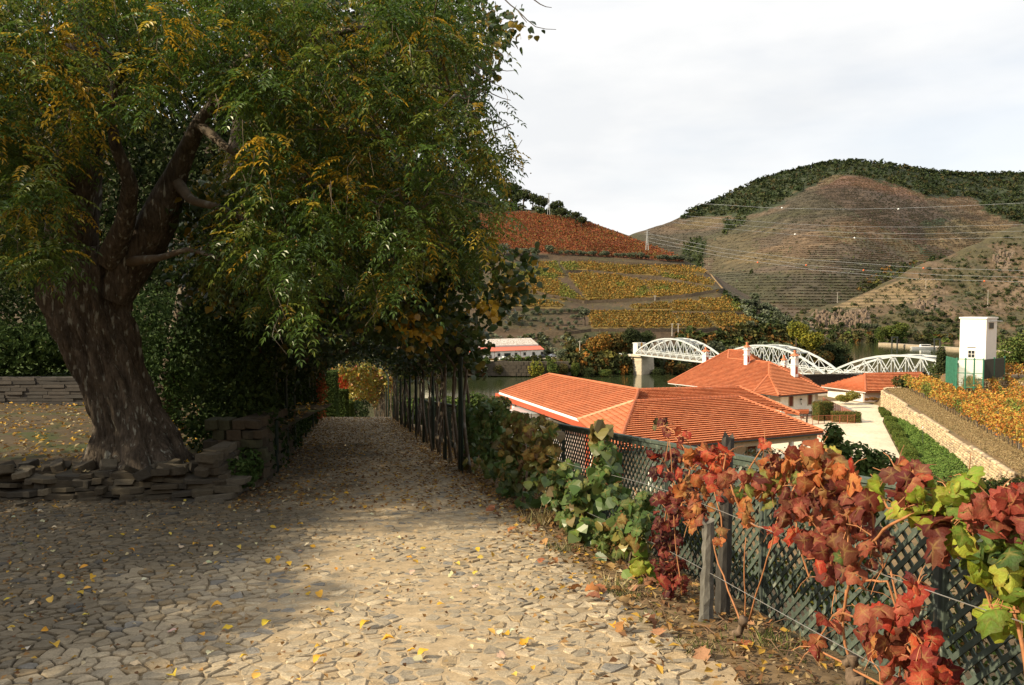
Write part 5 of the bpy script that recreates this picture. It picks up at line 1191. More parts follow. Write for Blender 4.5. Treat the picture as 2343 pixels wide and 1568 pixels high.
def rubble_wall(name, line, z0fn, hfn, label, cell=.34, course=.24, depth=.4, pal=None, singles=0, parent=None):
    """irregular stones laid in courses along a ground line; nearest ones single, the rest joined"""
    o = Vector((line[0][0], line[0][1], 0)); t = empty(name, o, label=label, cat='wall')
    st = []
    seg = [0]; 
    for a, b in zip(line, line[1:]): seg.append(seg[-1]+math.dist(a, b))
    xs = [p[0] for p in line]; ys = [p[1] for p in line]; L = seg[-1]
    H = max(hfn(i/20) for i in range(21)); nc = int(H/course)+1
    for c in range(nc):
        s = random.uniform(-cell, 0)
        while s < L:
            w = cell*random.uniform(.6, 1.6); m = min(L-1e-3, max(0, s+w/2)); x = float(np.interp(m, seg, xs)); y = float(np.interp(m, seg, ys))
            x2 = float(np.interp(min(L, m+.1), seg, xs)); y2 = float(np.interp(min(L, m+.1), seg, ys)); x1 = float(np.interp(max(0, m-.1), seg, xs)); y1 = float(np.interp(max(0, m-.1), seg, ys))
            h = hfn(m/L)
            if (c+.4)*course < h: st.append((x, y, z0fn(x, y)+(c+.5)*course, w, math.atan2(y2-y1, x2-x1)))
            s += w
    pal = pal or [((0.46, 0.36, 0.23), 4), ((0.38, 0.30, 0.20), 3), ((0.54, 0.43, 0.28), 2), ((0.27, 0.21, 0.15), 2)]
    cols = pick(pal, len(st), .12); P = MB(); base = [rock_mesh('stone', i, M_WARM, 7) for i in range(3)]
    D = [((s[0])**2+s[1]**2) for s in st]; order = list(np.argsort(D)); nearset = set(int(i) for i in order[:singles])
    bv = [[Vector(v.co) for v in b.vertices] for b in base]; bf = [[tuple(p.vertices) for p in b.polygons] for b in base]
    for i, (x, y, z, w, a) in enumerate(st):
        k = i % 3; R = Matrix.Rotation(a+random.uniform(-.06, .06), 4, 'Z'); sc = Vector((w*.93, depth*random.uniform(.9, 1.15), course*.94)); loc = Vector((x-o.x, y-o.y, z))
        if i in nearset:
            me = base[k].copy(); ca = me.color_attributes.new('col', 'FLOAT_COLOR', 'POINT'); n = len(me.vertices); ca.data.foreach_set('color', np.tile([*cols[i], 1], n).astype(np.float32))
            q = obj('stone', me, t, loc=loc, rot=R.to_euler()); q.scale = sc
        else:
            M = Matrix.Translation(loc) @ R @ Matrix.Diagonal((*sc, 1)); P.add([M @ v for v in bv[k]], bf[k], tuple(cols[i]))
    if P.v: P.build('masonry', M_WARM, t, cols=True, kind='stuff')
    return t
wl = [(xw(y), y) for y in (56, 63, 69.4, 77, 85, 93, 101, 108, 112.6)]+[(55.2, 114.5), (58.5, 115.3)]
rubble_wall('retaining_wall', wl, lambda x, y: FLOOR-.1, lambda t: 3.0+.1*math.sin(t*20), 'long sunlit rubble retaining wall between the courtyard and the vineyard')
# earth core behind so that no light leaks
mb = MB()
for (a, b) in zip(wl, wl[1:]):
    mb.bar((a[0]+.4, a[1], FLOOR+1.4), (b[0]+.4, b[1], FLOOR+1.4), .5, 2.8)
mb.build('earth_bank', M_GROUND, kind='structure')
# dry slope behind the wall: straw
def scatter(n, xf_, yf_, zfn, pal, L, W, up=.5, seed=0):
    x = xf_(n); y = yf_(n) if callable(yf_) else yf_; P = np.stack([x, y, zfn(x, y)], 1); D = rnd_unit(n); D[:, 2] = np.abs(D[:, 2])*up; 
    return leaf_arrays(P, D, rnd_unit(n), RNG.uniform(.6, 1.3, n)*L, W, pick(pal, n, .25))
n = 26000; yy = RNG.uniform(57, 113, n); xx = xw(yy)+RNG.uniform(.3, 3.6, n)
V, F, C = leaf_arrays(np.stack([xx, yy, ground_z(xx, yy)+.02], 1), rnd_unit(n)*np.array((1, 1, .35))+np.array((0, 0, .2)), rnd_unit(n), .17, .07, pick([((0.36, 0.27, 0.14), 5), ((0.30, 0.215, 0.11), 3), ((0.42, 0.33, 0.19), 1), ((0.22, .19, .09), .7)], n, .1))
obj('dry_grass', npmesh('dry_grass', V, F, M_FOLS, C), label='dry straw coloured grass above the sunlit retaining wall', kind='stuff')
# vineyard rows
P_ORV = [((0.52, 0.29, 0.06), 5), ((0.54, 0.20, 0.05), 3), ((0.50, 0.38, 0.08), 3), ((0.17, 0.17, 0.045), 2), ((0.30, 0.10, 0.03), 1)]
VT = MB(); VT.tube([(0, 0, -.1), (.05, .02, .3), (-.03, 0, .55), (.02, 0, .8)], [.05, .045, .035, .025], 5); VTm = VT.mesh('vine_trunk', M_BARKD)
VP = MB(); VP.box(-.05, .05, -.05, .05, -.2, 1.75); VPm = VP.mesh('post', mat('grey_post', (.17, .15, .13), .9, nscale=5, namt=.3))
for k in range(8):
    s2 = 3.2+2.0*k; y0, y1 = 57, (113 if k == 0 else 111 if k == 1 else 107 if k == 2 else 100 if k == 3 else 92.5)
    o = Vector((xw(75)+s2, 75, float(ground_z(xw(75)+s2, 75))))
    ordn = ['nearest the sunlit retaining wall', 'second from the retaining wall', 'third from the retaining wall', 'fourth from the retaining wall', 'fifth from the retaining wall', 'sixth from the retaining wall', 'seventh from the retaining wall', 'eighth from the retaining wall'][k]
    t = empty('vineyard_row', o, label='orange autumn vineyard row, '+ordn, cat='vineyard row', group='vineyard rows above the retaining wall')
    L = y1-y0; n = int(L*85); y = RNG.uniform(y0, y1, n); x = xw(y)+s2+RNG.normal(0, .22, n); z = ground_z(x, y)+RNG.uniform(.7, 2.0, n)+.1*np.sin(y*2.1+k); z += RNG.normal(0, .07, n)
    pt = VNO.f(x*.5, y*.5, 2)[:, None]; col = pick(P_ORV, n, .25)*(1+.18*pt); g = (VNO.f(y*.28+9*k, y*0+k, 2) > .62)[:, None]; col = np.where(g, col*np.array((.45, .8, .8)), col)
    V, F, C = leaf_arrays(np.stack([x, y, z], 1)-np.array(o), rnd_unit(n)*np.array((1, 1, .8)), rnd_unit(n), RNG.uniform(.16, .3, n), .2, np.clip(col, .01, 1))
    obj('foliage', npmesh('foliage', V, F, M_FOL, C), t)
    for yv in np.arange(y0+.5, y1, 1.15):
        xv = xw(yv)+s2; q = obj('vine_trunk', VTm, t, loc=Vector((xv, yv, float(ground_z(xv, yv))))-o, rot=(0, 0, random.uniform(0, 6)))
        if k > 2: break
    for yv in np.arange(y0+1, y1, 6.0):
        xv = xw(yv)+s2+.05; obj('post', VPm, t, loc=Vector((xv, yv, float(ground_z(xv, yv))))-o)
# terrace at the tower
T2 = [(xatY(2200, 96), 93.6), (xatY(2245, 92), 91.5), (xatY(2300, 91), 91.0), (xatY(2345, 90), 90.0), (xatY(2480, 88), 88)]
zT = 1.6-(872-700)*92/1786
rubble_wall('terrace_wall', T2, lambda x, y: zT-1.9, lambda t: 1.9, 'stone terrace wall with dry grass at the foot of the white tower')
tx = MB(); tx.prism([(p[0], p[1]+.25) for p in T2]+[(T2[-1][0]+12, 112), (64, 112), (54.5, 99)], zT-2.6, zT-.03); tx.build('upper_terrace', M_GROUND, kind='structure')
n = 5000; yy = RNG.uniform(89.5, 95, n); xx = RNG.uniform(54.5, 70, n); m_ = inpoly(xx, yy, [(p[0], p[1]-.3) for p in T2]+[(70, 95), (54.5, 96)]); xx, yy = xx[m_], yy[m_]; n = len(xx)
V, F, C = leaf_arrays(np.stack([xx, yy, np.full(n, zT-.02)], 1), rnd_unit(n)*np.array((1, 1, .5))+np.array((0, 0, .2)), rnd_unit(n), .3, .1, pick([((0.34, 0.26, 0.12), 4), ((0.24, 0.18, 0.09), 3)], n, .2))
obj('dry_grass', npmesh('dry_grass', V, F, M_FOLS, C), label='dry grass on the terrace at the foot of the tower', kind='stuff')
for k, (dy, lab) in enumerate(((2.6, 'orange vineyard row on the upper terrace beside the tower'), (5.0, 'rear orange vineyard row on the upper terrace right of the tower'))):
    o = Vector((62, 94+dy, zT)); t = empty('vineyard_row', o, label=lab, cat='vineyard row')
    n = 1500; u = RNG.uniform(0, 1, n); x = 59.3+u*14; y = 92.4+dy-u*3+RNG.normal(0, .2, n); z = zT+RNG.uniform(.6, 1.75, n)
    V, F, C = leaf_arrays(np.stack([x, y, z], 1)-np.array(o), rnd_unit(n), rnd_unit(n), RNG.uniform(.16, .3, n), .2, pick(P_ORV, n, .25)); obj('foliage', npmesh('foliage', V, F, M_FOL, C), t)
    for u in np.arange(0, 1, .085): obj('vine_trunk', VTm, t, loc=Vector((59.3+u*14, 92.4+dy-u*3, zT))-o, rot=(0, 0, u*9))
    for u in (.1, .4, .7): obj('post', VPm, t, loc=Vector((59.3+u*14, 92.45+dy-u*3, zT))-o)
# clipped hedges
def box_leaves(sx, sy, sz, n, L, pal, rnd=.04):
    f = RNG.choice(3, n, p=[sy*sz/(sy*sz+sx*sz+sx*sy), sx*sz/(sy*sz+sx*sz+sx*sy), sx*sy/(sy*sz+sx*sz+sx*sy)])
    P = RNG.uniform(-.5, .5, (n, 3))*np.array((sx, sy, sz)); N = np.zeros((n, 3)); sg = RNG.choice([-1, 1], n)
    for a, s in ((0, sx), (1, sy), (2, sz)):
        mk = f == a; si = np.where(a == 2, 1, sg[mk]); P[mk, a] = si*s/2; N[mk, a] = si
    P += RNG.normal(0, rnd, (n, 3)); P[:, 2] += sz/2; NN = N+.7*rnd_unit(n)
    V, F, C = leaf_arrays(P, np.cross(NN, rnd_unit(n)), NN, RNG.uniform(.7, 1.3, n)*L, L*.8, pick(pal, n, .3))
    # leafy core
    c = np.array([(x*sx*.47, y*sy*.47, sz*(.03+.93*z)) for z in (0, 1) for x, y in ((-1, -1), (1, -1), (1, 1), (-1, 1))]); cf = np.array([(0, 1, 5), (0, 5, 4), (1, 2, 6), (1, 6, 5), (2, 3, 7), (2, 7, 6), (3, 0, 4), (3, 4, 7), (4, 5, 6), (4, 6, 7)])
    return merge([(V, F, C), (c, cf, np.tile(np.array(pal[0][0])*.6, (8, 1)))])
P_BOX = [((0.09, 0.135, 0.028), 4), ((0.13, 0.18, 0.035), 3), ((0.06, 0.09, 0.02), 2), ((0.19, 0.17, 0.04), 1)]
HB1 = npmesh('box_hedge', *box_leaves(1.7, 2.6, .75, 2600, .11, P_BOX)[:2], M_FOL, None); 
def lm(name, arr, m=None): return npmesh(name, arr[0], arr[1], m or M_FOL, arr[2])
HBm = [lm('box_hedge', box_leaves(1.15, 2.7, .62, 2600, .10, P_BOX)) for _ in range(2)]
places = ['farthest, beside the end of the retaining wall', 'second from the far end', 'third from the far end', 'fourth from the far end', 'fifth from the far end', 'sixth from the far end', 'seventh from the far end', 'eighth from the far end', 'ninth from the far end', 'tenth from the far end', 'eleventh from the far end', 'nearest, just above the fence']
for i, D in enumerate((109, 105, 98.5, 95, 91.5, 87, 83.4, 79.6, 76, 72.3, 68.6, 64.8)):
    o = obj('box_hedge', HBm[i % 2], loc=(hx(D)+.55, D, FLOOR), rot=(0, 0, -.38), label='clipped box hedge block along the courtyard, '+places[i], cat='hedge', group='clipped hedge blocks along the courtyard'); o.scale = (1, 1.0, 1+.15*(i % 3))
# ivy bank
n = 15000; t_ = RNG.uniform(0, 1, n); yy = RNG.uniform(60, 101, n); a = hx(yy)+1.35; b = xw(yy)-.15; xx = a+(b-a)*t_; hz = FLOOR+.30+(.3+.75*sstep(101, 90, yy)*sstep(60,72,yy))*t_**1.3+.18*VNO.f(xx*.8, yy*.8, 3)
mk = b > a; P = np.stack([xx, yy, hz], 1)[mk]; n = len(P); N = rnd_unit(n)*.7+np.array((-.4, 0, 1))
V, F, C = leaf_arrays(P, np.cross(N, rnd_unit(n)), N, RNG.uniform(.1, .2, n), .14, pick([((0.11, 0.19, 0.04), 4), ((0.15, 0.22, 0.05), 3), ((0.07, 0.12, 0.025), 2)], n, .25))
gy_ = np.linspace(60, 100, 60); gt_ = np.linspace(0, 1, 8); YY, TT = np.meshgrid(gy_, gt_); A_h = hx(YY)+1.35; B_h = xw(YY)-.15; XX = A_h+(B_h-A_h)*TT; HZ = FLOOR+.25+(.3+.75*sstep(101, 90, YY)*sstep(60,72,YY))*TT**1.3+.18*VNO.f(XX*.8, YY*.8, 3)
Vc = np.stack([XX, YY, HZ], -1).reshape(-1, 3); i_ = np.arange(59)[None, :]+np.arange(7)[:, None]*60; Fc = np.stack([i_, i_+1, i_+61, i_+60], -1).reshape(-1, 4); Fc = np.concatenate([Fc[:, [0, 1, 2]], Fc[:, [0, 2, 3]]])
obj('ground_ivy', lm('ground_ivy', merge([(V, F, C), (Vc, Fc, np.tile((.04, .065, .018), (len(Vc), 1)))]), M_FOLS), label='dense green ivy on the bank between the hedges and the sunlit wall', kind='stuff')
rubble_wall('low_wall', [(hx(y)+1.25, y) for y in (60, 70, 80, 88)], lambda x, y: FLOOR, lambda t: .3, 'low stone kerb wall between the clipped hedges and the ivy')
mb = MB(); mb.tube([(0, 0, 0), (0, 0, 1.5)], .035); gl = empty('garden_lamp', (xatY(2117, 80), 80, FLOOR+.9), label='small garden lamp post standing in the green ivy', cat='lamp'); mb.build('lamp_post', M_DARKM, gl); mb = MB(); mb.tube([(0, 0, 1.5), (0, 0, 1.66)], .07, 8); mb.build('lamp_head', M_WHITE, gl)
# bushes against the outbuilding
def px_bush(px, ytop, ybot, D, wpx, mesh, label, name='shrub', cat='shrub'):
    b = atY(px, ybot, D); return bush(name, b, wpx/2*D/FPX, (ybot-ytop)*D/FPX*.95, mesh, label, cat=cat)
SY = puffmesh('foliage', 900, .17, [((0.24, 0.22, 0.045), 4), ((0.14, .17, .04), 3), ((0.34, .22, .05), 1)], 7, .9, 61); SO = puffmesh('foliage', 500, .2, [((0.30, .10, .03), 3), ((0.30, 0.18, .04), 2), ((.12, .12, .03), 1)], 6, .9, 62)
px_bush(1923, 897, 923, 118, 40, SY, 'yellow green shrub against the outbuilding wall, left of the pair'); px_bush(1953, 888, 921, 117.5, 48, SY, 'yellow green shrub against the outbuilding wall, right of the pair')
px_bush(1998, 903, 918, 119.5, 26, SO, 'low red orange shrub at the outbuilding corner'); px_bush(2020, 905, 919, 119, 24, SO, 'low orange shrub right of the outbuilding corner'); px_bush(1980, 906, 918, 119.5, 18, SO, 'smallest red shrub at the outbuilding corner')
P_IVY = [((0.10, .12, .03), 4), ((.18, .12, .035), 3), ((0.07, .08, .025), 2)]
h1 = obj('ivy_hedge', lm('ivy_hedge', box_leaves(2.2, 1.4, 2.4, 2600, .14, P_IVY, .06)), loc=(40.6, 101.5, FLOOR), rot=(0, 0, .3), label='tall block of brownish ivy hedge at the corner of the middle house', cat='hedge')
h2 = obj('ivy_hedge', lm('ivy_hedge', box_leaves(3.4, 1.3, 1.3, 2600, .14, P_IVY, .06)), loc=(43.0, 100.0, FLOOR), rot=(0, 0, -.25), label='lower ivy hedge sloping down inside the rusty railing', cat='hedge')
# rusty railings
def railing(pts, label, h=1.15, step=.9):
    o = Vector((pts[0][0], pts[0][1], FLOOR)); t = empty('rusty_railing', o, label=label, cat='railing')
    for a, b in zip(pts, pts[1:]):
        A = Vector((*a, FLOOR)); B = Vector((*b, FLOOR)); L = (B-A).length; n = max(1, int(L/step))
        for i in range(n+1):
            p = lerp(A, B, i/n)-o; mb = MB(); mb.bar(p, p+Vector((0, 0, h)), .06, .06); mb.build('post', M_RUST, t)
        for z in (.15, h): mb = MB(); mb.bar(A-o+Vector((0, 0, z)), B-o+Vector((0, 0, z)), .045, .045); mb.build('rail', M_RUST, t)
        mb = MB(); m = int(L/.14)
        for i in range(m): p = lerp(A, B, i/m)-o; mb.bar(p+Vector((0, 0, .15)), p+Vector((0, 0, h)), .015, .015)
        mb.build('bars', M_RUST, t, kind='stuff')
railing([(47.0, 117.5), (44.7, 102.2), (43.6, 98.6)], 'rusty red railing running from the outbuilding towards the courtyard')
railing([(43.6, 98.6), (39.5, 98.2), (35.2, 96.5)], 'rusty red railing round the ivy hedge corner')
railing([(35.0, 95), (34.8, 86), (33, 78)], 'rusty red railing descending behind the near house roof')
# bench at the middle house
bn = empty('wooden_bench', (xatY(1848, 103.5), 103.5, FLOOR), label='dark brown bench on the terrace against the middle house wall', cat='bench'); bn.rotation_euler.z = .5
M_WOODD = mat('dark_wood', (.06, .03, .02), .7, nscale=6, namt=.2)
for j in range(3): mb = MB(); mb.box(-1.1, 1.1, -.5+j*.16, -.38+j*.16, .42, .46); mb.build('seat_slat', M_WOODD, bn)
for j in range(3): mb = MB(); mb.box(-1.1, 1.1, 0, .04, .55+j*.14, .65+j*.14); mb.build('back_slat', M_WOODD, bn)
for x in (-1.05, 1.05): mb = MB(); mb.box(x-.04, x+.04, -.5, .04, 0, .42); mb.box(x-.04, x+.04, -.5, 0.04, .62, .66); mb.box(x-.04, x+.04, -.5, -.44, .42, .62); mb.box(x-.04, x+.04, .045, .09, 0, .98); mb.build('leg', M_WOODD, bn)
SR = empty('lean_to_roof', atZ(1800, 945, -10.9), label='small orange tiled lean-to roof beside the bench', cat='roof')
l1 = atZ(1795, 945, -10.7); l2 = atZ(1848, 944, -10.7); l3 = atZ(1850, 937, -10.2); l4 = atZ(1800, 938, -10.2); nn_ = (l2-l1).cross(l4-l1).normalized(); nn_ = nn_ if nn_.z > 0 else -nn_
roof_face(SR, [l1, l2, atP(1850, 937, l1, nn_), atP(1800, 938, l1, nn_)], l1, nn_)
for a in (l1, l2): mb = MB(); q = a-SR.location+Vector((0, .3, 0)); mb.bar(Vector((q.x, q.y, FLOOR-SR.location.z)), q-Vector((0, 0, .15)), .14, .14); mb.build('post', M_WOODD, SR)
# blue grey parked car under the near house corner
ZR_ = RZ; RZ = FLOOR
p_ = atZ(1870, 1075, FLOOR); car(1872, 1074, 4.3, (.10, .15, .24, 'blue'), 'dark blue car half hidden beyond the corner of the near house', heading=.9); RZ = ZR_
# fig tree and shrubs between fence and courtyard
FIG = [((0.075, .12, .03), 4), ((.11, .17, .045), 3), ((.045, .075, .02), 3), ((.15, .17, .05), 1)]
def leafy(name, px, py, D, parts_, n, L, pal, label, cat='tree', trunk_to=None, fl=.5, up=None):
    """parts_: (px,py,rx_px,ry_px) lobes seen at depth D"""
    o = Vector((xatY(px, D), D, float(ground_z(xatY(px, D), D)))); t = empty(name, o, label=label, cat=cat)
    tot = sum(a[2]*a[3] for a in parts_); arr = []; 
    for (x, y, rx, ry) in parts_:
        m = int(n*rx*ry/tot)+8; c = np.array(atY(x, y, D))-np.array(o); d = rnd_unit(m); r = RNG.uniform(.5, 1, (m, 1))**.6; R = np.array((rx*D/FPX, rx*D/FPX*.8, ry*D/FPX))
        P = c+d*r*R; N = d+.6*rnd_unit(m)+np.array((0, 0, .3)); arr.append(leaf_arrays(P, np.cross(N, rnd_unit(m)), N, RNG.uniform(.6, 1.3, m)*L, L*.8, pick(pal, m, .25)))
    # leafy skirt down to the ground below each lobe
    for (x, y, rx, ry) in parts_:
        c = np.array(atY(x, y, D))-np.array(o); m = int(n*.9*rx*ry/tot)+10; q = RNG.uniform(0, 1, (m, 1))**1.3; R = rx*D/FPX*.85; gx_ = c[0]+o.x; g = float(ground_z(gx_, D))-o.z+.1
        a = RNG.uniform(0, 6.283, (m, 1)); rr = R*RNG.uniform(.4, 1, (m, 1)); P = np.concatenate([c[0]+np.cos(a)*rr*(1-.35*q), c[1]+np.sin(a)*rr*(1-.35*q), c[2]+(g-c[2])*q], 1); N = rnd_unit(m)+np.array((0, -.3, .4))
        arr.append(leaf_arrays(P, np.cross(N, rnd_unit(m)), N, RNG.uniform(.7, 1.5, m)*L*1.25, L*1.1, pick(pal, m, .25)))
    obj('crown', lm('crown', merge(arr)), t); mb = MB(); tp = Vector(atY(px, py, D))-o
    mb.tube([(0, 0, -.3), (tp.x*.3+.1, tp.y*.3, tp.z*.4), tp*.8], [.12, .09, .05], 6)
    for (x, y, rx, ry) in parts_: c = Vector(atY(x, y, D))-o; mb.tube([tp*.45, lerp(tp*.5, c, .6)+Vector((0, 0, -.1)), c], [.05, .035, .015], 5)
    mb.build('trunk', M_BARKD, t, smooth=True); return t
leafy('fig_tree', 1960, 1070, 27, [(1895, 1045, 48, 34), (1950, 1050, 55, 40), (2015, 1065, 42, 36), (1975, 1085, 75, 34), (1900, 1085, 60, 30), (1905, 1000, 20, 34), (1860, 1060, 34, 26)], 2600, .2, FIG, 'dark green broad leaved fig tree beyond the fence in front of the courtyard')
leafy('garden_shrub', 1770, 1060, 24, [(1740, 1045, 40, 26), (1800, 1050, 46, 26), (1845, 1035, 18, 34), (1700, 1070, 40, 26)], 420, .11, P_OLIVE+[((.16, .13, .04), 2)], 'thin grey green shrub in front of the porch of the near house', cat='shrub')
leafy('garden_shrub', 2250, 1135, 20, [(2170, 1115, 50, 22), (2240, 1120, 60, 26), (2310, 1125, 60, 34), (2390, 1130, 60, 40)], 1900, .12, P_MIXA+P_GREEN, 'dark green brown shrubs beyond the right end of the fence', cat='shrub')
leafy('garden_shrub', 1100, 960, 42, [(1010, 930, 60, 24), (1080, 920, 40, 22), (1120, 940, 34, 22), (950, 930, 50, 20)], 2600, .2, P_GREEN, 'bright green bush behind the fence near the pergola posts', cat='bush')
leafy('garden_shrub', 1140, 925, 62, [(1140, 922, 30, 16)], 500, .22, P_DARK+P_GREEN, 'round dark bush at the left corner of the near house', cat='bush')
leafy('garden_shrub', 1500, 1300, 12, [(1350, 1180, 90, 60), (1480, 1200, 90, 70), (1600, 1260, 90, 70), (1750, 1330, 90, 60), (1900, 1400, 110, 60), (2100, 1450, 120, 60)], 4500, .10, P_MIXA+P_GREEN+P_YELL[:1], 'weedy green shrubs on the slope seen through the lattice', cat='shrub')
leafy('cypress_tree', 2154, 855, 128, [(2154, 838, 14, 30), (2153, 815, 9, 24), (2156, 862, 18, 22)], 1500, .35, P_DARK, 'dark pointed cypress left of the green mesh enclosure')
leafy('pine_tree', 2140, 872, 112, [(2110, 876, 26, 12), (2150, 868, 30, 14), (2075, 872, 20, 12), (2172, 876, 22, 14)], 1500, .28, P_DARK+[((.16, .10, .03), 2)], 'low spreading dark pine at the end of the vineyard')
leafy('garden_shrub', 2054, 876, 116, [(2058, 872, 18, 14), (2120, 880, 16, 10)], 700, .25, P_MIXA, 'round olive brown shrub on the end of the vineyard', cat='shrub')
leafy('willow_tree', 2320, 820, 125, [(2310, 810, 30, 40), (2345, 800, 34, 44), (2295, 845, 26, 28), (2380, 810, 40, 50), (2335, 850, 40, 24)], 4200, .4, P_GREEN+[((.13, .15, .04), 5)], 'pale green willow right of the white tower')
leafy('dark_shrub', 2185, 845, 150, [(2160, 845, 40, 22), (2195, 850, 26, 20)], 900, .4, P_DARK+P_GREEN, 'dark shrubs by the bridge end left of the tower', cat='shrub')
# ================================================================== FOREGROUND GROUND AND WALLS
# ---- cobbled path
def left_lim(y): return np.where(y < 10.35, -0.70*y-1.2, xl(y))
py_ = axis([(1.2, 12, .12), (12, 24, .3), (24, 37, .6)]); pu = np.linspace(0, 1, 90)
PU, PYY = np.meshgrid(pu, py_); edge = .05*VNO.f(PYY*2.1, PYY*0+3, 3)
PXX = left_lim(PYY)+(xr(PYY)+.1+edge-left_lim(PYY))*PU
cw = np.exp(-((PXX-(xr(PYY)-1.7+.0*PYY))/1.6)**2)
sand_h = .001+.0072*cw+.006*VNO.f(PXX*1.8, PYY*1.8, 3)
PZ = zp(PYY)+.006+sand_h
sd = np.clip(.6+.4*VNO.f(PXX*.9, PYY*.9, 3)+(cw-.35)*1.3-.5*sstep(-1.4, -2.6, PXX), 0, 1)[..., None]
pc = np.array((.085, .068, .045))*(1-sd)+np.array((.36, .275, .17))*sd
M_SAND = mat('sandy_joints', src='col', rough=.95, nscale=9, namt=.25, nscale2=60, namt2=.25, bump=.006, bscale=70)
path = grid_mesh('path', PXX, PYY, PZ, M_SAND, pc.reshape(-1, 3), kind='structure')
M_COB = mat('cobble_stone', src='col', rough=.85, nscale=22, namt=.22, nscale2=90, namt2=.22, bump=.004, bscale=110, spec=.25)
def voronoi_stones():
    sx, sy = .108, .088; pts = {}; J = 0
    ymin, ymax = 3.4, 20.5; r = int((ymax-ymin)/sy)
    cells = []
    for j in range(r):
        y = ymin+j*sy; x0 = float(max(left_lim(np.array(y)), -.70*y-.5)); x1 = float(xr(y))+.02
        g = 1+max(0, (y-9))*.012
        i0 = int(math.floor(x0/sx)); i1 = int(math.ceil(x1/sx))
        for i in range(i0-1, i1+2):
            if random.random() < .17: continue
            pts[(i, j)] = ((i+.5*(j % 2)+random.uniform(-.42, .42))*sx, y+random.uniform(-.45, .45)*sy)
    out = []
    for (i, j), p in pts.items():
        y = p[1]; 
        if p[0] < max(float(left_lim(np.array(y))), -.70*y-.4) or p[0] > xr(y)-.03+.05*math.sin(y*7) or y < ymin+.1: continue
        poly = [(p[0]-.2, p[1]-.16), (p[0]+.2, p[1]-.16), (p[0]+.2, p[1]+.16), (p[0]-.2, p[1]+.16)]
        for di in range(-3, 4):
            for dj in range(-2, 3):
                if di == 0 and dj == 0: continue
                q = pts.get((i+di, j+dj))
                if q is None: continue
                mx, my = (p[0]+q[0])/2, (p[1]+q[1])/2; nx, ny = q[0]-p[0], q[1]-p[1]; new = []
                if all((a[0]-mx)*nx+(a[1]-my)*ny <= 0 for a in poly): continue
                for k in range(len(poly)):
                    a, b = poly[k], poly[(k+1) % len(poly)]; da = (a[0]-mx)*nx+(a[1]-my)*ny; db = (b[0]-mx)*nx+(b[1]-my)*ny
                    if da <= 0: new.append(a)
                    if (da < 0 < db) or (db < 0 < da): t = da/(da-db); new.append((a[0]+(b[0]-a[0])*t, a[1]+(b[1]-a[1])*t))
                poly = new
                if len(poly) < 3: break
            if len(poly) < 3: break
        if len(poly) < 3: continue
        out.append((p, poly))
    return out
ST = voronoi_stones()
def stone_geo(p, poly, h, tilt):
    cx = sum(a[0] for a in poly)/len(poly); cy = sum(a[1] for a in poly)/len(poly); R = []
    for k in range(len(poly)):
        a, b = poly[k], poly[(k+1) % len(poly)]
        if math.dist(a, b) < .012: R.append(((a[0]+b[0])/2, (a[1]+b[1])/2)); continue
        for t in ((.12, .88) if math.dist(a, b) > .03 else (.5,)): R.append((a[0]+(b[0]-a[0])*t, a[1]+(b[1]-a[1])*t))
    gap = random.uniform(.003, .009)
    rr = []
    for a in R:
        d = math.dist(a, (cx, cy)) or 1; s = max(.3, (d-gap)/d)*random.uniform(.90, 1.03); rr.append(((a[0]-cx)*s, (a[1]-cy)*s))
    n = len(rr); V = []; F = []
    for s, z in ((1.0, -.03), (.99, h*.62), (.90, h*.96), (.5, h+random.uniform(-.002, .003))):
        for a in rr:
            x, y = a[0]*s, a[1]*s; tz = (tilt[0]*x+tilt[1]*y) if z > 0 else 0
            V.append((x, y, z+tz+(random.uniform(-.0022, .0022) if z > 0 else 0)))
    for l in range(3):
        for k in range(n): F.append((l*n+k, l*n+(k+1) % n, (l+1)*n+(k+1) % n, (l+1)*n+k))
    F.append(tuple(range(3*n, 4*n)))
    return cx, cy, V, F
P_COB = [((.31, .255, .175), 5), ((.35, .285, .195), 4), ((.26, .22, .16), 3), ((.40, .33, .225), 2), ((.20, .185, .16), .7), ((.33, .25, .15), 2)]
ccol = pick(P_COB, len(ST), .12)
sx_ = np.array([q[0][0] for q in ST]); sy_ = np.array([q[0][1] for q in ST]); moss_shade = sstep(.15, -.9, sx_+1.9+.05*sy_+.6*VNO.f(sx_*.8, sy_*.8, 3)); ccol = ccol*(1-.58*moss_shade)[:, None]*np.array((1, 1, 1.0))  # left stones darker: mossy tone, with tree shade worked into the colour
sdist = sorted(range(len(ST)), key=lambda k: ST[k][0][1]**2+ST[k][0][0]**2*.8 if abs(ST[k][0][0]) < .66*ST[k][0][1]+.05 and ST[k][0][1] > 3.95 else 1e6+k)
near = set(sdist[:300]); bv = []; bf = []; bc = []
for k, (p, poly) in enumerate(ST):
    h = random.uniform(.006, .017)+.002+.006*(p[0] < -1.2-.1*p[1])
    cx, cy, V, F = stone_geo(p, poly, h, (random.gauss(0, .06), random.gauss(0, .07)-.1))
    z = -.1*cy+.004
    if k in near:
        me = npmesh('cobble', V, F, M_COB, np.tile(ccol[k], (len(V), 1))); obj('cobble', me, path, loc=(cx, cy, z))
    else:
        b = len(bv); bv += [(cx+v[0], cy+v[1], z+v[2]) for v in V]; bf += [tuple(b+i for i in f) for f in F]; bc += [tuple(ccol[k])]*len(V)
obj('cobbles', npmesh('cobbles', np.array(bv), bf, M_COB, np.array(bc)), path, kind='stuff')
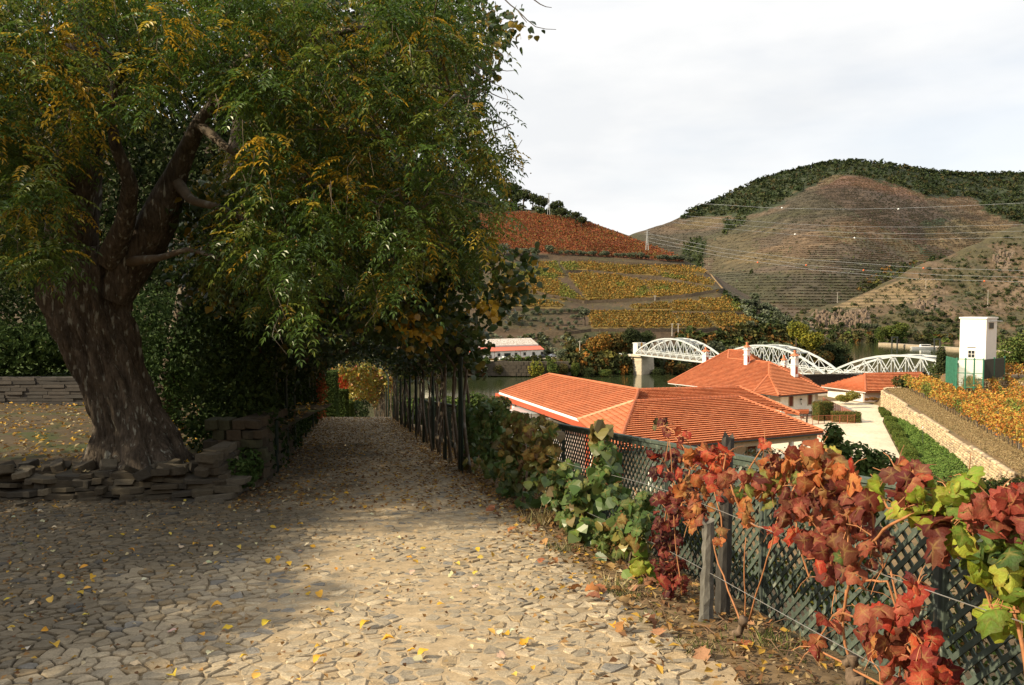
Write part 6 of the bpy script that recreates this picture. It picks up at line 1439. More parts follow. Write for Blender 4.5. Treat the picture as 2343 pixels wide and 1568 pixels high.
# beyond the modelled stones: low stones of the far path
n = 5200; yy = RNG.uniform(20, 36.6, n); xx = xl(yy)+RNG.uniform(0, 3.4, n); zz_ = -.1*yy+.02
Q = leaf_arrays(np.stack([xx, yy, zz_], 1), np.tile([1.0, .2, 0], (n, 1))+.3*rnd_unit(n)*np.array((1, 1, .1)), np.tile([0, 0, 1.0], (n, 1)), .16, .14, pick(P_COB, n, .15), fold=.02)
obj('far_cobbles', lm('far_cobbles', Q, M_COB), path, kind='stuff')
# ---- upper terrace under the big tree
tx_ = np.linspace(-34, -4.25, 60); ty_ = np.linspace(10.6, 18.5, 34); TX, TY = np.meshgrid(tx_, ty_)
TXe = TX.copy(); TZ = -.72+.05*VNO.f(TX*.8, TY*.8, 3)-.10*sstep(11.2, 10.6, TY)-.25*sstep(-5.2, -4.3, TX)*sstep(12.2, 10.8, TY)
M_TERR = mat('mossy_earth', (.075, .055, .032), .95, nscale=2, namt=.3, nscale2=20, namt2=.3, bump=.015, bscale=25, tint=((.05, .06, .02), 1.2, .5, .6))
grid_mesh('terrace_ground', TX, TY, TZ, M_TERR, kind='structure')
# garden level behind
gya = np.linspace(18.75, 36.5, 40); gu_ = np.linspace(0, 1, 40); GU_, A2_ = np.meshgrid(gu_, gya); A1_ = -60+(xl(A2_)-1.2+60)*GU_
GZ = -.12-.07*np.maximum(0, A2_-30)+.06*VNO.f(A1_*.5, A2_*.5, 3)
M_LAWN = mat('lawn', (.06, .10, .02), .95, nscale=3, namt=.3, nscale2=30, namt2=.3, bump=.02)
grid_mesh('lawn', A1_, A2_, GZ, M_LAWN, kind='structure')
# ---- dry stone wall in front of the tree
M_SLATE = mat('schist_stone', src='col', rough=.9, nscale=5, namt=.3, nscale2=25, namt2=.3, bump=.012, bscale=30)
P_SL = [((.07, .058, .041), 4), ((.095, .08, .056), 3), ((.06, .053, .042), 2), ((.16, .135, .095), 1), ((.12, .105, .08), 1)]
def slab_mesh(seed):
    g = random.Random(seed); V = []; F = []
    pl = [(-.5, -.32), (-.38, -.5), (.1, -.5), (.42, -.46), (.5, -.2), (.48, .3), (.3, .5), (-.35, .48), (-.5, .2)]
    pl = [(x*g.uniform(.85, 1.1), y*g.uniform(.8, 1.1)) for x, y in pl]; k = len(pl); sk = g.uniform(-.12, .12); wedge = g.uniform(-.22, .22)
    for z, s in ((-.5, .95), (-.42, 1.0), (.40, .99), (.5, .93)):
        for x, y in pl: V.append((x*s+sk*z+g.uniform(-.015, .015), y*s, z*(1+wedge*x)+g.uniform(-.05, .05)))
    for l in range(3):
        for i in range(k): F.append((l*k+i, l*k+(i+1) % k, (l+1)*k+(i+1) % k, (l+1)*k+i))
    F += [tuple(range(3*k, 4*k)), tuple(range(k-1, -1, -1))]
    return V, F
SLABS = []
for s in range(14):
    V, F = slab_mesh(s); c = pick(P_SL, 1, .1)[0]; SLABS.append(npmesh('stone', V, F, M_SLATE, np.tile(c, (len(V), 1))))
DW = empty('dry_stone_wall', (-6, 10.5, -1.1), label='low dry stone wall of rough slabs in front of the big tree', cat='wall'); o = DW.location
def lay(x, y, z, L, d, h, rz, tilt=.07):
    q = obj('stone', random.choice(SLABS), DW, loc=Vector((x, y, z))-o, rot=(random.gauss(0, tilt), random.gauss(0, tilt), rz)); q.scale = (L, d, h)
for c in range(5):
    x = -9.2-.1*c
    while x < -3.95:
        w = random.uniform(.12, .5); h = random.uniform(.05, .10)
        lay(x+w/2, 10.5+c*.04+random.uniform(-.07, .07), -1.06+c*.078+.03*math.sin(x*3), w*1.1, random.uniform(.25, .4), h, random.uniform(-.15, .15)); x += w*.92
for c in range(8):
    y = 10.7
    while y < 11.7: w = random.uniform(.2, .4); lay(-3.98+random.uniform(-.05, .05)-(.03*c), y, -1.08+c*.085, w*1.1, .3, .11, 1.5+random.uniform(-.2, .2)); y += w*.9
for _ in range(40): lay(random.uniform(-8.5, -4.1), random.uniform(10.45, 11.1), -.68+random.uniform(-.03, .05), random.uniform(.15, .4), random.uniform(.12, .25), random.uniform(.06, .13), random.uniform(0, 3), .25)
for x, y, s in ((-3.9, 10.2, .1), (-5.1, 10.05, .08), (-6.3, 9.9, .1), (-4.3, 9.8, .06)): lay(x, y, zp(y)*1.0+.02, s*1.6, s*1.2, s, 1.0)
# ---- thin slate wall far left
BW_ = empty('slate_wall', (-11, 18.5, -.75), label='neat thin slate garden wall at the far left behind the big tree', cat='wall'); o = BW_.location
BR = [npmesh('stone', *[np.array(slab_mesh(70+i)[0])*np.array((1.0, 1, .8)), slab_mesh(70+i)[1]], M_SLATE, np.tile(pick([((.12, .115, .11), 1), ((.16, .15, .14), 1)], 1, .1)[0], (len(slab_mesh(70+i)[0]), 1))) for i in range(5)]
MBb = [MB() for _ in range(5)]; BR = []
for i, b in enumerate(MBb):
    b.box(-.5, .5, -.5, .5, -.5, .5); me = b.mesh('stone', M_SLATE); ca = me.color_attributes.new('col', 'FLOAT_COLOR', 'POINT'); c = pick([((.075, .07, .066), 1), ((.10, .09, .082), 1)], 1, .15)[0]; ca.data.foreach_set('color', np.tile([*c, 1], 8).astype(np.float32)); BR.append(me)
for c in range(8):
    x = -16.5
    while x < -8.2:
        w = random.uniform(.25, .6); q = obj('stone', random.choice(BR), BW_, loc=Vector((x+w/2, 18.5+random.uniform(-.02, .02), -.70+c*.082))-o, rot=(0, 0, random.uniform(-.02, .02))); q.scale = (w*.975, .35, .072); x += w
# ---- garden wall along the left of the path
GW = empty('garden_wall', (-4.4, 11.8, -1.2), label='mossy stone garden wall beginning with a square pier beside the path', cat='wall'); o = GW.location
gb = [rock_mesh('stone', 40+i, M_WARM, 8) for i in range(4)]
def gst(x, y, z, sx, sy, sz, rz=0):
    me = random.choice(GWM); q = obj('stone', me, GW, loc=Vector((x, y, z))-o, rot=(0, 0, rz+random.uniform(-.04, .04))); q.scale = (sx, sy, sz)
SLABD = []
for i in range(8):
    V, F = slab_mesh(200+i); c = pick([((.060, .046, .030), 2), ((.045, .038, .026), 2), ((.045, .045, .025), 1)], 1, .15)[0]; SLABD.append(npmesh('stone', V, F, M_SLATE, np.tile(c, (len(V), 1))))
GWM = []
for i in range(8):
    me = gb[i % 4].copy(); ca = me.color_attributes.new('col', 'FLOAT_COLOR', 'POINT'); n = len(me.vertices); c = pick([((.13, .10, .065), 2), ((.10, .085, .055), 2), ((.08, .085, .045), 1)], 1, .15)[0]; ca.data.foreach_set('color', np.tile([*c, 1], n).astype(np.float32)); GWM.append(me)
for c in range(7):
    for i, x in enumerate((-4.46, -4.26, -4.05, -3.9)):
        me = random.choice(SLABD); q = obj('stone', me, GW, loc=Vector((x+(.08 if c % 2 else -.04), 11.75, -1.14+c*.148+.07))-o, rot=(random.gauss(0, .05), random.gauss(0, .05), random.uniform(-.15, .15))); q.scale = (random.uniform(.18, .3), random.uniform(.3, .42), random.uniform(.12, .165))
    y = 12.0
    while y < 18:
        w = random.uniform(.25, .55); q = obj('stone', random.choice(SLABD), GW, loc=Vector((float(xl(y))-.12, y+w/2, -1.14+c*.148+.07-.1*(y-11.7)))-o, rot=(0, 0, 1.57-.2)); q.scale = (w*1.02, .34, .15); y += w
# ---- fallen leaves
LEAFM = mat('fallen_leaf', src='obj', rough=.7, nscale=12, namt=.2, trans=.15, spec=.3)
def fleaf(seed, kind):
    g = random.Random(seed); V = []; F = []
    if kind == 'oval': prof = [(0, .02), (.15, .26), (.35, .40), (.6, .36), (.82, .18), (1, .0)]
    else: prof = [(0, .1), (.12, .5), (.22, .30), (.4, .55), (.55, .28), (.75, .36), (.85, .12), (1, 0)]
    curl = g.uniform(.15, .5); tw = g.uniform(-.5, .5)
    for t, w in prof:
        zc_ = curl*math.sin(t*3.1)*.35*g.choice((1, 1, -.4)); e = curl*w*.8+g.uniform(-.03, .06)
        V += [(t-.5, -w, zc_*0+e+tw*w*.3+max(0, zc_)), (t-.5, 0, max(0, zc_)*.8), (t-.5, w, e-tw*w*.3+max(0, zc_))]
    for i in range(len(prof)-1):
        F += [(3*i, 3*i+1, 3*i+4, 3*i+3), (3*i+1, 3*i+2, 3*i+5, 3*i+4)]
    return npmesh('leaf', V, F, LEAFM, smooth=True)
FL = [fleaf(i, 'oval') for i in range(6)]; FG = [fleaf(20+i, 'lobed') for i in range(5)]
C_YLW = [(.62, .36, .04), (.55, .30, .03), (.66, .42, .08)]; C_PAL = [(.52, .45, .30), (.60, .52, .36), (.44, .36, .22)]; C_BRN = [(.30, .13, .05), (.36, .19, .09), (.22, .11, .05)]
def gz(x, y):
    if x > xr(y)+.05: return float(ground_z(x, y))+.012
    return -.1*y+.035
cnt = 0
def fall(x, y, s, c, m, z=None):
    q = obj('leaf', m, path, loc=(x, y, (gz(x, y) if z is None else z)+s*.05), rot=(random.gauss(0, .25), random.gauss(0, .25), random.uniform(0, 6.3)), color=[v*random.uniform(.85, 1.15) for v in c]); q.scale = (s, s*.85, s)
for _ in range(115):
    y = 3.9+8.5*random.random()**1.25; x = random.uniform(max(-.66*y, -8), min(xr(y), 3)); fall(x, y, random.uniform(.04, .08), random.choice(C_YLW), random.choice(FL))
for _ in range(120):
    y = 3.9+8.0*random.random()**1.1; x = random.uniform(max(-.66*y, -8), -.2-.1*y+random.uniform(0, 2)); fall(x, y, random.uniform(.035, .07), random.choice(C_PAL), random.choice(FL+FG[:2]))
for _ in range(62):
    y = 4+6*random.random(); x = xr(y)+random.uniform(-.35, 1.0); fall(x, y, random.uniform(.07, .14), random.choice(C_BRN), random.choice(FG))
# hand-set leaves seen clearly in the photograph
for px, py, c in ((700, 1310, 0), (495, 1400, 0), (610, 1440, 0), (730, 1372, 0), (888, 1478, 0), (835, 1443, 0), (125, 1492, 0), (730, 1524, 0), (1200, 1484, 0), (968, 1513, 0), (610, 1295, 0), (398, 1562, 0)):
    r_ = ray(px, py); t = -1.6/(r_.z+.1*r_.y); fall(r_.x*t, r_.y*t, .085, C_YLW[0], FL[c % 6])
def litter(n, xs, ys, zf, pal, L, name, parent, label=None):
    D = rnd_unit(n)*np.array((1, 1, .3)); N = rnd_unit(n)*.5+np.array((0, 0, 1.0)); P = np.stack([xs, ys, zf(xs, ys)], 1)
    Q = leaf_arrays(P, D, N, RNG.uniform(.6, 1.3, n)*L, L*.65, pick(pal, n, .2), fold=.2); return obj(name, lm(name, Q, M_FOLS), parent, kind='stuff', label=label)
P_LIT = [((.26, .15, .06), 5), ((.34, .24, .12), 3), ((.42, .26, .05), 2), ((.15, .08, .04), 3), ((.45, .38, .25), 1)]
n = 7000; ys = RNG.uniform(9.5, 36, n); u = RNG.beta(.75, .75, n); xs = xl(ys)-.1+u*3.6
litter(n, xs, ys, lambda x, y: -.1*y+.045, P_LIT, .07, 'leaf_litter', path, 'small brown leaves littering the shaded path')
n = 5200; ys = RNG.uniform(3.4, 34, n); xs = xr(ys)+RNG.normal(.35, .42, n)
litter(n, xs, ys, lambda x, y: np.where(x > xr(y), ground_z(x, y)+.02, -.1*y+.045), P_LIT, .065, 'leaf_litter', path, 'brown leaf litter along the right edge of the path')
n = 2200; ys = RNG.uniform(10.7, 18.4, n); xs = RNG.uniform(-13, -4.3, n)
litter(n, xs, ys, lambda x, y: -.68+0*x, [((.48, .30, .05), 4), ((.50, .42, .24), 3), ((.28, .16, .06), 4)], .095, 'leaf_litter', None, 'yellow and brown leaves on the ground round the big tree')
n = 900; ys = RNG.uniform(4, 10.4, n); xs = -.66*ys+RNG.uniform(0, 1, n)**1.5*4.5
litter(n, xs, ys, lambda x, y: -.1*y+.04, P_LIT, .04, 'leaf_litter', path, 'tiny leaf fragments among the cobbles')
# soil crumbs, twigs and weeds in the strip by the fence
mb = []
n = 5200; ys = 3.0+RNG.uniform(0, 1, n)**1.4*12; xs = xr(ys)+.05+RNG.uniform(0, 1.5, n)
D = rnd_unit(n)*np.array((1, 1, .5)); Q = leaf_arrays(np.stack([xs, ys, ground_z(xs, ys)+.008], 1), D, rnd_unit(n), RNG.uniform(.015, .05, n), .02, pick([((.20, .14, .08), 4), ((.12, .09, .05), 3), ((.33, .27, .18), 1), ((.09, .10, .03), 2)], n, .2))
obj('soil_crumbs', lm('soil_crumbs', Q, M_FOLS), label='crumbs of soil and dead stems in the bed by the fence', kind='stuff')
TW_ = MB()
for _ in range(260):
    y = random.uniform(3.2, 9); x = xr(y)+random.uniform(.1, 1.3); z = float(ground_z(x, y))+.01; a = random.uniform(0, 6.3); L = random.uniform(.06, .22); TW_.tube([(x, y, z), (x+math.cos(a)*L/2, y+math.sin(a)*L/2, z+.03), (x+math.cos(a)*L, y+math.sin(a)*L, z+.01)], .0035, 3)
TW_.build('dead_twigs', mat('twig', (.16, .10, .06), .9, nscale=9, namt=.3), kind='stuff', label='dry twigs lying in the bed by the fence')
def tuft(cx, cy, n, h, pal, label):
    D = rnd_unit(n)*np.array((.6, .6, .3))+np.array((0, 0, .8)); P = np.stack([cx+RNG.normal(0, .09, n), cy+RNG.normal(0, .07, n), np.full(n, float(ground_z(cx, cy))-.01)], 1)
    Q = leaf_arrays(P, D, rnd_unit(n), RNG.uniform(.5, 1.2, n)*h, .006, pick(pal, n, .25)); obj('grass_tuft', lm('grass_tuft', Q, M_FOLS), label=label, kind='stuff')
def edgept(px, py):
    r_ = ray(px, py); t = -1.75/(r_.z+.1*r_.y); return r_.x*t, r_.y*t
for px, py, h, lab in ((1400, 1395, .14, 'straw pale grass tuft at the edge of the cobbles'), (1425, 1410, .09, 'small green grass tuft at the edge of the cobbles'), (1290, 1300, .10, 'short weeds at the path edge under the green vines'), (1600, 1545, .08, 'thin green weeds near the slate post'), (1240, 1230, .22, 'tall pale dry weed at the path edge'), (1760, 1530, .10, 'small weeds below the red vine'), (1480, 1480, .06, 'low green weeds between cobbles and vine')):
    x, y = edgept(px, py); tuft(x, y, 90, h, [((.14, .17, .05), 3), ((.36, .30, .16), 2)] if 'pale' not in lab else [((.45, .37, .2), 3), ((.2, .2, .08), 1)], lab)
# ================================================================== LATTICE FENCE
M_FENCE = mat('green_fence_paint', (.07, .092, .074), .7, nscale=3, namt=.25, nscale2=30, namt2=.25, objvar=.15, tint=((.25, .27, .22), 9, .60, .72), spec=.3)
M_FPOST = mat('fence_post_metal', (.06, .075, .07), .6, nscale=8, namt=.3, tint=((.25, .22, .15), 12, .6, .7))
FE = empty('lattice_fence', (xf(6), 6, -1.0), label='weathered green wooden lattice fence running down beside the path', cat='fence'); o = FE.location
FH = 1.35
def fpt(y, z): return Vector((xf(y), y, -.1*y-.4+z))-o
ysp = [2.6]
while ysp[-1] < 30: ysp.append(ysp[-1]+1.85)
single_left = 300; far = MB(); PITCHL = .078; SW = .034
for pi_ in range(len(ysp)-1):
    ya, yb = ysp[pi_]+.05, ysp[pi_+1]-.05; W = yb-ya; H = FH-.12; stp = PITCHL*1.414
    slen = math.sqrt(1+.229**2)
    k = int((W+H)/stp); tone = random.uniform(.85, 1.15)
    for sg in (0, 1):
        for i in range(k):
            s0_ = -H+i*stp+.03; a = [s0_, 0]; b = [s0_+H, H]
            if a[0] < 0: a = [0, -s0_]
            if b[0] > W: b = [W, W-s0_]
            if b[1]-a[1] < .06: continue
            if sg: a[0], b[0] = W-a[0], W-b[0]
            pa, pb = fpt(ya+a[0], a[1]+.06), fpt(ya+b[0], b[1]+.06)
            off = Vector((-.006 if sg else .006, 0, 0)); t = MB()
            tgt = far
            if single_left > 0 and ya > 3.0: tgt = t; single_left -= 1
            tgt.bar(pa+off, pb+off, .009, SW, up=(0, -math.sin(.785), math.cos(.785)) if not sg else (0, math.sin(.785), math.cos(.785)))
            if tgt is t: t.build('slat', M_FENCE, FE)
    for z in (.05, FH-.03):
        mb = MB(); mb.bar(fpt(ya-.04, z), fpt(yb+.04, z), .035, .05); mb.build('rail', M_FENCE, FE)
    for y in (ya-.02, yb+.02): mb = MB(); mb.bar(fpt(y, .02), fpt(y, FH-.06), .03, .045, up=(0, 1, 0)); mb.build('frame_stile', M_FENCE, FE)
    mb = MB(); mb.bar(fpt(ya-.08, FH+.015), fpt(yb+.08, FH+.015), .075, .03); mb.build('top_cap', M_FENCE, FE)
far.build('slats', M_FENCE, FE, kind='stuff')
for y in ysp:
    mb = MB(); mb.bar(fpt(y, -.5), fpt(y, FH+.02), .05, .05, up=(0, 1, 0)); mb.build('post', M_FPOST, FE)
# slate trellis posts and wires
M_SPOST = mat('slate_post', (.11, .108, .10), .9, nscale=7, namt=.35, nscale2=35, namt2=.35, bump=.01, bscale=30, stretch=(1, 1, .25), tint=((.38, .37, .32), 8, .56, .68))
def xt(y): return 2.45-.22*y
M_SPOST2 = mat('dark_slate_post', (.055, .052, .048), .9, nscale=9, namt=.4, nscale2=40, namt2=.4, bump=.012, bscale=30, stretch=(1, 1, .25), tint=((.16, .15, .13), 10, .6, .7))
M_SPOST3 = mat('pale_slate_post', (.14, .135, .12), .9, nscale=9, namt=.35, nscale2=45, namt2=.4, bump=.012, bscale=30, stretch=(1, 1, .22), tint=((.10, .10, .095), 11, .5, .58))
def slate_post(x, y, h, w, lean, label, seed, z0=None):
    g = random.Random(seed); V = []; F = []; k = 8; n = 16
    for j in range(n):
        t = j/(n-1); ww = w*(1-.25*t)
        for i in range(k):
            a = 6.283*i/k+.3; V.append((math.cos(a)*ww*g.uniform(.72, 1.18)+lean[0]*t*h, math.sin(a)*ww*.7*g.uniform(.8, 1.1)+lean[1]*t*h, t*h-.1+(g.uniform(-.04, .05) if j == n-1 else 0)))
    for j in range(n-1):
        for i in range(k): F.append((j*k+i, j*k+(i+1) % k, (j+1)*k+(i+1) % k, (j+1)*k+i))
    F.append(tuple(range((n-1)*k, n*k)))
    obj('slate_post', npmesh('slate_post', V, F, M_SPOST3 if seed == 1 else M_SPOST2), loc=(x, y, float(ground_z(x, y)) if z0 is None else z0), label=label, cat='post')
slate_post(1.30, 5.15, .80, .052, (.02, .02), 'pale weathered slate stake standing in front of the dark post by the red vine', 1)
slate_post(1.45, 5.3, 1.32, .055, (.03, .04), 'tall dark slate post with broken top between red vine leaves', 2)
#slate_post(-.35, 11.2, 1.2, .06, (0, 0), 'slate trellis post among the green vines', 3)
M_WIRE2 = mat('trellis_wire', (.42, .42, .41), .4, namt=0, metal=.6)
for z, lab, sag in ((.42, 'lower trellis wire strung past the slate post', .02), (.86, 'upper trellis wire strung past the slate post', .03)):
    P = [Vector((xt(y)+.0, y, -.1*y-.1+z-sag*math.sin((y-2)*1.2))) for y in np.arange(1.8, 13, .4)]
    mb = MB(); mb.tube([p-P[0] for p in P], .0021, 4); mb.build('trellis_wire', M_WIRE2, loc=P[0], label=lab, cat='wire')
# ================================================================== BIG TREE
M_BARK = mat('gnarled_bark', (.085, .068, .052), .95, nscale=9, namt=.6, nscale2=32, namt2=.55, bump=.14, bscale=16, stretch=(1, 1, .28), tint=((.27, .27, .23), 17, .585, .66))
M_BARKF = mat('branch_bark', (.12, .095, .07), .95, nscale=6, namt=.35, bump=.01, bscale=20, tint=((.28, .28, .25), 5, .58, .7))
M_GLOS = mat('glossy_foliage', src='col', rough=.38, namt=0, trans=.34, spec=.45)
TD = 11.5
def gnarly(mb, pts, k=30, amp=.13, seed=0, cap=False):
    """pts (px,py,width_px,D) -> fluted limb"""
    P = [atY(x, y, D) for x, y, w, D in pts]; R = [w/2*D/FPX*(.88 if w > 140 else 1) for x, y, w, D in pts]
    m = []; 
    for i in range(len(P)-1):
        n = max(2, int((P[i+1]-P[i]).length/.06))
        for j in range(n): m.append((lerp(P[i], P[i+1], j/n), lerp(R[i], R[i+1], j/n)))
    m.append((P[-1], R[-1]))
    for _ in range(3):
        m = [m[0]]+[((a[0]+b[0]*2+c[0])/4, (a[1]+b[1]*2+c[1])/4) for a, b, c in zip(m, m[1:], m[2:])]+[m[-1]]
    V = []; s = 0; N = len(m)
    for i, (p, r) in enumerate(m):
        d = (m[min(N-1, i+1)][0]-m[max(0, i-1)][0]).normalized(); x = d.cross(Vector((0, 1, 0))).normalized(); y = x.cross(d)
        if i: s += (p-m[i-1][0]).length
        for q in range(k):
            a = 6.2832*q/k; ca, sa = math.cos(a), math.sin(a)
            fl = mnoise.fractal(Vector((ca*1.6+seed, sa*1.6, s*.55)), 1, 2, 4)*amp*1.4-(1-min(1, abs(mnoise.noise(Vector((ca*3.4, sa*3.4+seed, s*.5))))*4))**2*amp*.75-(1-min(1, abs(mnoise.noise(Vector((ca*7.5, sa*7.5+seed, s*1.1))))*4))**2*amp*.35+amp*.05+.35*amp*mnoise.noise(Vector((ca*7, sa*7, s*3.2)))+.30*amp*mnoise.noise(Vector((ca*14, sa*14, s*6)))
            V.append(p+(x*ca+y*sa)*r*(1+fl))
    F = [(i*k+q, i*k+(q+1) % k, (i+1)*k+(q+1) % k, (i+1)*k+q) for i in range(N-1) for q in range(k)]
    F.append(tuple(range((N-1)*k, N*k)))
    mb.add(V, F)
tb = atY(300, 1075, TD)
BT = empty('chinaberry_tree', tb, label='huge gnarled old tree with thick leaning trunk and yellow green feathery leaves', cat='tree'); bo = np.array(tb)
mb = MB(); gnarly(mb, [(305, 1110, 300, TD), (303, 1070, 262, TD), (298, 1020, 205, TD), (284, 960, 165, TD), (262, 880, 160, TD), (235, 800, 178, TD), (213, 730, 186, TD), (206, 670, 196, TD), (205, 620, 186, TD), (195, 575, 130, TD)], 84, .24)
gnarly(mb, [(385, 1120, 90, 11.1), (372, 1060, 70, 11.2), (340, 1000, 60, 11.3), (320, 950, 40, 11.4)], 16, .2, 3)      # root burr
gnarly(mb, [(215, 1110, 90, 11.4), (232, 1050, 70, 11.4), (245, 990, 60, 11.4)], 16, .2, 4)
mb.v = [Vector(v)-tb for v in mb.v]; mb.build('trunk', M_BARK, BT, smooth=True)
LIMBS = [
 [(185, 660, 110, TD), (160, 570, 115, TD), (165, 470, 112, 11.4), (182, 370, 98, 11.2), (192, 250, 84, 11.0), (186, 110, 70, 10.8), (195, -40, 60, 10.6), (210, -160, 40, 10.4)],
 [(255, 680, 90, TD), (292, 610, 92, TD), (338, 548, 86, TD), (372, 485, 78, 11.4), (398, 415, 56, 11.3), (425, 350, 44, 11.2), (455, 285, 36, 11.0), (492, 235, 30, 10.9), (512, 170, 25, 10.8), (516, 90, 20, 10.7), (532, -20, 18, 10.6)],
 [(250, 600, 60, 11.3), (285, 510, 42, 11.0), (300, 420, 34, 10.7), (262, 330, 26, 10.4), (250, 230, 20, 10.2), (300, 120, 16, 10)],
 [(495, 235, 26, 10.9), (545, 236, 24, 10.6), (600, 262, 20, 10.3), (690, 285, 16, 10.0), (800, 300, 12, 9.7), (930, 330, 9, 9.4)],
 [(512, 170, 20, 10.8), (600, 110, 17, 10.5), (700, 90, 15, 10.2), (850, 60, 12, 10), (980, 40, 8, 9.8)],
 [(400, 410, 30, 11.3), (440, 460, 20, 10.8), (520, 480, 15, 10.4), (600, 520, 12, 10), (680, 560, 9, 9.6)],
 [(455, 285, 24, 11.0), (520, 340, 18, 10.6), (620, 390, 15, 10.2), (740, 420, 12, 9.8), (860, 470, 9, 9.5), (960, 520, 7, 9.3)],
 [(165, 500, 34, 11.4), (110, 430, 24, 10.8), (50, 380, 18, 10.3), (-30, 330, 14, 9.9)],
 [(185, 300, 30, 11), (120, 230, 20, 10.4), (40, 180, 15, 10), (-40, 120, 12, 9.6)],
 [(300, 600, 26, 11.3), (370, 590, 15, 10.7), (430, 570, 11, 10.3), (500, 590, 8, 10)],
 [(690, 285, 12, 10), (760, 230, 10, 9.8), (880, 190, 9, 9.6), (1010, 200, 7, 9.4), (1090, 240, 5, 9.3)]]
SK = []
for li, L in enumerate(LIMBS):
    mb = MB(); gnarly(mb, L, 18 if L[0][2] > 50 else 9, .10, li*3.3); mb.v = [Vector(v)-tb for v in mb.v]; mb.build('limb' if li < 3 else 'branch', M_BARK if li < 3 else M_BARKF, BT, smooth=True)
    P = [atY(x, y, D) for x, y, w, D in L]
    for a, b in zip(P, P[1:]):
        for j in range(4): SK.append(lerp(a, b, j/4))
SKn = np.array(SK)
def sample_clusters(n, poly, D0, D1, mind=0.0, topdens=None):
    xs = [p[0] for p in poly]; ys = [p[1] for p in poly]; out = []; tries = 0
    while len(out) < n and tries < n*60:
        tries += 1; x = random.uniform(min(xs), max(xs)); y = random.uniform(min(ys), max(ys))
        if not inpoly(np.array(x), np.array(y), poly): continue
        D = random.uniform(D0, D1)
        if mnoise.noise(Vector((x*.007, y*.007, D*.5))) < -.15 and random.random() < .8: continue
        if not inpoly(np.array(x+45+40*mnoise.noise(Vector((y*.012, 3, 1)))), np.array(y), poly) and x > 900: continue
        out.append(atY(x, y, D))
    return np.array(out)
MPOLY = [(-90, -80), (1080, -80), (1098, 60), (1115, 200), (1140, 330), (1150, 385), (1122, 450), (1130, 520), (1095, 585), (1040, 560), (960, 600), (870, 680), (780, 660), (740, 700), (660, 740), (600, 700), (640, 600), (560, 600), (480, 640), (470, 600), (500, 520), (540, 400), (510, 260), (420, 200), (320, 230), (240, 320), (180, 430), (160, 560), (130, 575), (60, 590), (-90, 600)]
def fronds(C, nper, spread, L, pal, nleaf=7, droop=.5, lsize=.062, lw=.022):
    n = len(C)*nper; ci = np.repeat(np.arange(len(C)), nper)
    d = rnd_unit(n); d[:, 2] = d[:, 2]*.45-.1; d = norm(d)
    B = C[ci]+rnd_unit(n)*spread*RNG.uniform(.1, 1, (n, 1))
    ll = RNG.uniform(.7, 1.25, n)*L
    cl = np.where(RNG.uniform(0, 1, (n, 1)) < .6, pick(pal, len(C), .2)[ci], pick(pal, n, .2))
    out = []
    side = norm(np.cross(d, np.tile([0, 0, 1.0], (n, 1)))); dn = np.array((0, 0, -1.0))
    for j in range(nleaf):
        t = (j+.8)/nleaf
        for s in (-1, 1):
            p = B+d*(ll*t)[:, None]+dn*(droop*ll*t*t)[:, None]
            ld = side*s*.85+d*.55+dn*(.25+.35*RNG.uniform(0, 1, (n, 1)))+.15*rnd_unit(n)
            nn = np.tile([0, 0, 1.0], (n, 1))+.35*rnd_unit(n)-.2*side*s
            out.append(leaf_arrays(p, ld, nn, lsize*RNG.uniform(.8, 1.2, n)*(1.1-.35*abs(t-.5)), lw, cl*RNG.uniform(.8, 1.2, (n, 1))))
    p = B+d*ll[:, None]+dn*(droop*ll)[:, None]; out.append(leaf_arrays(p, d+dn*.8, np.tile([0, 0, 1.0], (n, 1))+.3*rnd_unit(n), lsize*1.1, lw, cl))
    return merge(out)
P_MEL = [((.085, .15, .026), 8), ((.048, .092, .018), 4), ((.15, .19, .03), 4), ((.38, .29, .032), 1.7), ((.50, .33, .03), .9)]
MC = sample_clusters(560, MPOLY, 8.0, 11.6)
EDG = [(1085, 20), (1100, 90), (1105, 230), (1120, 262), (1135, 300), (1142, 345), (1158, 375), (1110, 410), (1125, 440), (1140, 480), (1128, 530), (1115, 560), (1095, 590), (1080, 620), (1040, 600), (600, 700), (660, 735), (640, 680), (700, 640), (690, 580), (640, 560), (620, 610), (860, 660), (900, 640), (1000, 590), (1060, 575), (75, 590), (150, 570), (20, 590), (480, 640)]
MC = np.concatenate([MC, np.array([atY(x-12, y-8, random.uniform(8.6, 10)) for x, y in EDG])])
nb_ = len(MC)
obj('crown', lm('crown', fronds(MC-bo, 14, .25, .33, P_MEL, nleaf=7, lsize=.074, lw=.026), M_GLOS), BT)
mb = MB(); mbn = 0
for c in MC:
    if random.random() < .45: continue
    k = int(np.argmin(((SKn-c)**2).sum(1))); a = Vector(SKn[k])-tb; b = Vector(c)-tb
    if (a-b).length > 1.5: continue
    m_ = lerp(a, b, .5)+Vector((random.uniform(-.15, .15), random.uniform(-.1, .1), random.uniform(.0, .25))); L = (b-a).length
    mb.tube([a, m_, b], [.008+.008*L, .006+.004*L, .004], 4)
# dry hanging twigs and fruit stalks
for c in MC[::2]:
    for _ in range(3):
        b = Vector(c)-tb+Vector((random.uniform(-.3, .3), random.uniform(-.3, .3), random.uniform(-.2, .2))); mb.tube([b, b+Vector((random.uniform(-.1, .1), 0, -.12)), b+Vector((random.uniform(-.14, .14), 0, -.3))], [.004, .003, .002], 3)
mb.build('twigs', M_BARKF, BT, kind='stuff')
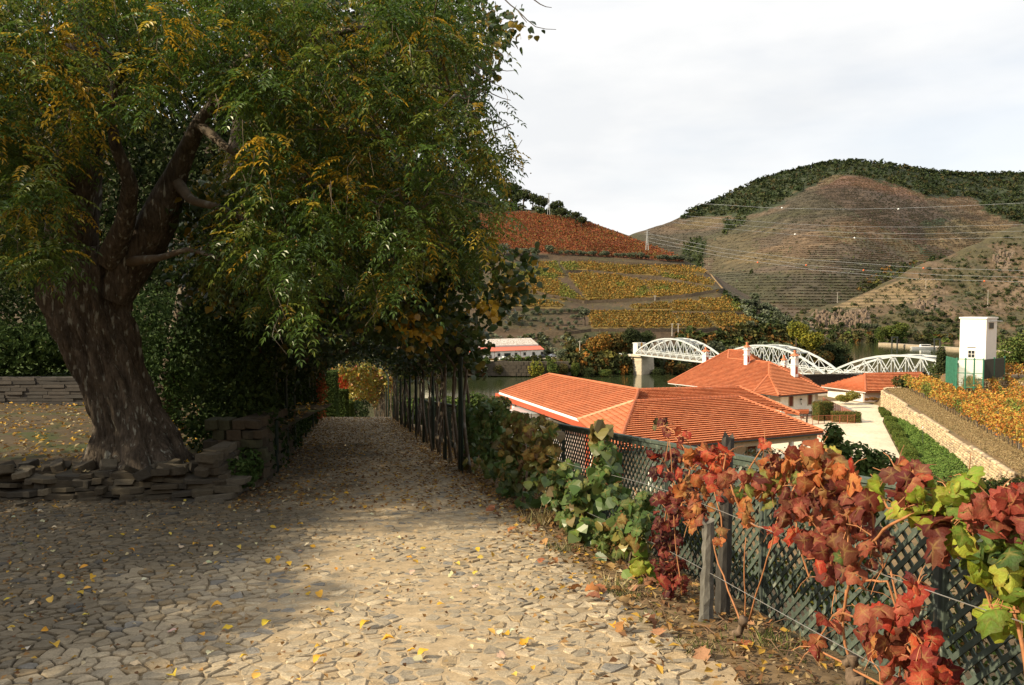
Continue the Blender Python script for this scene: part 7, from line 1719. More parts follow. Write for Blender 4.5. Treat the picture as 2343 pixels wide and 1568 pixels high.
# seed clusters (small pale berries)
n = 2600; c = MC[RNG.integers(0, len(MC), n)]+RNG.normal(0, .2, (n, 3)); V = []; F = []
octv = np.array([(1, 0, 0), (-1, 0, 0), (0, 1, 0), (0, -1, 0), (0, 0, 1), (0, 0, -1)])*.011; octf = np.array([(0, 2, 4), (2, 1, 4), (1, 3, 4), (3, 0, 4), (2, 0, 5), (1, 2, 5), (3, 1, 5), (0, 3, 5)])
Vb = ((c-bo)[:, None, :]+octv[None]).reshape(-1, 3); Fb = (np.arange(n)[:, None, None]*6+octf[None]).reshape(-1, 3)
obj('berries', npmesh('berries', Vb, Fb, M_GLOS, np.tile((.34, .24, .07), (len(Vb), 1))), BT, kind='stuff')
# ---- second tree with round leaves
L2b = Vector((-7.0, 15.6, -.8)); LT = empty('linden_tree', L2b, label='broad leaved tree with dark green and yellow rounded leaves behind the old tree', cat='tree'); l0 = np.array(L2b)
LP = [[(640, -80), (1095, -80), (1175, 20), (1168, 60), (1150, 70), (1110, 110), (1120, 150), (1080, 260), (1000, 420), (900, 500), (640, 500)],
      [(430, 420), (1040, 380), (1120, 560), (1130, 640), (1100, 680), (1085, 705), (1050, 740), (1000, 765), (905, 790), (820, 735), (700, 690), (600, 720), (480, 700), (400, 600)]]
LC = np.concatenate([sample_clusters(330, LP[0], 11.8, 15.0), sample_clusters(420, LP[1], 11.2, 14.0)])
EX = [(1175, 62), (1150, 30), (1165, 75), (1135, 60), (1120, 95), (1125, 120), (1100, 150), (1110, 180), (1205, 590), (1195, 620), (1180, 640), (1160, 655), (1192, 672), (1165, 690), (1150, 705), (1175, 660), (1140, 730), (1100, 715), (1060, 735), (1030, 760), (1150, 640), (1110, 690), (1190, 600), (960, 785), (850, 745), (1130, 610), (1105, 590), (1085, 640)]
LC = np.concatenate([LC, np.array([atY(x, y, random.uniform(11.5, 12.6)) for x, y in EX])])
P_LIN = [((.05, .085, .022), 6), ((.035, .06, .016), 5), ((.09, .12, .03), 2), ((.42, .27, .03), 1.3), ((.30, .21, .04), 1)]
def round_leaves(C, nper, spread, L, pal, ysel=None):
    n = len(C)*nper; ci = np.repeat(np.arange(len(C)), nper); P = C[ci]+rnd_unit(n)*spread*RNG.uniform(.15, 1, (n, 1))*np.array((1.25, 1, .8))
    D = rnd_unit(n)*np.array((.7, .7, .4))+np.array((0, 0, -.55)); N = rnd_unit(n)*.6+np.array((-.2, -.3, .8))
    col = pick(pal, n, .22)*.7+pick(pal, len(C), .1)[ci]*.3
    D = norm(D); S = norm(np.cross(D, N)); U = np.cross(S, D); Ls = (RNG.uniform(.7, 1.25, n)*L)[:, None]
    prof = [(0, 0), (.12, .38), (.45, .52), (.8, .30), (1.08, 0), (.8, -.30), (.45, -.52), (.12, -.38)]
    V = np.stack([P+D*Ls*a+S*Ls*b+U*Ls*(.22*abs(b)-.12*a*a) for a, b in prof], 1).reshape(-1, 3)
    i = np.arange(n)[:, None]*8; F = np.concatenate([i+[0, 1, 7], i+[1, 2, 7], i+[2, 6, 7], i+[2, 3, 6], i+[3, 5, 6], i+[3, 4, 5]], 1).reshape(-1, 3)
    return V, F, np.repeat(col, 8, 0)
obj('crown', lm('crown', round_leaves(LC-l0, 26, .36, .10, P_LIN), M_GLOS), LT)
# yellow sprays hanging at the lower right
YC = np.array([atY(x, y, 11.3) for x, y in ((925, 740), (950, 755), (975, 770), (945, 725), (990, 745), (1110, 700), (1125, 715), (860, 710), (880, 640), (800, 600), (840, 575))])
obj('yellow_sprays', lm('yellow_sprays', round_leaves(YC-l0, 16, .14, .10, [((.50, .32, .03), 4), ((.42, .24, .02), 2)]), M_GLOS), LT)
mb = MB(); mb.tube([(0, 0, -.5), (.2, 0, 1.2), (.6, -.2, 2.6), (1.4, -.6, 4), (2, -1, 6)], [.28, .22, .19, .15, .09], 10)
LS = [Vector((.6, -.2, 2.6)), Vector((1., -.4, 3.3)), Vector((1.4, -.6, 4)), Vector((1.7, -.8, 5))]
for (x, y, D) in ((1100, 640, 12), (1190, 600, 12), (1150, 690, 12), (1000, 600, 12), (900, 650, 12), (1080, 780, 12.2), (960, 560, 12), (1050, 450, 12.5), (1090, 300, 12.8), (1130, 100, 12.8), (1160, 40, 12.6), (950, 200, 13), (800, 450, 12), (1100, 130, 12.6), (700, 560, 12)):
    b = atY(x, y, D)-L2b; a = min(LS, key=lambda q: (q-b).length); mb.tube([a, lerp(a, b, .4)+Vector((0, 0, .25)), lerp(a, b, .8)+Vector((0, 0, .1)), b], [.055, .035, .018, .006], 5)
mb.build('trunk', M_BARKF, LT, smooth=True)
# bare twigs against the sky
mb = MB()
for L in ([(1120, -60), (1150, -5), (1185, 25), (1225, 62), (1272, 68)], [(1185, 25), (1205, 52)], [(1200, -20), (1235, 10), (1262, 18)], [(1060, 120), (1100, 158), (1140, 160), (1178, 162)], [(1080, 160), (1120, 185), (1150, 200)], [(1090, 180), (1125, 215), (1168, 230)], [(1080, 110), (1118, 130), (1152, 120)], [(1130, 300), (1168, 285), (1176, 283)]):
    P = [atY(x, y, 10.8)-L2b for x, y in L]; Q = [P[0]]
    for a, b in zip(P, P[1:]): Q += [lerp(a, b, .5)+Vector((0, 0, -.012)), b]
    mb.tube(Q, list(np.linspace(.012, .004, len(Q))), 4)
mb.build('bare_twigs', M_BARKF, LT)
# ---- dark garden trees behind
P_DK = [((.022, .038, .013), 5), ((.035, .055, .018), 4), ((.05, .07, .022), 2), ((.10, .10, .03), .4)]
def big_dark(name, base, lobes, n, L, pal, label, cat='tree', trunk=True, m=None):
    o = Vector(base); t = empty(name, o, label=label, cat=cat); arr = []; tot = sum(b[3]*b[4] for b in lobes)
    for (x, y, z, rx, rz) in lobes:
        k = int(n*rx*rz/tot); d = rnd_unit(k); r = RNG.uniform(.35, 1, (k, 1))**.5; P = np.array((x, y, z))-np.array(o)+d*r*np.array((rx, rx, rz)); N = d+.7*rnd_unit(k); D = np.cross(N, rnd_unit(k)); D[:, 2] -= .3
        arr.append(leaf_arrays(P, D, N, RNG.uniform(.6, 1.3, k)*L, L*.6, pick(pal, k, .25)))
    obj('crown', lm('crown', merge(arr), m or M_FOLS), t)
    if trunk:
        mb = MB(); c = Vector(lobes[0][:3])-o; mb.tube([(0, 0, -.3), c*.5+Vector((.1, 0, 0)), c], [.2, .15, .07], 8)
        for b in lobes[1:]: mb.tube([c*.6, lerp(c*.6, Vector(b[:3])-o, .6), Vector(b[:3])-o], [.09, .06, .03], 5)
        mb.build('trunk', M_BARKF, t, smooth=True)
    return t
def W(px, py, D): p = atY(px, py, D); return (p.x, p.y, p.z)
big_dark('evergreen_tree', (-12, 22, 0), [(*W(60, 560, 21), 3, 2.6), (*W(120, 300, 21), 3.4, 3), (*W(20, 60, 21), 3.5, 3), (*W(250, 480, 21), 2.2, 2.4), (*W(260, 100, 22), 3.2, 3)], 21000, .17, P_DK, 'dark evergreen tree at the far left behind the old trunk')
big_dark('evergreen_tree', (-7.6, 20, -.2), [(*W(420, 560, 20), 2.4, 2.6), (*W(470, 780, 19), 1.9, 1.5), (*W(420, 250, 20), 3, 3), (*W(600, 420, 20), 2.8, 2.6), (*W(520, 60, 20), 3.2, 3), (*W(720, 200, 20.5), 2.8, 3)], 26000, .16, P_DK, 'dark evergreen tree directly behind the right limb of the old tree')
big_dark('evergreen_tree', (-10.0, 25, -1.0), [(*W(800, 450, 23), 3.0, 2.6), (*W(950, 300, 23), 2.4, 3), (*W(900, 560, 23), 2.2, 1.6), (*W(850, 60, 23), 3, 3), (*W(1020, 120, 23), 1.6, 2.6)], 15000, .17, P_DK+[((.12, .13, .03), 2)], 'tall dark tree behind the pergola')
big_dark('laurel_shrub', (-9.5, 19.5, -.2), [(*W(60, 800, 19.4), 1.3, .75), (*W(160, 780, 19.8), 1.3, .8), (*W(260, 820, 19.4), 1.0, .7), (*W(-40, 790, 19.2), 1.2, .8)], 5200, .15, [((.04, .07, .02), 4), ((.07, .11, .03), 2)], 'dark leafy shrubs on the slate wall left of the old trunk', cat='shrub', trunk=False)
big_dark('garden_shrub', (-6.6, 14.5, -.7), [(*W(380, 880, 14.8), .75, 1.0), (*W(340, 760, 15.2), .9, 1.0), (*W(470, 820, 15.0), .8, 1.1)], 5200, .10, [((.035, .065, .02), 4), ((.06, .10, .028), 2)], 'dark green shrub standing right behind the old trunk', cat='shrub', trunk=False)
big_dark('fern_clump', (-3.7, 11.2, -1.0), [(*W(540, 1085, 11.0), .30, .24), (*W(510, 1100, 10.9), .22, .16), (*W(565, 1060, 11.5), .26, .25)], 900, .09, [((.05, .09, .025), 4), ((.08, .12, .035), 2)], 'small green leafy plant at the foot of the garden wall pier', cat='plant', trunk=False)
# hedge and ivy along the left of the path
def band(n, y0, y1, x0fn, x1fn, z0fn, z1fn, L, pal, name, label, cat, m=None, parent=None):
    y = RNG.uniform(y0, y1, n); u = RNG.uniform(0, 1, n); v = RNG.uniform(0, 1, n); x = lerp(x0fn(y), x1fn(y), u); z = lerp(z0fn(y), z1fn(y), v)+.12*VNO.f(y*1.3, v*3, 3); x = x+.16*VNO.f(y*1.1+5, z*1.4, 3)
    N = rnd_unit(n)+np.array((.5, -.3, .2)); c0 = np.array((float(x0fn(y0)), y0, float(z0fn(y0))))
    Q = leaf_arrays(np.stack([x, y, z], 1)-c0, np.cross(N, rnd_unit(n)), N, RNG.uniform(.6, 1.3, n)*L, L*.75, pick(pal, n, .25)); return obj(name, lm(name, Q, m or M_FOL), parent, loc=c0, label=label, cat=cat)
P_IV = [((.028, .05, .016), 5), ((.045, .075, .022), 4), ((.07, .10, .028), 1)]
for i, (a, b, lab) in enumerate(((12.3, 18, 'dark ivy covered hedge over the garden wall, nearest stretch'), (18, 25, 'dark ivy covered hedge over the garden wall, middle stretch'), (25, 33, 'dark ivy covered hedge over the garden wall, farthest stretch'))):
    band(15000, a, b, lambda y: xl(y)-1.3, lambda y: xl(y)+.12, lambda y: -.1*y+.15+0*y, lambda y: -.1*y+3.1+0*y, .11, P_IV, 'ivy_hedge', lab, 'hedge')
band(2600, 29.5, 35.5, lambda y: xl(y)-.2, lambda y: xl(y)+.30, lambda y: -.1*y+.2+0*y, lambda y: -.1*y+2.6+0*y, .11, [((.26, .05, .02), 3), ((.34, .10, .03), 2), ((.06, .08, .02), 3)], 'red_creeper', 'red autumn creeper on the hedge near the far end of the pergola', 'creeper')
# ---- pergola of metal hoops
M_PERG = mat('pergola_metal', (.025, .045, .04), .45, nscale=5, namt=.2, spec=.5)
def hoop_pts(y, H=3.0, hs=2.0, gzf=lambda y: -.1*y, inset=0.0):
    a = float(xl(y))+.12+inset; b = float(xr(y))-.02-inset; c = (a+b)/2; w = (b-a)/2; g = gzf(y); P = [(a, y, g-.2), (a, y, g+hs)]
    for k in range(1, 16): t = math.pi*(1-k/16); P.append((c+w*math.cos(t), y, g+hs+(H-hs)*math.sin(t)))
    return P+[(b, y, g+hs), (b, y, g-.2)]
def pergola(ys, gzf, label, H=3.0, hs=2.0):
    o = Vector((float(xr(ys[0])), ys[0], gzf(ys[0]))); t = empty('metal_pergola', o, label=label, cat='pergola')
    for y in ys:
        for dy in (0, .22): mb = MB(); mb.tube([Vector(p)-o for p in hoop_pts(y+dy, H, hs, gzf)], .028, 6); mb.build('hoop', M_PERG, t, smooth=True)
    for k in (2, 5, 9, 13, 16):
        P = []
        for y in ys: P.append(Vector(hoop_pts(y, H, hs, gzf)[k])-o)
        mb = MB(); mb.tube(P, .016, 4); mb.build('long_rail', M_PERG, t)
ysA = [13.6+2.3*i for i in range(10)]
pergola(ysA, lambda y: -.1*y, 'dark metal hoop pergola arching over the shaded path')
P_PV = [((.045, .075, .02), 5), ((.03, .052, .015), 5), ((.09, .12, .028), 2), ((.22, .17, .03), .8), ((.15, .06, .03), .4)]
def canopy_leaves(n, y0, y1, gzf, pal, L, H=3.0, hs=2.0, thick=.45, tl=.06, th=.96, o=None):
    y = RNG.uniform(y0, y1, n); t = math.pi*(1-RNG.uniform(tl, th, n)); a = xl(y)+.12; b = xr(y)+.10; c = (a+b)/2; w = (b-a)/2; r = RNG.uniform(-.25, 1, n)*thick
    hang = RNG.uniform(0, 1, n)**4*.5
    x = c+(w+r)*np.cos(t); z = gzf(y)+hs+(H-hs+r)*np.sin(t)-hang+.1*VNO.f(x, y, 2)
    P = np.stack([x, y, z], 1)
    return P
def climbing(y0, y1, gzf, pal, n, label, L=.10, H=3.0, hs=2.0, nst=4, tl=.05, th=.97, m=None, mess=1.0):
    o = Vector((float(xr(y0))+.1, y0, gzf(y0))); t = empty('climbing_vine', o, label=label, cat='vine'); t['group'] = 'vines trained up the pergola'
    P = canopy_leaves(n, y0, y1, gzf, pal, L, H, hs, tl=tl, th=th); V, F, C = round_leaves(P-np.array(o), 1, .05, L, pal); obj('foliage', lm('foliage', (V, F, C), m or M_GLOS), t)
    for k in range(nst):
        y = lerp(y0, y1, (k+.5)/nst)+random.uniform(-.2, .2); x = float(xr(y))+.1+random.uniform(-.2, .15)*mess; g = gzf(y); q = []; ph = random.uniform(0, 6)
        for j in range(8): h = j/7*2.35; q.append(Vector((x+.06*math.sin(ph+h*2.4)-max(0, h-2)*.8, y+.05*math.cos(ph+h*3), g-.1+h))-o)
        r0 = random.uniform(.018, .04); mb = MB(); mb.tube(q, list(np.linspace(r0, r0*.6, 8)), 5); mb.build('stem', M_BARKF, t, smooth=True)
gA = lambda y: -.1*y
for i in range(10):
    y0 = 13.3+2.3*i
    climbing(y0, y0+2.3, gA, P_PV, 3000 if i < 7 else 2300, 'vine leaves and bare stems on the shaded pergola, %s bay from the front' % ['first', 'second', 'third', 'fourth', 'fifth', 'sixth', 'seventh', 'eighth', 'ninth', 'tenth'][i], L=.11, nst=4)
# lower sunlit pergola beyond the crest
gB = lambda y: float(zp(y)) if np.isscalar(y) else zp(y)
pergola([39+2.6*i for i in range(9)], lambda y: float(zp(y)), 'lower stretch of metal hoop pergola beyond the crest of the path')
P_LP = [((.36, .30, .04), 4), ((.22, .24, .04), 4), ((.42, .20, .04), 2), ((.38, .08, .03), .8), ((.12, .15, .03), 2)]
for i in range(5):
    y0 = 41+4*i; climbing(y0, y0+4, gB, P_LP, 2300, 'sunlit yellow vine on the lower pergola, %s bay' % ['first', 'second', 'third', 'fourth', 'fifth'][i], L=.15, nst=9, tl=.30+.03*i, th=.99, mess=1.5)
band(900, 42, 50, lambda y: xl(y)+.4, lambda y: xl(y)+1.2, lambda y: zp(y)+2.3, lambda y: zp(y)+2.9, .15, [((.45, .06, .03), 3), ((.5, .14, .03), 1)], 'red_creeper', 'bright red creeper on the left of the lower pergola', 'creeper')
# clipped hedges at the crest
for (px0, px1, yt, D, dep, lab) in ((728, 762, 853, 38.5, 1.0, 'tall clipped hedge column left of the crest of the path'), (766, 786, 897, 43, 1.0, 'second lower clipped hedge left of the crest'), (784, 798, 925, 47, 1, 'lowest clipped hedge left of the crest')):
    x0, x1 = xatY(px0, D), xatY(px1, D); zt2 = atY(px0, yt, D).z; g = float(zp(D))-.5
    o_ = obj('clipped_hedge', lm('clipped_hedge', box_leaves(x1-x0+.2, dep, zt2-g, 5200, .09, [((.05, .085, .02), 4), ((.08, .115, .028), 2)], .03)), loc=((x0+x1)/2-.1, D+dep/2, g), label=lab, cat='hedge')
big_dark('dark_shrub', (-17, 66, -9.6), [(*W(815, 930, 66), 1.3, 2.2), (*W(822, 890, 66), 1.1, 1.2), (*W(800, 950, 64), 1.5, 1.5)], 3000, .22, P_DK, 'dark conical shrubs framing the river view through the pergola', cat='shrub', trunk=False)
big_dark('dark_shrub', (-10.5, 64, -9.0), [(*W(885, 925, 64), .9, 1.6), (*W(905, 900, 62), 1.2, 1.6)], 2200, .2, P_DK+[((.12, .14, .03), 2)], 'dark shrub at the right side of the river view through the pergola', cat='shrub', trunk=False)
big_dark('cottage_tree', (-14, 70, -10), [(*W(800, 840, 72), 2.0, 1.6), (*W(850, 825, 72), 2.4, 1.5)], 2500, .25, P_DK+P_YELL, 'dark green tree beyond the lower pergola', trunk=True)
cot = empty('white_cottage', (xatY(745, 80)-3.6, 82, -12.0), label='white cottage with red brown roof glimpsed through the pergola', cat='house')
mb = MB(); mb.box(-4.5, 3.4, 0, 6, 0, 6.6); mb.build('wall', M_WALLW, cot)
mb = MB(); mb.add([(-5, -.5, 6.5), (4, -.5, 6.5), (4, 6.5, 6.5), (-5, 6.5, 6.5), (-3, 3, 8.2), (2, 3, 8.2)], [(0, 1, 5, 4), (1, 2, 5), (2, 3, 4, 5), (3, 0, 4), (3, 2, 1, 0)]); mb.build('roof', mat('brown_tile', (.3, .13, .08), .9, nscale=3, namt=.2), cot)
for x in (-3.2, -1.2, .8, 2.4): g = MB(); g.box(x-.35, x+.35, -.04, -.003, 3.6, 5.2); g.build('window', M_GLASS, cot)
r_ = ray(710, 950); t_ = -1.6/(r_.z+.1*r_.y); mb = MB(); V, F = slab_mesh(5); mb.add([(v[0]*.5, v[1]*.4, v[2]*.3) for v in V], F); mb.build('pale_boulder', mat('pale_boulder', (.42, .38, .30), .9, nscale=5, namt=.2), loc=(r_.x*t_, r_.y*t_, r_.z*t_+1.75), label='pale boulder at the left edge of the path near the crest', cat='stone')
# trees standing left of the frame, whose shade falls on the cobbles
big_dark('plane_tree', (-13.2, 3.2, -.3), [(-12.9, 1.6, 5.0, 1.7, .9), (-12.8, 4.0, 5.0, 1.8, .9), (-13.2, 6.2, 5.0, 1.9, .9), (-14.6, 3.4, 6.0, 2.0, 1.2), (-14.5, 0, 5.6, 1.6, 1.0), (-11.5, 1.5, 5.0, 1.25, .7), (-11.2, 2.8, 5.0, 1.1, .7)], 16000, .17, P_DK+[((.2, .17, .03), 1)], 'dense leafy tree standing at the left of the cobbled yard outside the view')
big_dark('plane_tree', (-15.5, 8.5, -.6), [(-14.5, 8, 5.2, 2.6, 2.2), (-13, 9.5, 7, 2.6, 2), (-15, 6.5, 8, 2.5, 2), (-12.5, 11, 8.5, 2.6, 2)], 16000, .18, P_DK+[((.2, .17, .03), 1)], 'second leafy tree standing left of the view behind the slate wall')

big_dark('laurel_hedge', (-16, 27, -.2), [(-13, 27, 1.2, 3.2, 2.4), (-18, 27, 1.2, 3.4, 2.6), (-23, 27, 1.4, 3.4, 2.8), (-9.5, 27.5, .8, 2.6, 2.4), (-16, 28, 3.4, 5, 2.2), (-22, 28, 3.6, 4, 2.4)], 16000, .24, P_DK, 'dark laurel hedge closing the garden behind the slate wall', cat='hedge', trunk=False)
# ================================================================== GRAPEVINES
def grape_material():
    m = bpy.data.materials.new('grape_leaf'); m.use_nodes = True; nt = m.node_tree; N = nt.nodes; L = nt.links; bs = N['Principled BSDF']; out = N['Material Output']
    oi = N.new('ShaderNodeObjectInfo'); at = N.new('ShaderNodeAttribute'); at.attribute_name = 'col'
    sp = N.new('ShaderNodeSeparateColor'); L.new(at.outputs['Color'], sp.inputs[0])     # R rim, G vein
    no = N.new('ShaderNodeTexNoise'); no.inputs['Scale'].default_value = 4.5; no.inputs['Detail'].default_value = 5; tc = N.new('ShaderNodeTexCoord')
    ad = N.new('ShaderNodeVectorMath'); L.new(tc.outputs['Object'], ad.inputs[0]); cx = N.new('ShaderNodeCombineXYZ'); mm = N.new('ShaderNodeMath'); mm.operation = 'MULTIPLY'; mm.inputs[1].default_value = 40
    L.new(oi.outputs['Random'], mm.inputs[0]); L.new(mm.outputs[0], cx.inputs[0]); L.new(cx.outputs[0], ad.inputs[1]); L.new(ad.outputs[0], no.inputs['Vector'])
    # rim and blotches turn rusty
    a = N.new('ShaderNodeMath'); a.operation = 'MULTIPLY_ADD'; a.inputs[1].default_value = .55; L.new(sp.outputs[0], a.inputs[0]); L.new(no.outputs['Fac'], a.inputs[2])
    mr = N.new('ShaderNodeMapRange'); mr.inputs['From Min'].default_value = .80; mr.inputs['From Max'].default_value = 1.08; mr.inputs['To Max'].default_value = .75; L.new(a.outputs[0], mr.inputs[0])
    rust = N.new('ShaderNodeMix'); rust.data_type = 'RGBA'; rust.blend_type = 'MULTIPLY'; rust.inputs['B'].default_value = (.75, .42, .38, 1); L.new(mr.outputs[0], rust.inputs['Factor']); L.new(oi.outputs['Color'], rust.inputs['A'])
    vn = N.new('ShaderNodeMapRange'); vn.inputs['From Min'].default_value = .62; vn.inputs['From Max'].default_value = 1; vn.inputs['To Max'].default_value = .45; L.new(sp.outputs[1], vn.inputs[0])
    ve = N.new('ShaderNodeMix'); ve.data_type = 'RGBA'; ve.inputs['B'].default_value = (.42, .30, .10, 1); L.new(vn.outputs[0], ve.inputs['Factor']); L.new(rust.outputs['Result'], ve.inputs['A'])
    n2 = N.new('ShaderNodeTexNoise'); n2.inputs['Scale'].default_value = 16; n2.inputs['Detail'].default_value = 3; L.new(ad.outputs[0], n2.inputs['Vector']); m2 = N.new('ShaderNodeMapRange'); m2.inputs['To Min'].default_value = .65; m2.inputs['To Max'].default_value = 1.35; L.new(n2.outputs['Fac'], m2.inputs[0])
    sc = N.new('ShaderNodeVectorMath'); sc.operation = 'SCALE'; L.new(ve.outputs['Result'], sc.inputs[0]); L.new(m2.outputs[0], sc.inputs['Scale']); c = sc.outputs[0]
    L.new(c, bs.inputs['Base Color']); bs.inputs['Roughness'].default_value = .55; bs.inputs['Specular IOR Level'].default_value = .25
    b = N.new('ShaderNodeBump'); b.inputs['Strength'].default_value = .3; b.inputs['Distance'].default_value = .02; L.new(n2.outputs['Fac'], b.inputs['Height']); L.new(b.outputs[0], bs.inputs['Normal'])
    t = N.new('ShaderNodeBsdfTranslucent'); L.new(c, t.inputs['Color']); mx = N.new('ShaderNodeMixShader'); mx.inputs[0].default_value = .35; L.new(bs.outputs[0], mx.inputs[1]); L.new(t.outputs[0], mx.inputs[2]); L.new(mx.outputs[0], out.inputs[0])
    return m
M_GRAPE = grape_material()
def grape_mesh(seed, curl=.35, shrivel=0.0):
    """lobed leaf, petiole at the origin, tip towards -Y, unit width"""
    g = random.Random(seed)
    out = [(0, .0, 0), (12, .36, 0), (26, .46, 1), (40, .47, 0), (54, .42, 0), (70, .52, 0), (84, .58, 1), (99, .53, 0), (113, .47, 0), (128, .54, 0), (145, .60, 0), (162, .58, 0), (180, .70, 1)]
    full = [(-a, r, v) for a, r, v in out[1:-1]][::-1]
    full = [(a, r, v) for a, r, v in out[1:]]+full
    # angle 0 = up (notch), 180 = tip
    full.sort(key=lambda q: q[0]); P = [];
    n = len(full); V = [(0, 0, 0)]; C = [(0, 1, 0)]
    ph = g.uniform(0, 6); fold = g.uniform(.05, .35)+shrivel*.5; tipc = g.uniform(-.2, .6)*curl*2+shrivel*.5
    def z(x, y, r, a):
        return -abs(x)*fold*g.uniform(.9, 1.1)-(tipc*y*y if y < 0 else .2*y)*(1 if True else 0)*.6+.07*math.sin(3*a+ph)*r*2+g.uniform(-.02, .02)*(1+3*shrivel)
    mids = []
    for i, (a, r, v) in enumerate(full):
        an = math.radians(a); r *= g.uniform(.86, 1.12); x, y = math.sin(an)*r, math.cos(an)*r
        sq = 1-shrivel*.45; V.append((x*sq, y, z(x, y, r, an))); C.append((1, .55 if v else 0, 0))
    for i in range(0, n, 2):
        a, r, v = full[i]; a2, r2, v2 = full[(i+1) % n]
        vi = 1 if (v or v2) else 0; aa = a if v else (a2 if v2 else (a+a2)/2 if abs(a-a2) < 180 else 180); an = math.radians(aa); rr = min(r, r2)*.55; x, y = math.sin(an)*rr, math.cos(an)*rr
        mids.append(len(V)); V.append((x*(1-shrivel*.45), y, z(x, y, rr, an)+.03)); C.append((.35, .9 if vi else .3, 0))
    F = []; m = len(mids)
    for k in range(m):
        o1 = 1+2*k; o2 = 1+(2*k+1) % n; o3 = 1+(2*k+2) % n; a = mids[k]; b = mids[(k+1) % m]
        if o1 >= 1+n: continue
        F.append((a, o2, o1) if o2 != o1 else (a, o1, o3))
        if k == m-1: F.append((0, mids[0], 1)); F.append((0, n, mids[-1]))
        if not (k == m-1): F += [(a, b, o2), (b, o3, o2)] if False else [(a, b, o3, o2)]
        F.append((0, b, a)) if k < m-1 else None
    F.append((0, mids[0], 1, n) if False else (0, 1, n)) if False else None
    return npmesh('leaf', np.array(V), [f for f in F if len(set(f)) == len(f)], M_GRAPE, np.array(C), smooth=True)
GL = [grape_mesh(s, .3+.07*(s % 5), .12*(s % 3)) for s in range(12)]; GS = [grape_mesh(40+s, .8, .7+.1*s) for s in range(5)]
# palettes as object colours
K_DRED = [(.085, .016, .018), (.12, .022, .02), (.07, .016, .018), (.17, .032, .024)]
K_RED = [(.38, .05, .028), (.30, .042, .026), (.44, .09, .04), (.22, .035, .024)]
K_MAR = [(.18, .042, .028), (.24, .066, .038), (.13, .034, .026), (.30, .10, .055), (.16, .06, .035)]
K_ORG = [(.42, .15, .045), (.36, .11, .035), (.50, .24, .08), (.28, .09, .035), (.26, .14, .05)]
K_MIX = K_MAR[:4]+K_ORG[:4]+[(.18, .21, .05), (.24, .21, .05)]
K_LIME = [(.25, .34, .035), (.19, .28, .03), (.33, .38, .05), (.13, .21, .03)]
K_GRN = [(.075, .14, .035), (.06, .115, .03), (.10, .17, .045), (.05, .09, .028), (.13, .17, .05)]
K_GBR = [(.09, .14, .035), (.15, .14, .045), (.24, .17, .05), (.17, .10, .045), (.12, .17, .04), (.30, .24, .06)]
K_PNK = [(.36, .085, .055), (.29, .06, .04), (.42, .13, .08), (.20, .05, .035)]
def tdepth(px): return 2.45/((px-1171.0)/FPX+.22)
M_CANE = mat('vine_cane', (.36, .16, .07), .7, nscale=20, namt=.3); M_STUMP = mat('vine_stump', (.14, .10, .07), .95, nscale=10, namt=.45, nscale2=40, namt2=.4, bump=.02, bscale=30, stretch=(1, 1, .3))
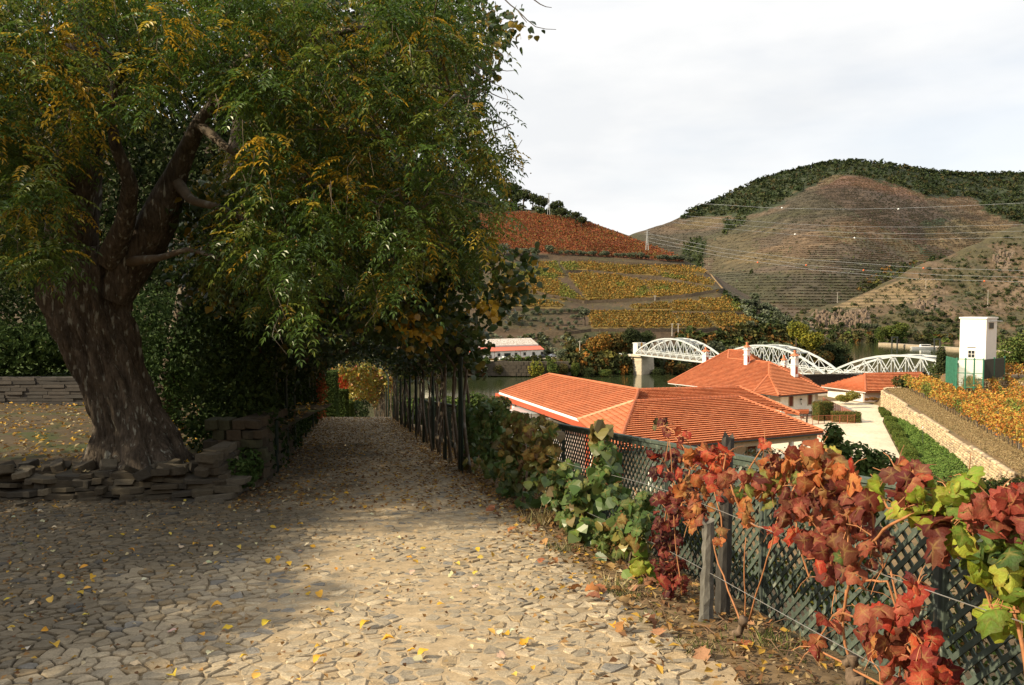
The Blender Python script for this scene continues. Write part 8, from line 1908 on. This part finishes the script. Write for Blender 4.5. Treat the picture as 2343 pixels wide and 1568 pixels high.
def grapevine(label, clusters, canes, stump, size=.125, base_px=None, dvar=.16, links=True, droop=.75, group=None, dens=1.3, extra=0):
    bx, by = base_px; r_ = ray(bx, by); y = tdepth(bx); x = xatY(bx, y); o = Vector((x, y, float(ground_z(x, y)))); t = empty('grapevine', o, label=label, cat='grapevine', group=group)
    cnt = 0; anchors = []
    for (px, py, rx, ry, n, pal, *rest) in clusters:
        s0 = rest[0] if rest else 1.0; D0 = tdepth(px); anchors.append(atY(px, py, D0))
        for _ in range(int(n*dens+.5)):
            if cnt >= 298: break
            while True:
                u, v = random.uniform(-1, 1), random.uniform(-1, 1)
                if u*u+v*v < 1: break
            D = D0+random.uniform(-dvar, dvar); p = atY(px+u*rx, py+v*ry, D)-o
            # orientation: tip down and outwards, face towards the light side
            nrm = Vector((random.gauss(-.45, .65), random.gauss(-.6, .5), random.gauss(.35, .5))).normalized(); dwn = Vector((random.gauss(0, .45), random.gauss(0, .25), -droop+random.gauss(0, .4)))
            yv = -(dwn-nrm*dwn.dot(nrm)).normalized(); xv = yv.cross(nrm).normalized(); R = Matrix((xv, yv, nrm)).transposed()
            c = random.choice(pal); f = random.uniform(.8, 1.2); sh = random.random() < .30
            q = obj('leaf', random.choice(GS if sh else GL), t, loc=p, rot=R.to_euler(), color=[min(.9, v*f) for v in c]); s = size*s0*random.choice((random.uniform(.38, .7), random.uniform(.6, .9)))*(.85 if sh else 1); q.scale = (s, s, s); cnt += 1
    if extra:
        tot = sum(c[4] for c in clusters); arr = []
        for (px, py, rx, ry, n, pal, *rest) in clusters:
            m = int(extra*n/tot)+2; D0 = tdepth(px); a = RNG.uniform(0, 6.283, m); q = RNG.uniform(0, 1, m)**.6*1.12
            P = np.array([atY(px+math.cos(i)*j*rx, py+math.sin(i)*j*ry, D0+random.uniform(-dvar, dvar)+.06) for i, j in zip(a, q)])-np.array(o)
            arr.append(round_leaves(P, 1, .03, size*.72, [(c, 1) for c in pal]))
        obj('foliage', lm('foliage', merge(arr), M_GLOS), t, kind='stuff')
    for L in canes:
        P = [atY(a, b, tdepth(a)+(c if c is not None else 0))-o for a, b, c, w in L]; W_ = [w*.68 for a, b, c, w in L]; Q = []; R_ = []
        for i in range(len(P)-1):
            for j in range(3): Q.append(lerp(P[i], P[i+1], j/3)+Vector((random.uniform(-1, 1), 0, random.uniform(-1, 1)))*.006); R_.append(lerp(W_[i], W_[i+1], j/3))
        Q.append(P[-1]); R_.append(W_[-1]); mb = MB(); mb.tube(Q, R_, 6); mb.build('cane', M_CANE, t, smooth=True)
    if links:
        mb = MB()
        for i in range(1, len(anchors)):
            j = min(range(i), key=lambda k: (anchors[k]-anchors[i]).length)
            a, b = anchors[i]-o, anchors[j]-o; mb.tube([a, lerp(a, b, .5)+Vector((random.uniform(-.04, .04), 0, random.uniform(-.05, .03))), b], [.004, .005, .006], 4)
        for a in anchors:
            for _ in range(4): b = a-o+Vector((random.uniform(-.12, .12), random.uniform(-.1, .1), random.uniform(-.12, .12))); mb.tube([a-o, lerp(a-o, b, .6)+Vector((0, 0, .015)), b], [.003, .002, .0015], 3)
        mb.build('shoots', M_CANE, t, kind='stuff')
    if stump:
        P = [atY(a, b, tdepth(a))-o for a, b, w in stump]; Q = []; R_ = []
        for i in range(len(P)-1):
            for j in range(4): Q.append(lerp(P[i], P[i+1], j/4)+Vector((random.uniform(-1, 1), random.uniform(-1, 1), random.uniform(-1, 1)))*.016); R_.append(lerp(stump[i][2], stump[i+1][2], j/4)*random.uniform(.45, .85))
        Q.append(P[-1]); R_.append(stump[-1][2]); mb = MB(); mb.tube(Q, R_, 8); mb.build('stump', M_STUMP, t, smooth=True)
    return t
grapevine('grapevine with hanging dark crimson leaves left of the slate post',
  [(1518, 975, 26, 22, 8, K_DRED+[(.12, .11, .05)], .9), (1560, 1000, 22, 22, 3, K_RED, .8), (1520, 1060, 38, 38, 18, K_DRED+K_RED[:1]), (1545, 1110, 36, 34, 16, K_DRED), (1525, 1165, 34, 38, 22, K_DRED), (1520, 1225, 34, 40, 24, K_DRED), (1528, 1285, 36, 36, 24, K_DRED+K_RED[3:]), (1540, 1335, 30, 25, 12, K_DRED+K_RED[3:]), (1500, 1345, 22, 20, 5, K_MAR)],
  [[(1560, 1360, 0, .007), (1545, 1250, 0, .006), (1540, 1120, 0, .006), (1530, 1000, 0, .004)]], None, .115, (1560, 1400))
grapevine('grapevine with bright red and orange leaves over the top of the slate post',
  [(1600, 1035, 34, 24, 12, K_RED+K_ORG[:2]), (1632, 1055, 26, 30, 9, K_RED, 1.2), (1660, 1040, 22, 20, 5, K_RED), (1578, 1075, 30, 30, 10, K_ORG+K_RED[:2]), (1585, 1125, 36, 30, 14, K_ORG), (1600, 1165, 34, 26, 10, K_ORG+K_MAR), (1630, 1110, 26, 40, 8, K_RED+K_MAR), (1560, 1150, 24, 30, 7, K_DRED), (1578, 1190, 14, 18, 3, K_ORG), (1652, 1228, 16, 16, 3, K_ORG), (1665, 1090, 22, 24, 5, K_MAR+K_ORG), (1700, 1185, 16, 30, 4, K_ORG+K_RED[:1]), (1690, 1130, 26, 22, 6, K_ORG+K_LIME[3:]), (1768, 1215, 14, 20, 3, K_RED), (1750, 1015, 12, 12, 2, K_RED)],
  [[(1700, 1440, .05, .010), (1665, 1350, .03, .008), (1635, 1260, 0, .007), (1615, 1180, 0, .006)], [(1705, 1440, .05, .008), (1703, 1330, 0, .006), (1706, 1230, 0, .005)], [(1712, 1420, .05, .008), (1740, 1330, 0, .006), (1765, 1250, 0, .006), (1780, 1180, 0, .005)], [(1545, 1000, 0, .006), (1570, 1035, 0, .007), (1615, 1045, 0, .006)], [(1750, 1080, 0, .003), (1742, 1050, 0, .003), (1750, 1018, 0, .003)]],
  [(1735, 1540, .045), (1705, 1520, .05), (1678, 1485, .042), (1690, 1440, .036), (1702, 1415, .03)], .12, (1700, 1540))
grapevine('large grapevine of rust red and maroon leaves cascading down the lattice fence',
  [(1728, 1095, 30, 36, 12, K_MIX), (1770, 1065, 34, 28, 14, K_ORG+K_MAR), (1762, 1120, 36, 34, 14, K_MIX), (1815, 1060, 36, 26, 15, K_ORG+K_MIX), (1820, 1110, 40, 36, 18, K_MIX), (1872, 1045, 34, 24, 14, K_ORG+[(.34, .34, .07)]), (1880, 1095, 40, 36, 18, K_ORG+K_MAR), (1935, 1080, 32, 32, 13, K_ORG+K_RED[:2]), (1930, 1135, 36, 36, 14, K_MAR), (1865, 1160, 44, 34, 16, K_MAR+K_ORG[:2]), (1808, 1165, 30, 28, 9, K_MAR), (1880, 1225, 50, 34, 15, K_MAR), (1820, 1225, 20, 24, 4, K_RED), (1940, 1200, 44, 38, 14, K_MAR), (1985, 1150, 26, 30, 7, K_MAR+K_ORG[:1]), (2000, 1230, 34, 40, 10, K_MAR), (1900, 1290, 40, 34, 12, K_MAR+K_RED[:1]), (1960, 1285, 44, 36, 13, K_MAR+K_GBR[:2]), (1850, 1320, 16, 26, 3, K_RED), (1910, 1350, 26, 24, 5, K_PNK), (2020, 1300, 26, 40, 8, K_DRED+K_MAR), (1980, 1350, 44, 36, 11, K_MAR+K_RED[:1])],
  [[(1960, 1570, .05, .014), (1940, 1500, .03, .011), (1925, 1420, 0, .009), (1935, 1350, 0, .008)], [(1925, 1420, 0, .009), (1945, 1330, -.03, .010), (1985, 1260, -.05, .010), (2020, 1210, -.06, .010), (2080, 1180, -.06, .009), (2150, 1165, -.04, .008)], [(1975, 1330, -.03, .008), (2030, 1330, -.03, .008), (2050, 1400, 0, .008), (2060, 1450, 0, .007)], [(1945, 1330, 0, .006), (1935, 1250, 0, .006), (1940, 1180, 0, .005)], [(1860, 1480, 0, .007), (1950, 1530, 0, .008), (2020, 1568, 0, .009)]],
  [(1975, 1620, .05), (1965, 1570, .055), (1940, 1530, .04), (1950, 1500, .03)], .128, (1960, 1600), .14)
grapevine('trailing grapevine of wine red leaves reaching down to the lower right corner',
  [(1860, 1480, 26, 20, 3, K_ORG+K_PNK), (1905, 1408, 24, 30, 4, K_PNK), (1975, 1420, 26, 30, 5, K_MAR), (2035, 1410, 34, 34, 8, K_MAR+K_RED[:1]), (2075, 1400, 22, 40, 6, K_RED+K_PNK), (2045, 1465, 36, 34, 8, K_MAR), (2010, 1480, 30, 26, 5, K_MAR+K_ORG[:1]), (2110, 1470, 34, 40, 9, K_RED+K_DRED), (2060, 1520, 38, 34, 8, K_PNK+K_MAR), (2130, 1540, 44, 30, 10, K_DRED+K_RED), (2160, 1580, 50, 30, 8, K_RED), (2070, 1590, 50, 30, 6, K_MAR), (2095, 1345, 24, 24, 4, K_RED)],
  [[(2060, 1450, 0, .007), (2085, 1500, 0, .008), (2110, 1568, 0, .009), (2130, 1640, 0, .010)], [(2035, 1300, 0, .007), (2060, 1400, 0, .008), (2080, 1470, 0, .008)], [(1990, 1500, 0, .005), (2010, 1540, 0, .006), (2020, 1600, 0, .007)]], None, .135, (2110, 1640), .12)
grapevine('grapevine with fresh lime green leaves at the right end of the fence',
  [(2008, 1122, 22, 22, 4, K_LIME, 1.1), (2060, 1168, 26, 16, 4, K_LIME), (2105, 1120, 30, 24, 8, K_LIME+K_GBR[:1]), (2125, 1165, 34, 28, 8, K_LIME), (2175, 1130, 34, 30, 8, K_LIME), (2215, 1100, 26, 22, 6, K_LIME, 1.0), (2200, 1160, 26, 34, 7, K_LIME), (2208, 1222, 20, 24, 3, K_LIME, 1.2), (2240, 1262, 36, 36, 10, K_LIME+K_GRN[:2]), (2290, 1240, 40, 40, 13, K_LIME[1:]+K_GRN), (2330, 1290, 40, 44, 13, K_LIME[1:]+K_GRN), (2250, 1310, 32, 30, 6, K_LIME), (2310, 1345, 34, 30, 7, K_LIME), (2268, 1392, 22, 26, 2, K_LIME, 1.3), (2335, 1400, 24, 40, 5, K_LIME), (2380, 1330, 40, 60, 10, K_LIME+K_GRN)],
  [[(2290, 1300, 0, .006), (2270, 1350, 0, .005), (2262, 1390, 0, .004)], [(2330, 1440, 0, .010), (2310, 1340, 0, .009), (2260, 1240, 0, .008), (2200, 1160, 0, .007), (2120, 1130, 0, .006)], [(2380, 1700, 0, .018), (2350, 1560, 0, .014), (2330, 1440, 0, .010)]], None, .135, (2380, 1700), .12)
grapevine('grapevine with pinkish red leaves at the right edge above the lime green ones',
  [(2275, 1150, 34, 20, 12, K_PNK), (2320, 1140, 34, 22, 12, K_PNK+K_RED[:1]), (2240, 1170, 22, 20, 5, K_PNK), (2330, 1185, 34, 30, 12, K_PNK+K_MAR), (2285, 1200, 26, 24, 6, K_MAR), (2150, 1215, 36, 26, 5, K_MAR, 1.4), (2160, 1255, 28, 26, 4, K_MAR, 1.4), (2215, 1185, 20, 18, 4, K_PNK), (2090, 1080, 20, 26, 7, K_RED+K_MAR), (2075, 1120, 24, 30, 9, K_MAR+K_DRED), (2050, 1075, 20, 16, 5, K_ORG+K_MAR), (2380, 1160, 40, 40, 10, K_PNK)],
  [[(2400, 1200, 0, .009), (2320, 1170, 0, .008), (2230, 1180, 0, .007), (2150, 1200, 0, .005)], [(2090, 1180, 0, .006), (2085, 1120, 0, .005), (2088, 1075, 0, .004)]], None, .125, (2400, 1700), .12)
# green vines along the middle of the fence
grapevine('dark green grapevine nearest the pergola posts', [(1078, 960, 36, 36, 44, K_GRN), (1120, 950, 40, 34, 50, K_GRN), (1085, 1010, 30, 40, 34, K_GRN), (1130, 1010, 38, 44, 50, K_GRN+K_GBR[:2]), (1100, 1060, 36, 30, 26, K_GRN+K_GBR[5:]), (1150, 1070, 34, 36, 34, K_GRN+K_GBR[:2])],
  [], [(1118, 1190, .03), (1110, 1130, .025), (1125, 1060, .02), (1120, 980, .015)], .168, (1118, 1180), .35, dens=1.7, extra=420)
grapevine('green and brown grapevine on the fence left of the tall dark fence post', [(1190, 965, 34, 22, 24, K_GBR), (1240, 985, 34, 28, 26, K_GBR), (1180, 1020, 44, 34, 44, K_GBR), (1240, 1040, 34, 34, 34, K_GBR), (1190, 1080, 44, 34, 40, K_GRN+K_GBR), (1245, 1095, 34, 26, 24, K_GBR+K_GRN[:2]), (1180, 1125, 36, 30, 28, K_GRN), (1220, 1150, 30, 26, 20, K_GRN)],
  [], [(1200, 1200, .04), (1195, 1150, .035), (1205, 1090, .025), (1200, 1000, .015)], .168, (1200, 1200), .3, dens=1.7, extra=420)
grapevine('green grapevine with big leaves in front of the dark lattice', [(1290, 1090, 30, 30, 18, K_GRN+K_GBR[:2], 1.1), (1290, 1140, 34, 30, 20, K_GRN+K_GBR[3:4]), (1335, 1125, 32, 28, 16, K_GRN+K_LIME[3:], 1.1), (1330, 1170, 36, 30, 18, K_GRN+K_GBR), (1372, 985, 16, 20, 6, K_GBR), (1385, 1035, 18, 26, 8, K_GRN+K_GBR[3:4]), (1380, 1085, 20, 30, 10, K_GRN), (1400, 1120, 22, 22, 8, K_GRN), (1345, 1215, 30, 26, 12, K_GRN+K_LIME[3:]), (1300, 1190, 26, 22, 8, K_GRN), (1380, 1215, 28, 26, 10, K_GBR+K_GRN)],
  [], [(1325, 1285, .02), (1322, 1240, .018), (1330, 1180, .014), (1345, 1120, .01)], .168, (1325, 1285), .25, dens=1.7, extra=420)
grapevine('low green grapevine between the dark lattice and the crimson vine', [(1420, 1165, 30, 26, 12, K_GRN), (1465, 1150, 26, 22, 8, K_GRN+K_LIME[3:]), (1430, 1210, 34, 26, 12, K_GRN+K_GBR), (1475, 1200, 26, 26, 9, K_GRN), (1400, 1250, 34, 20, 9, K_GRN+K_GBR), (1455, 1250, 30, 20, 8, K_LIME[3:]+K_GBR), (1350, 1265, 26, 18, 6, K_GBR), (1470, 1300, 26, 18, 6, K_LIME[1:]), (1410, 1310, 26, 14, 5, K_LIME[3:]), (1475, 1330, 18, 16, 5, K_LIME), (1300, 1290, 22, 12, 5, K_GRN+K_LIME[3:])],
  [], [(1440, 1340, .02), (1436, 1290, .018), (1445, 1230, .012), (1450, 1170, .008)], .155, (1440, 1340), .22, dens=1.9, extra=150)
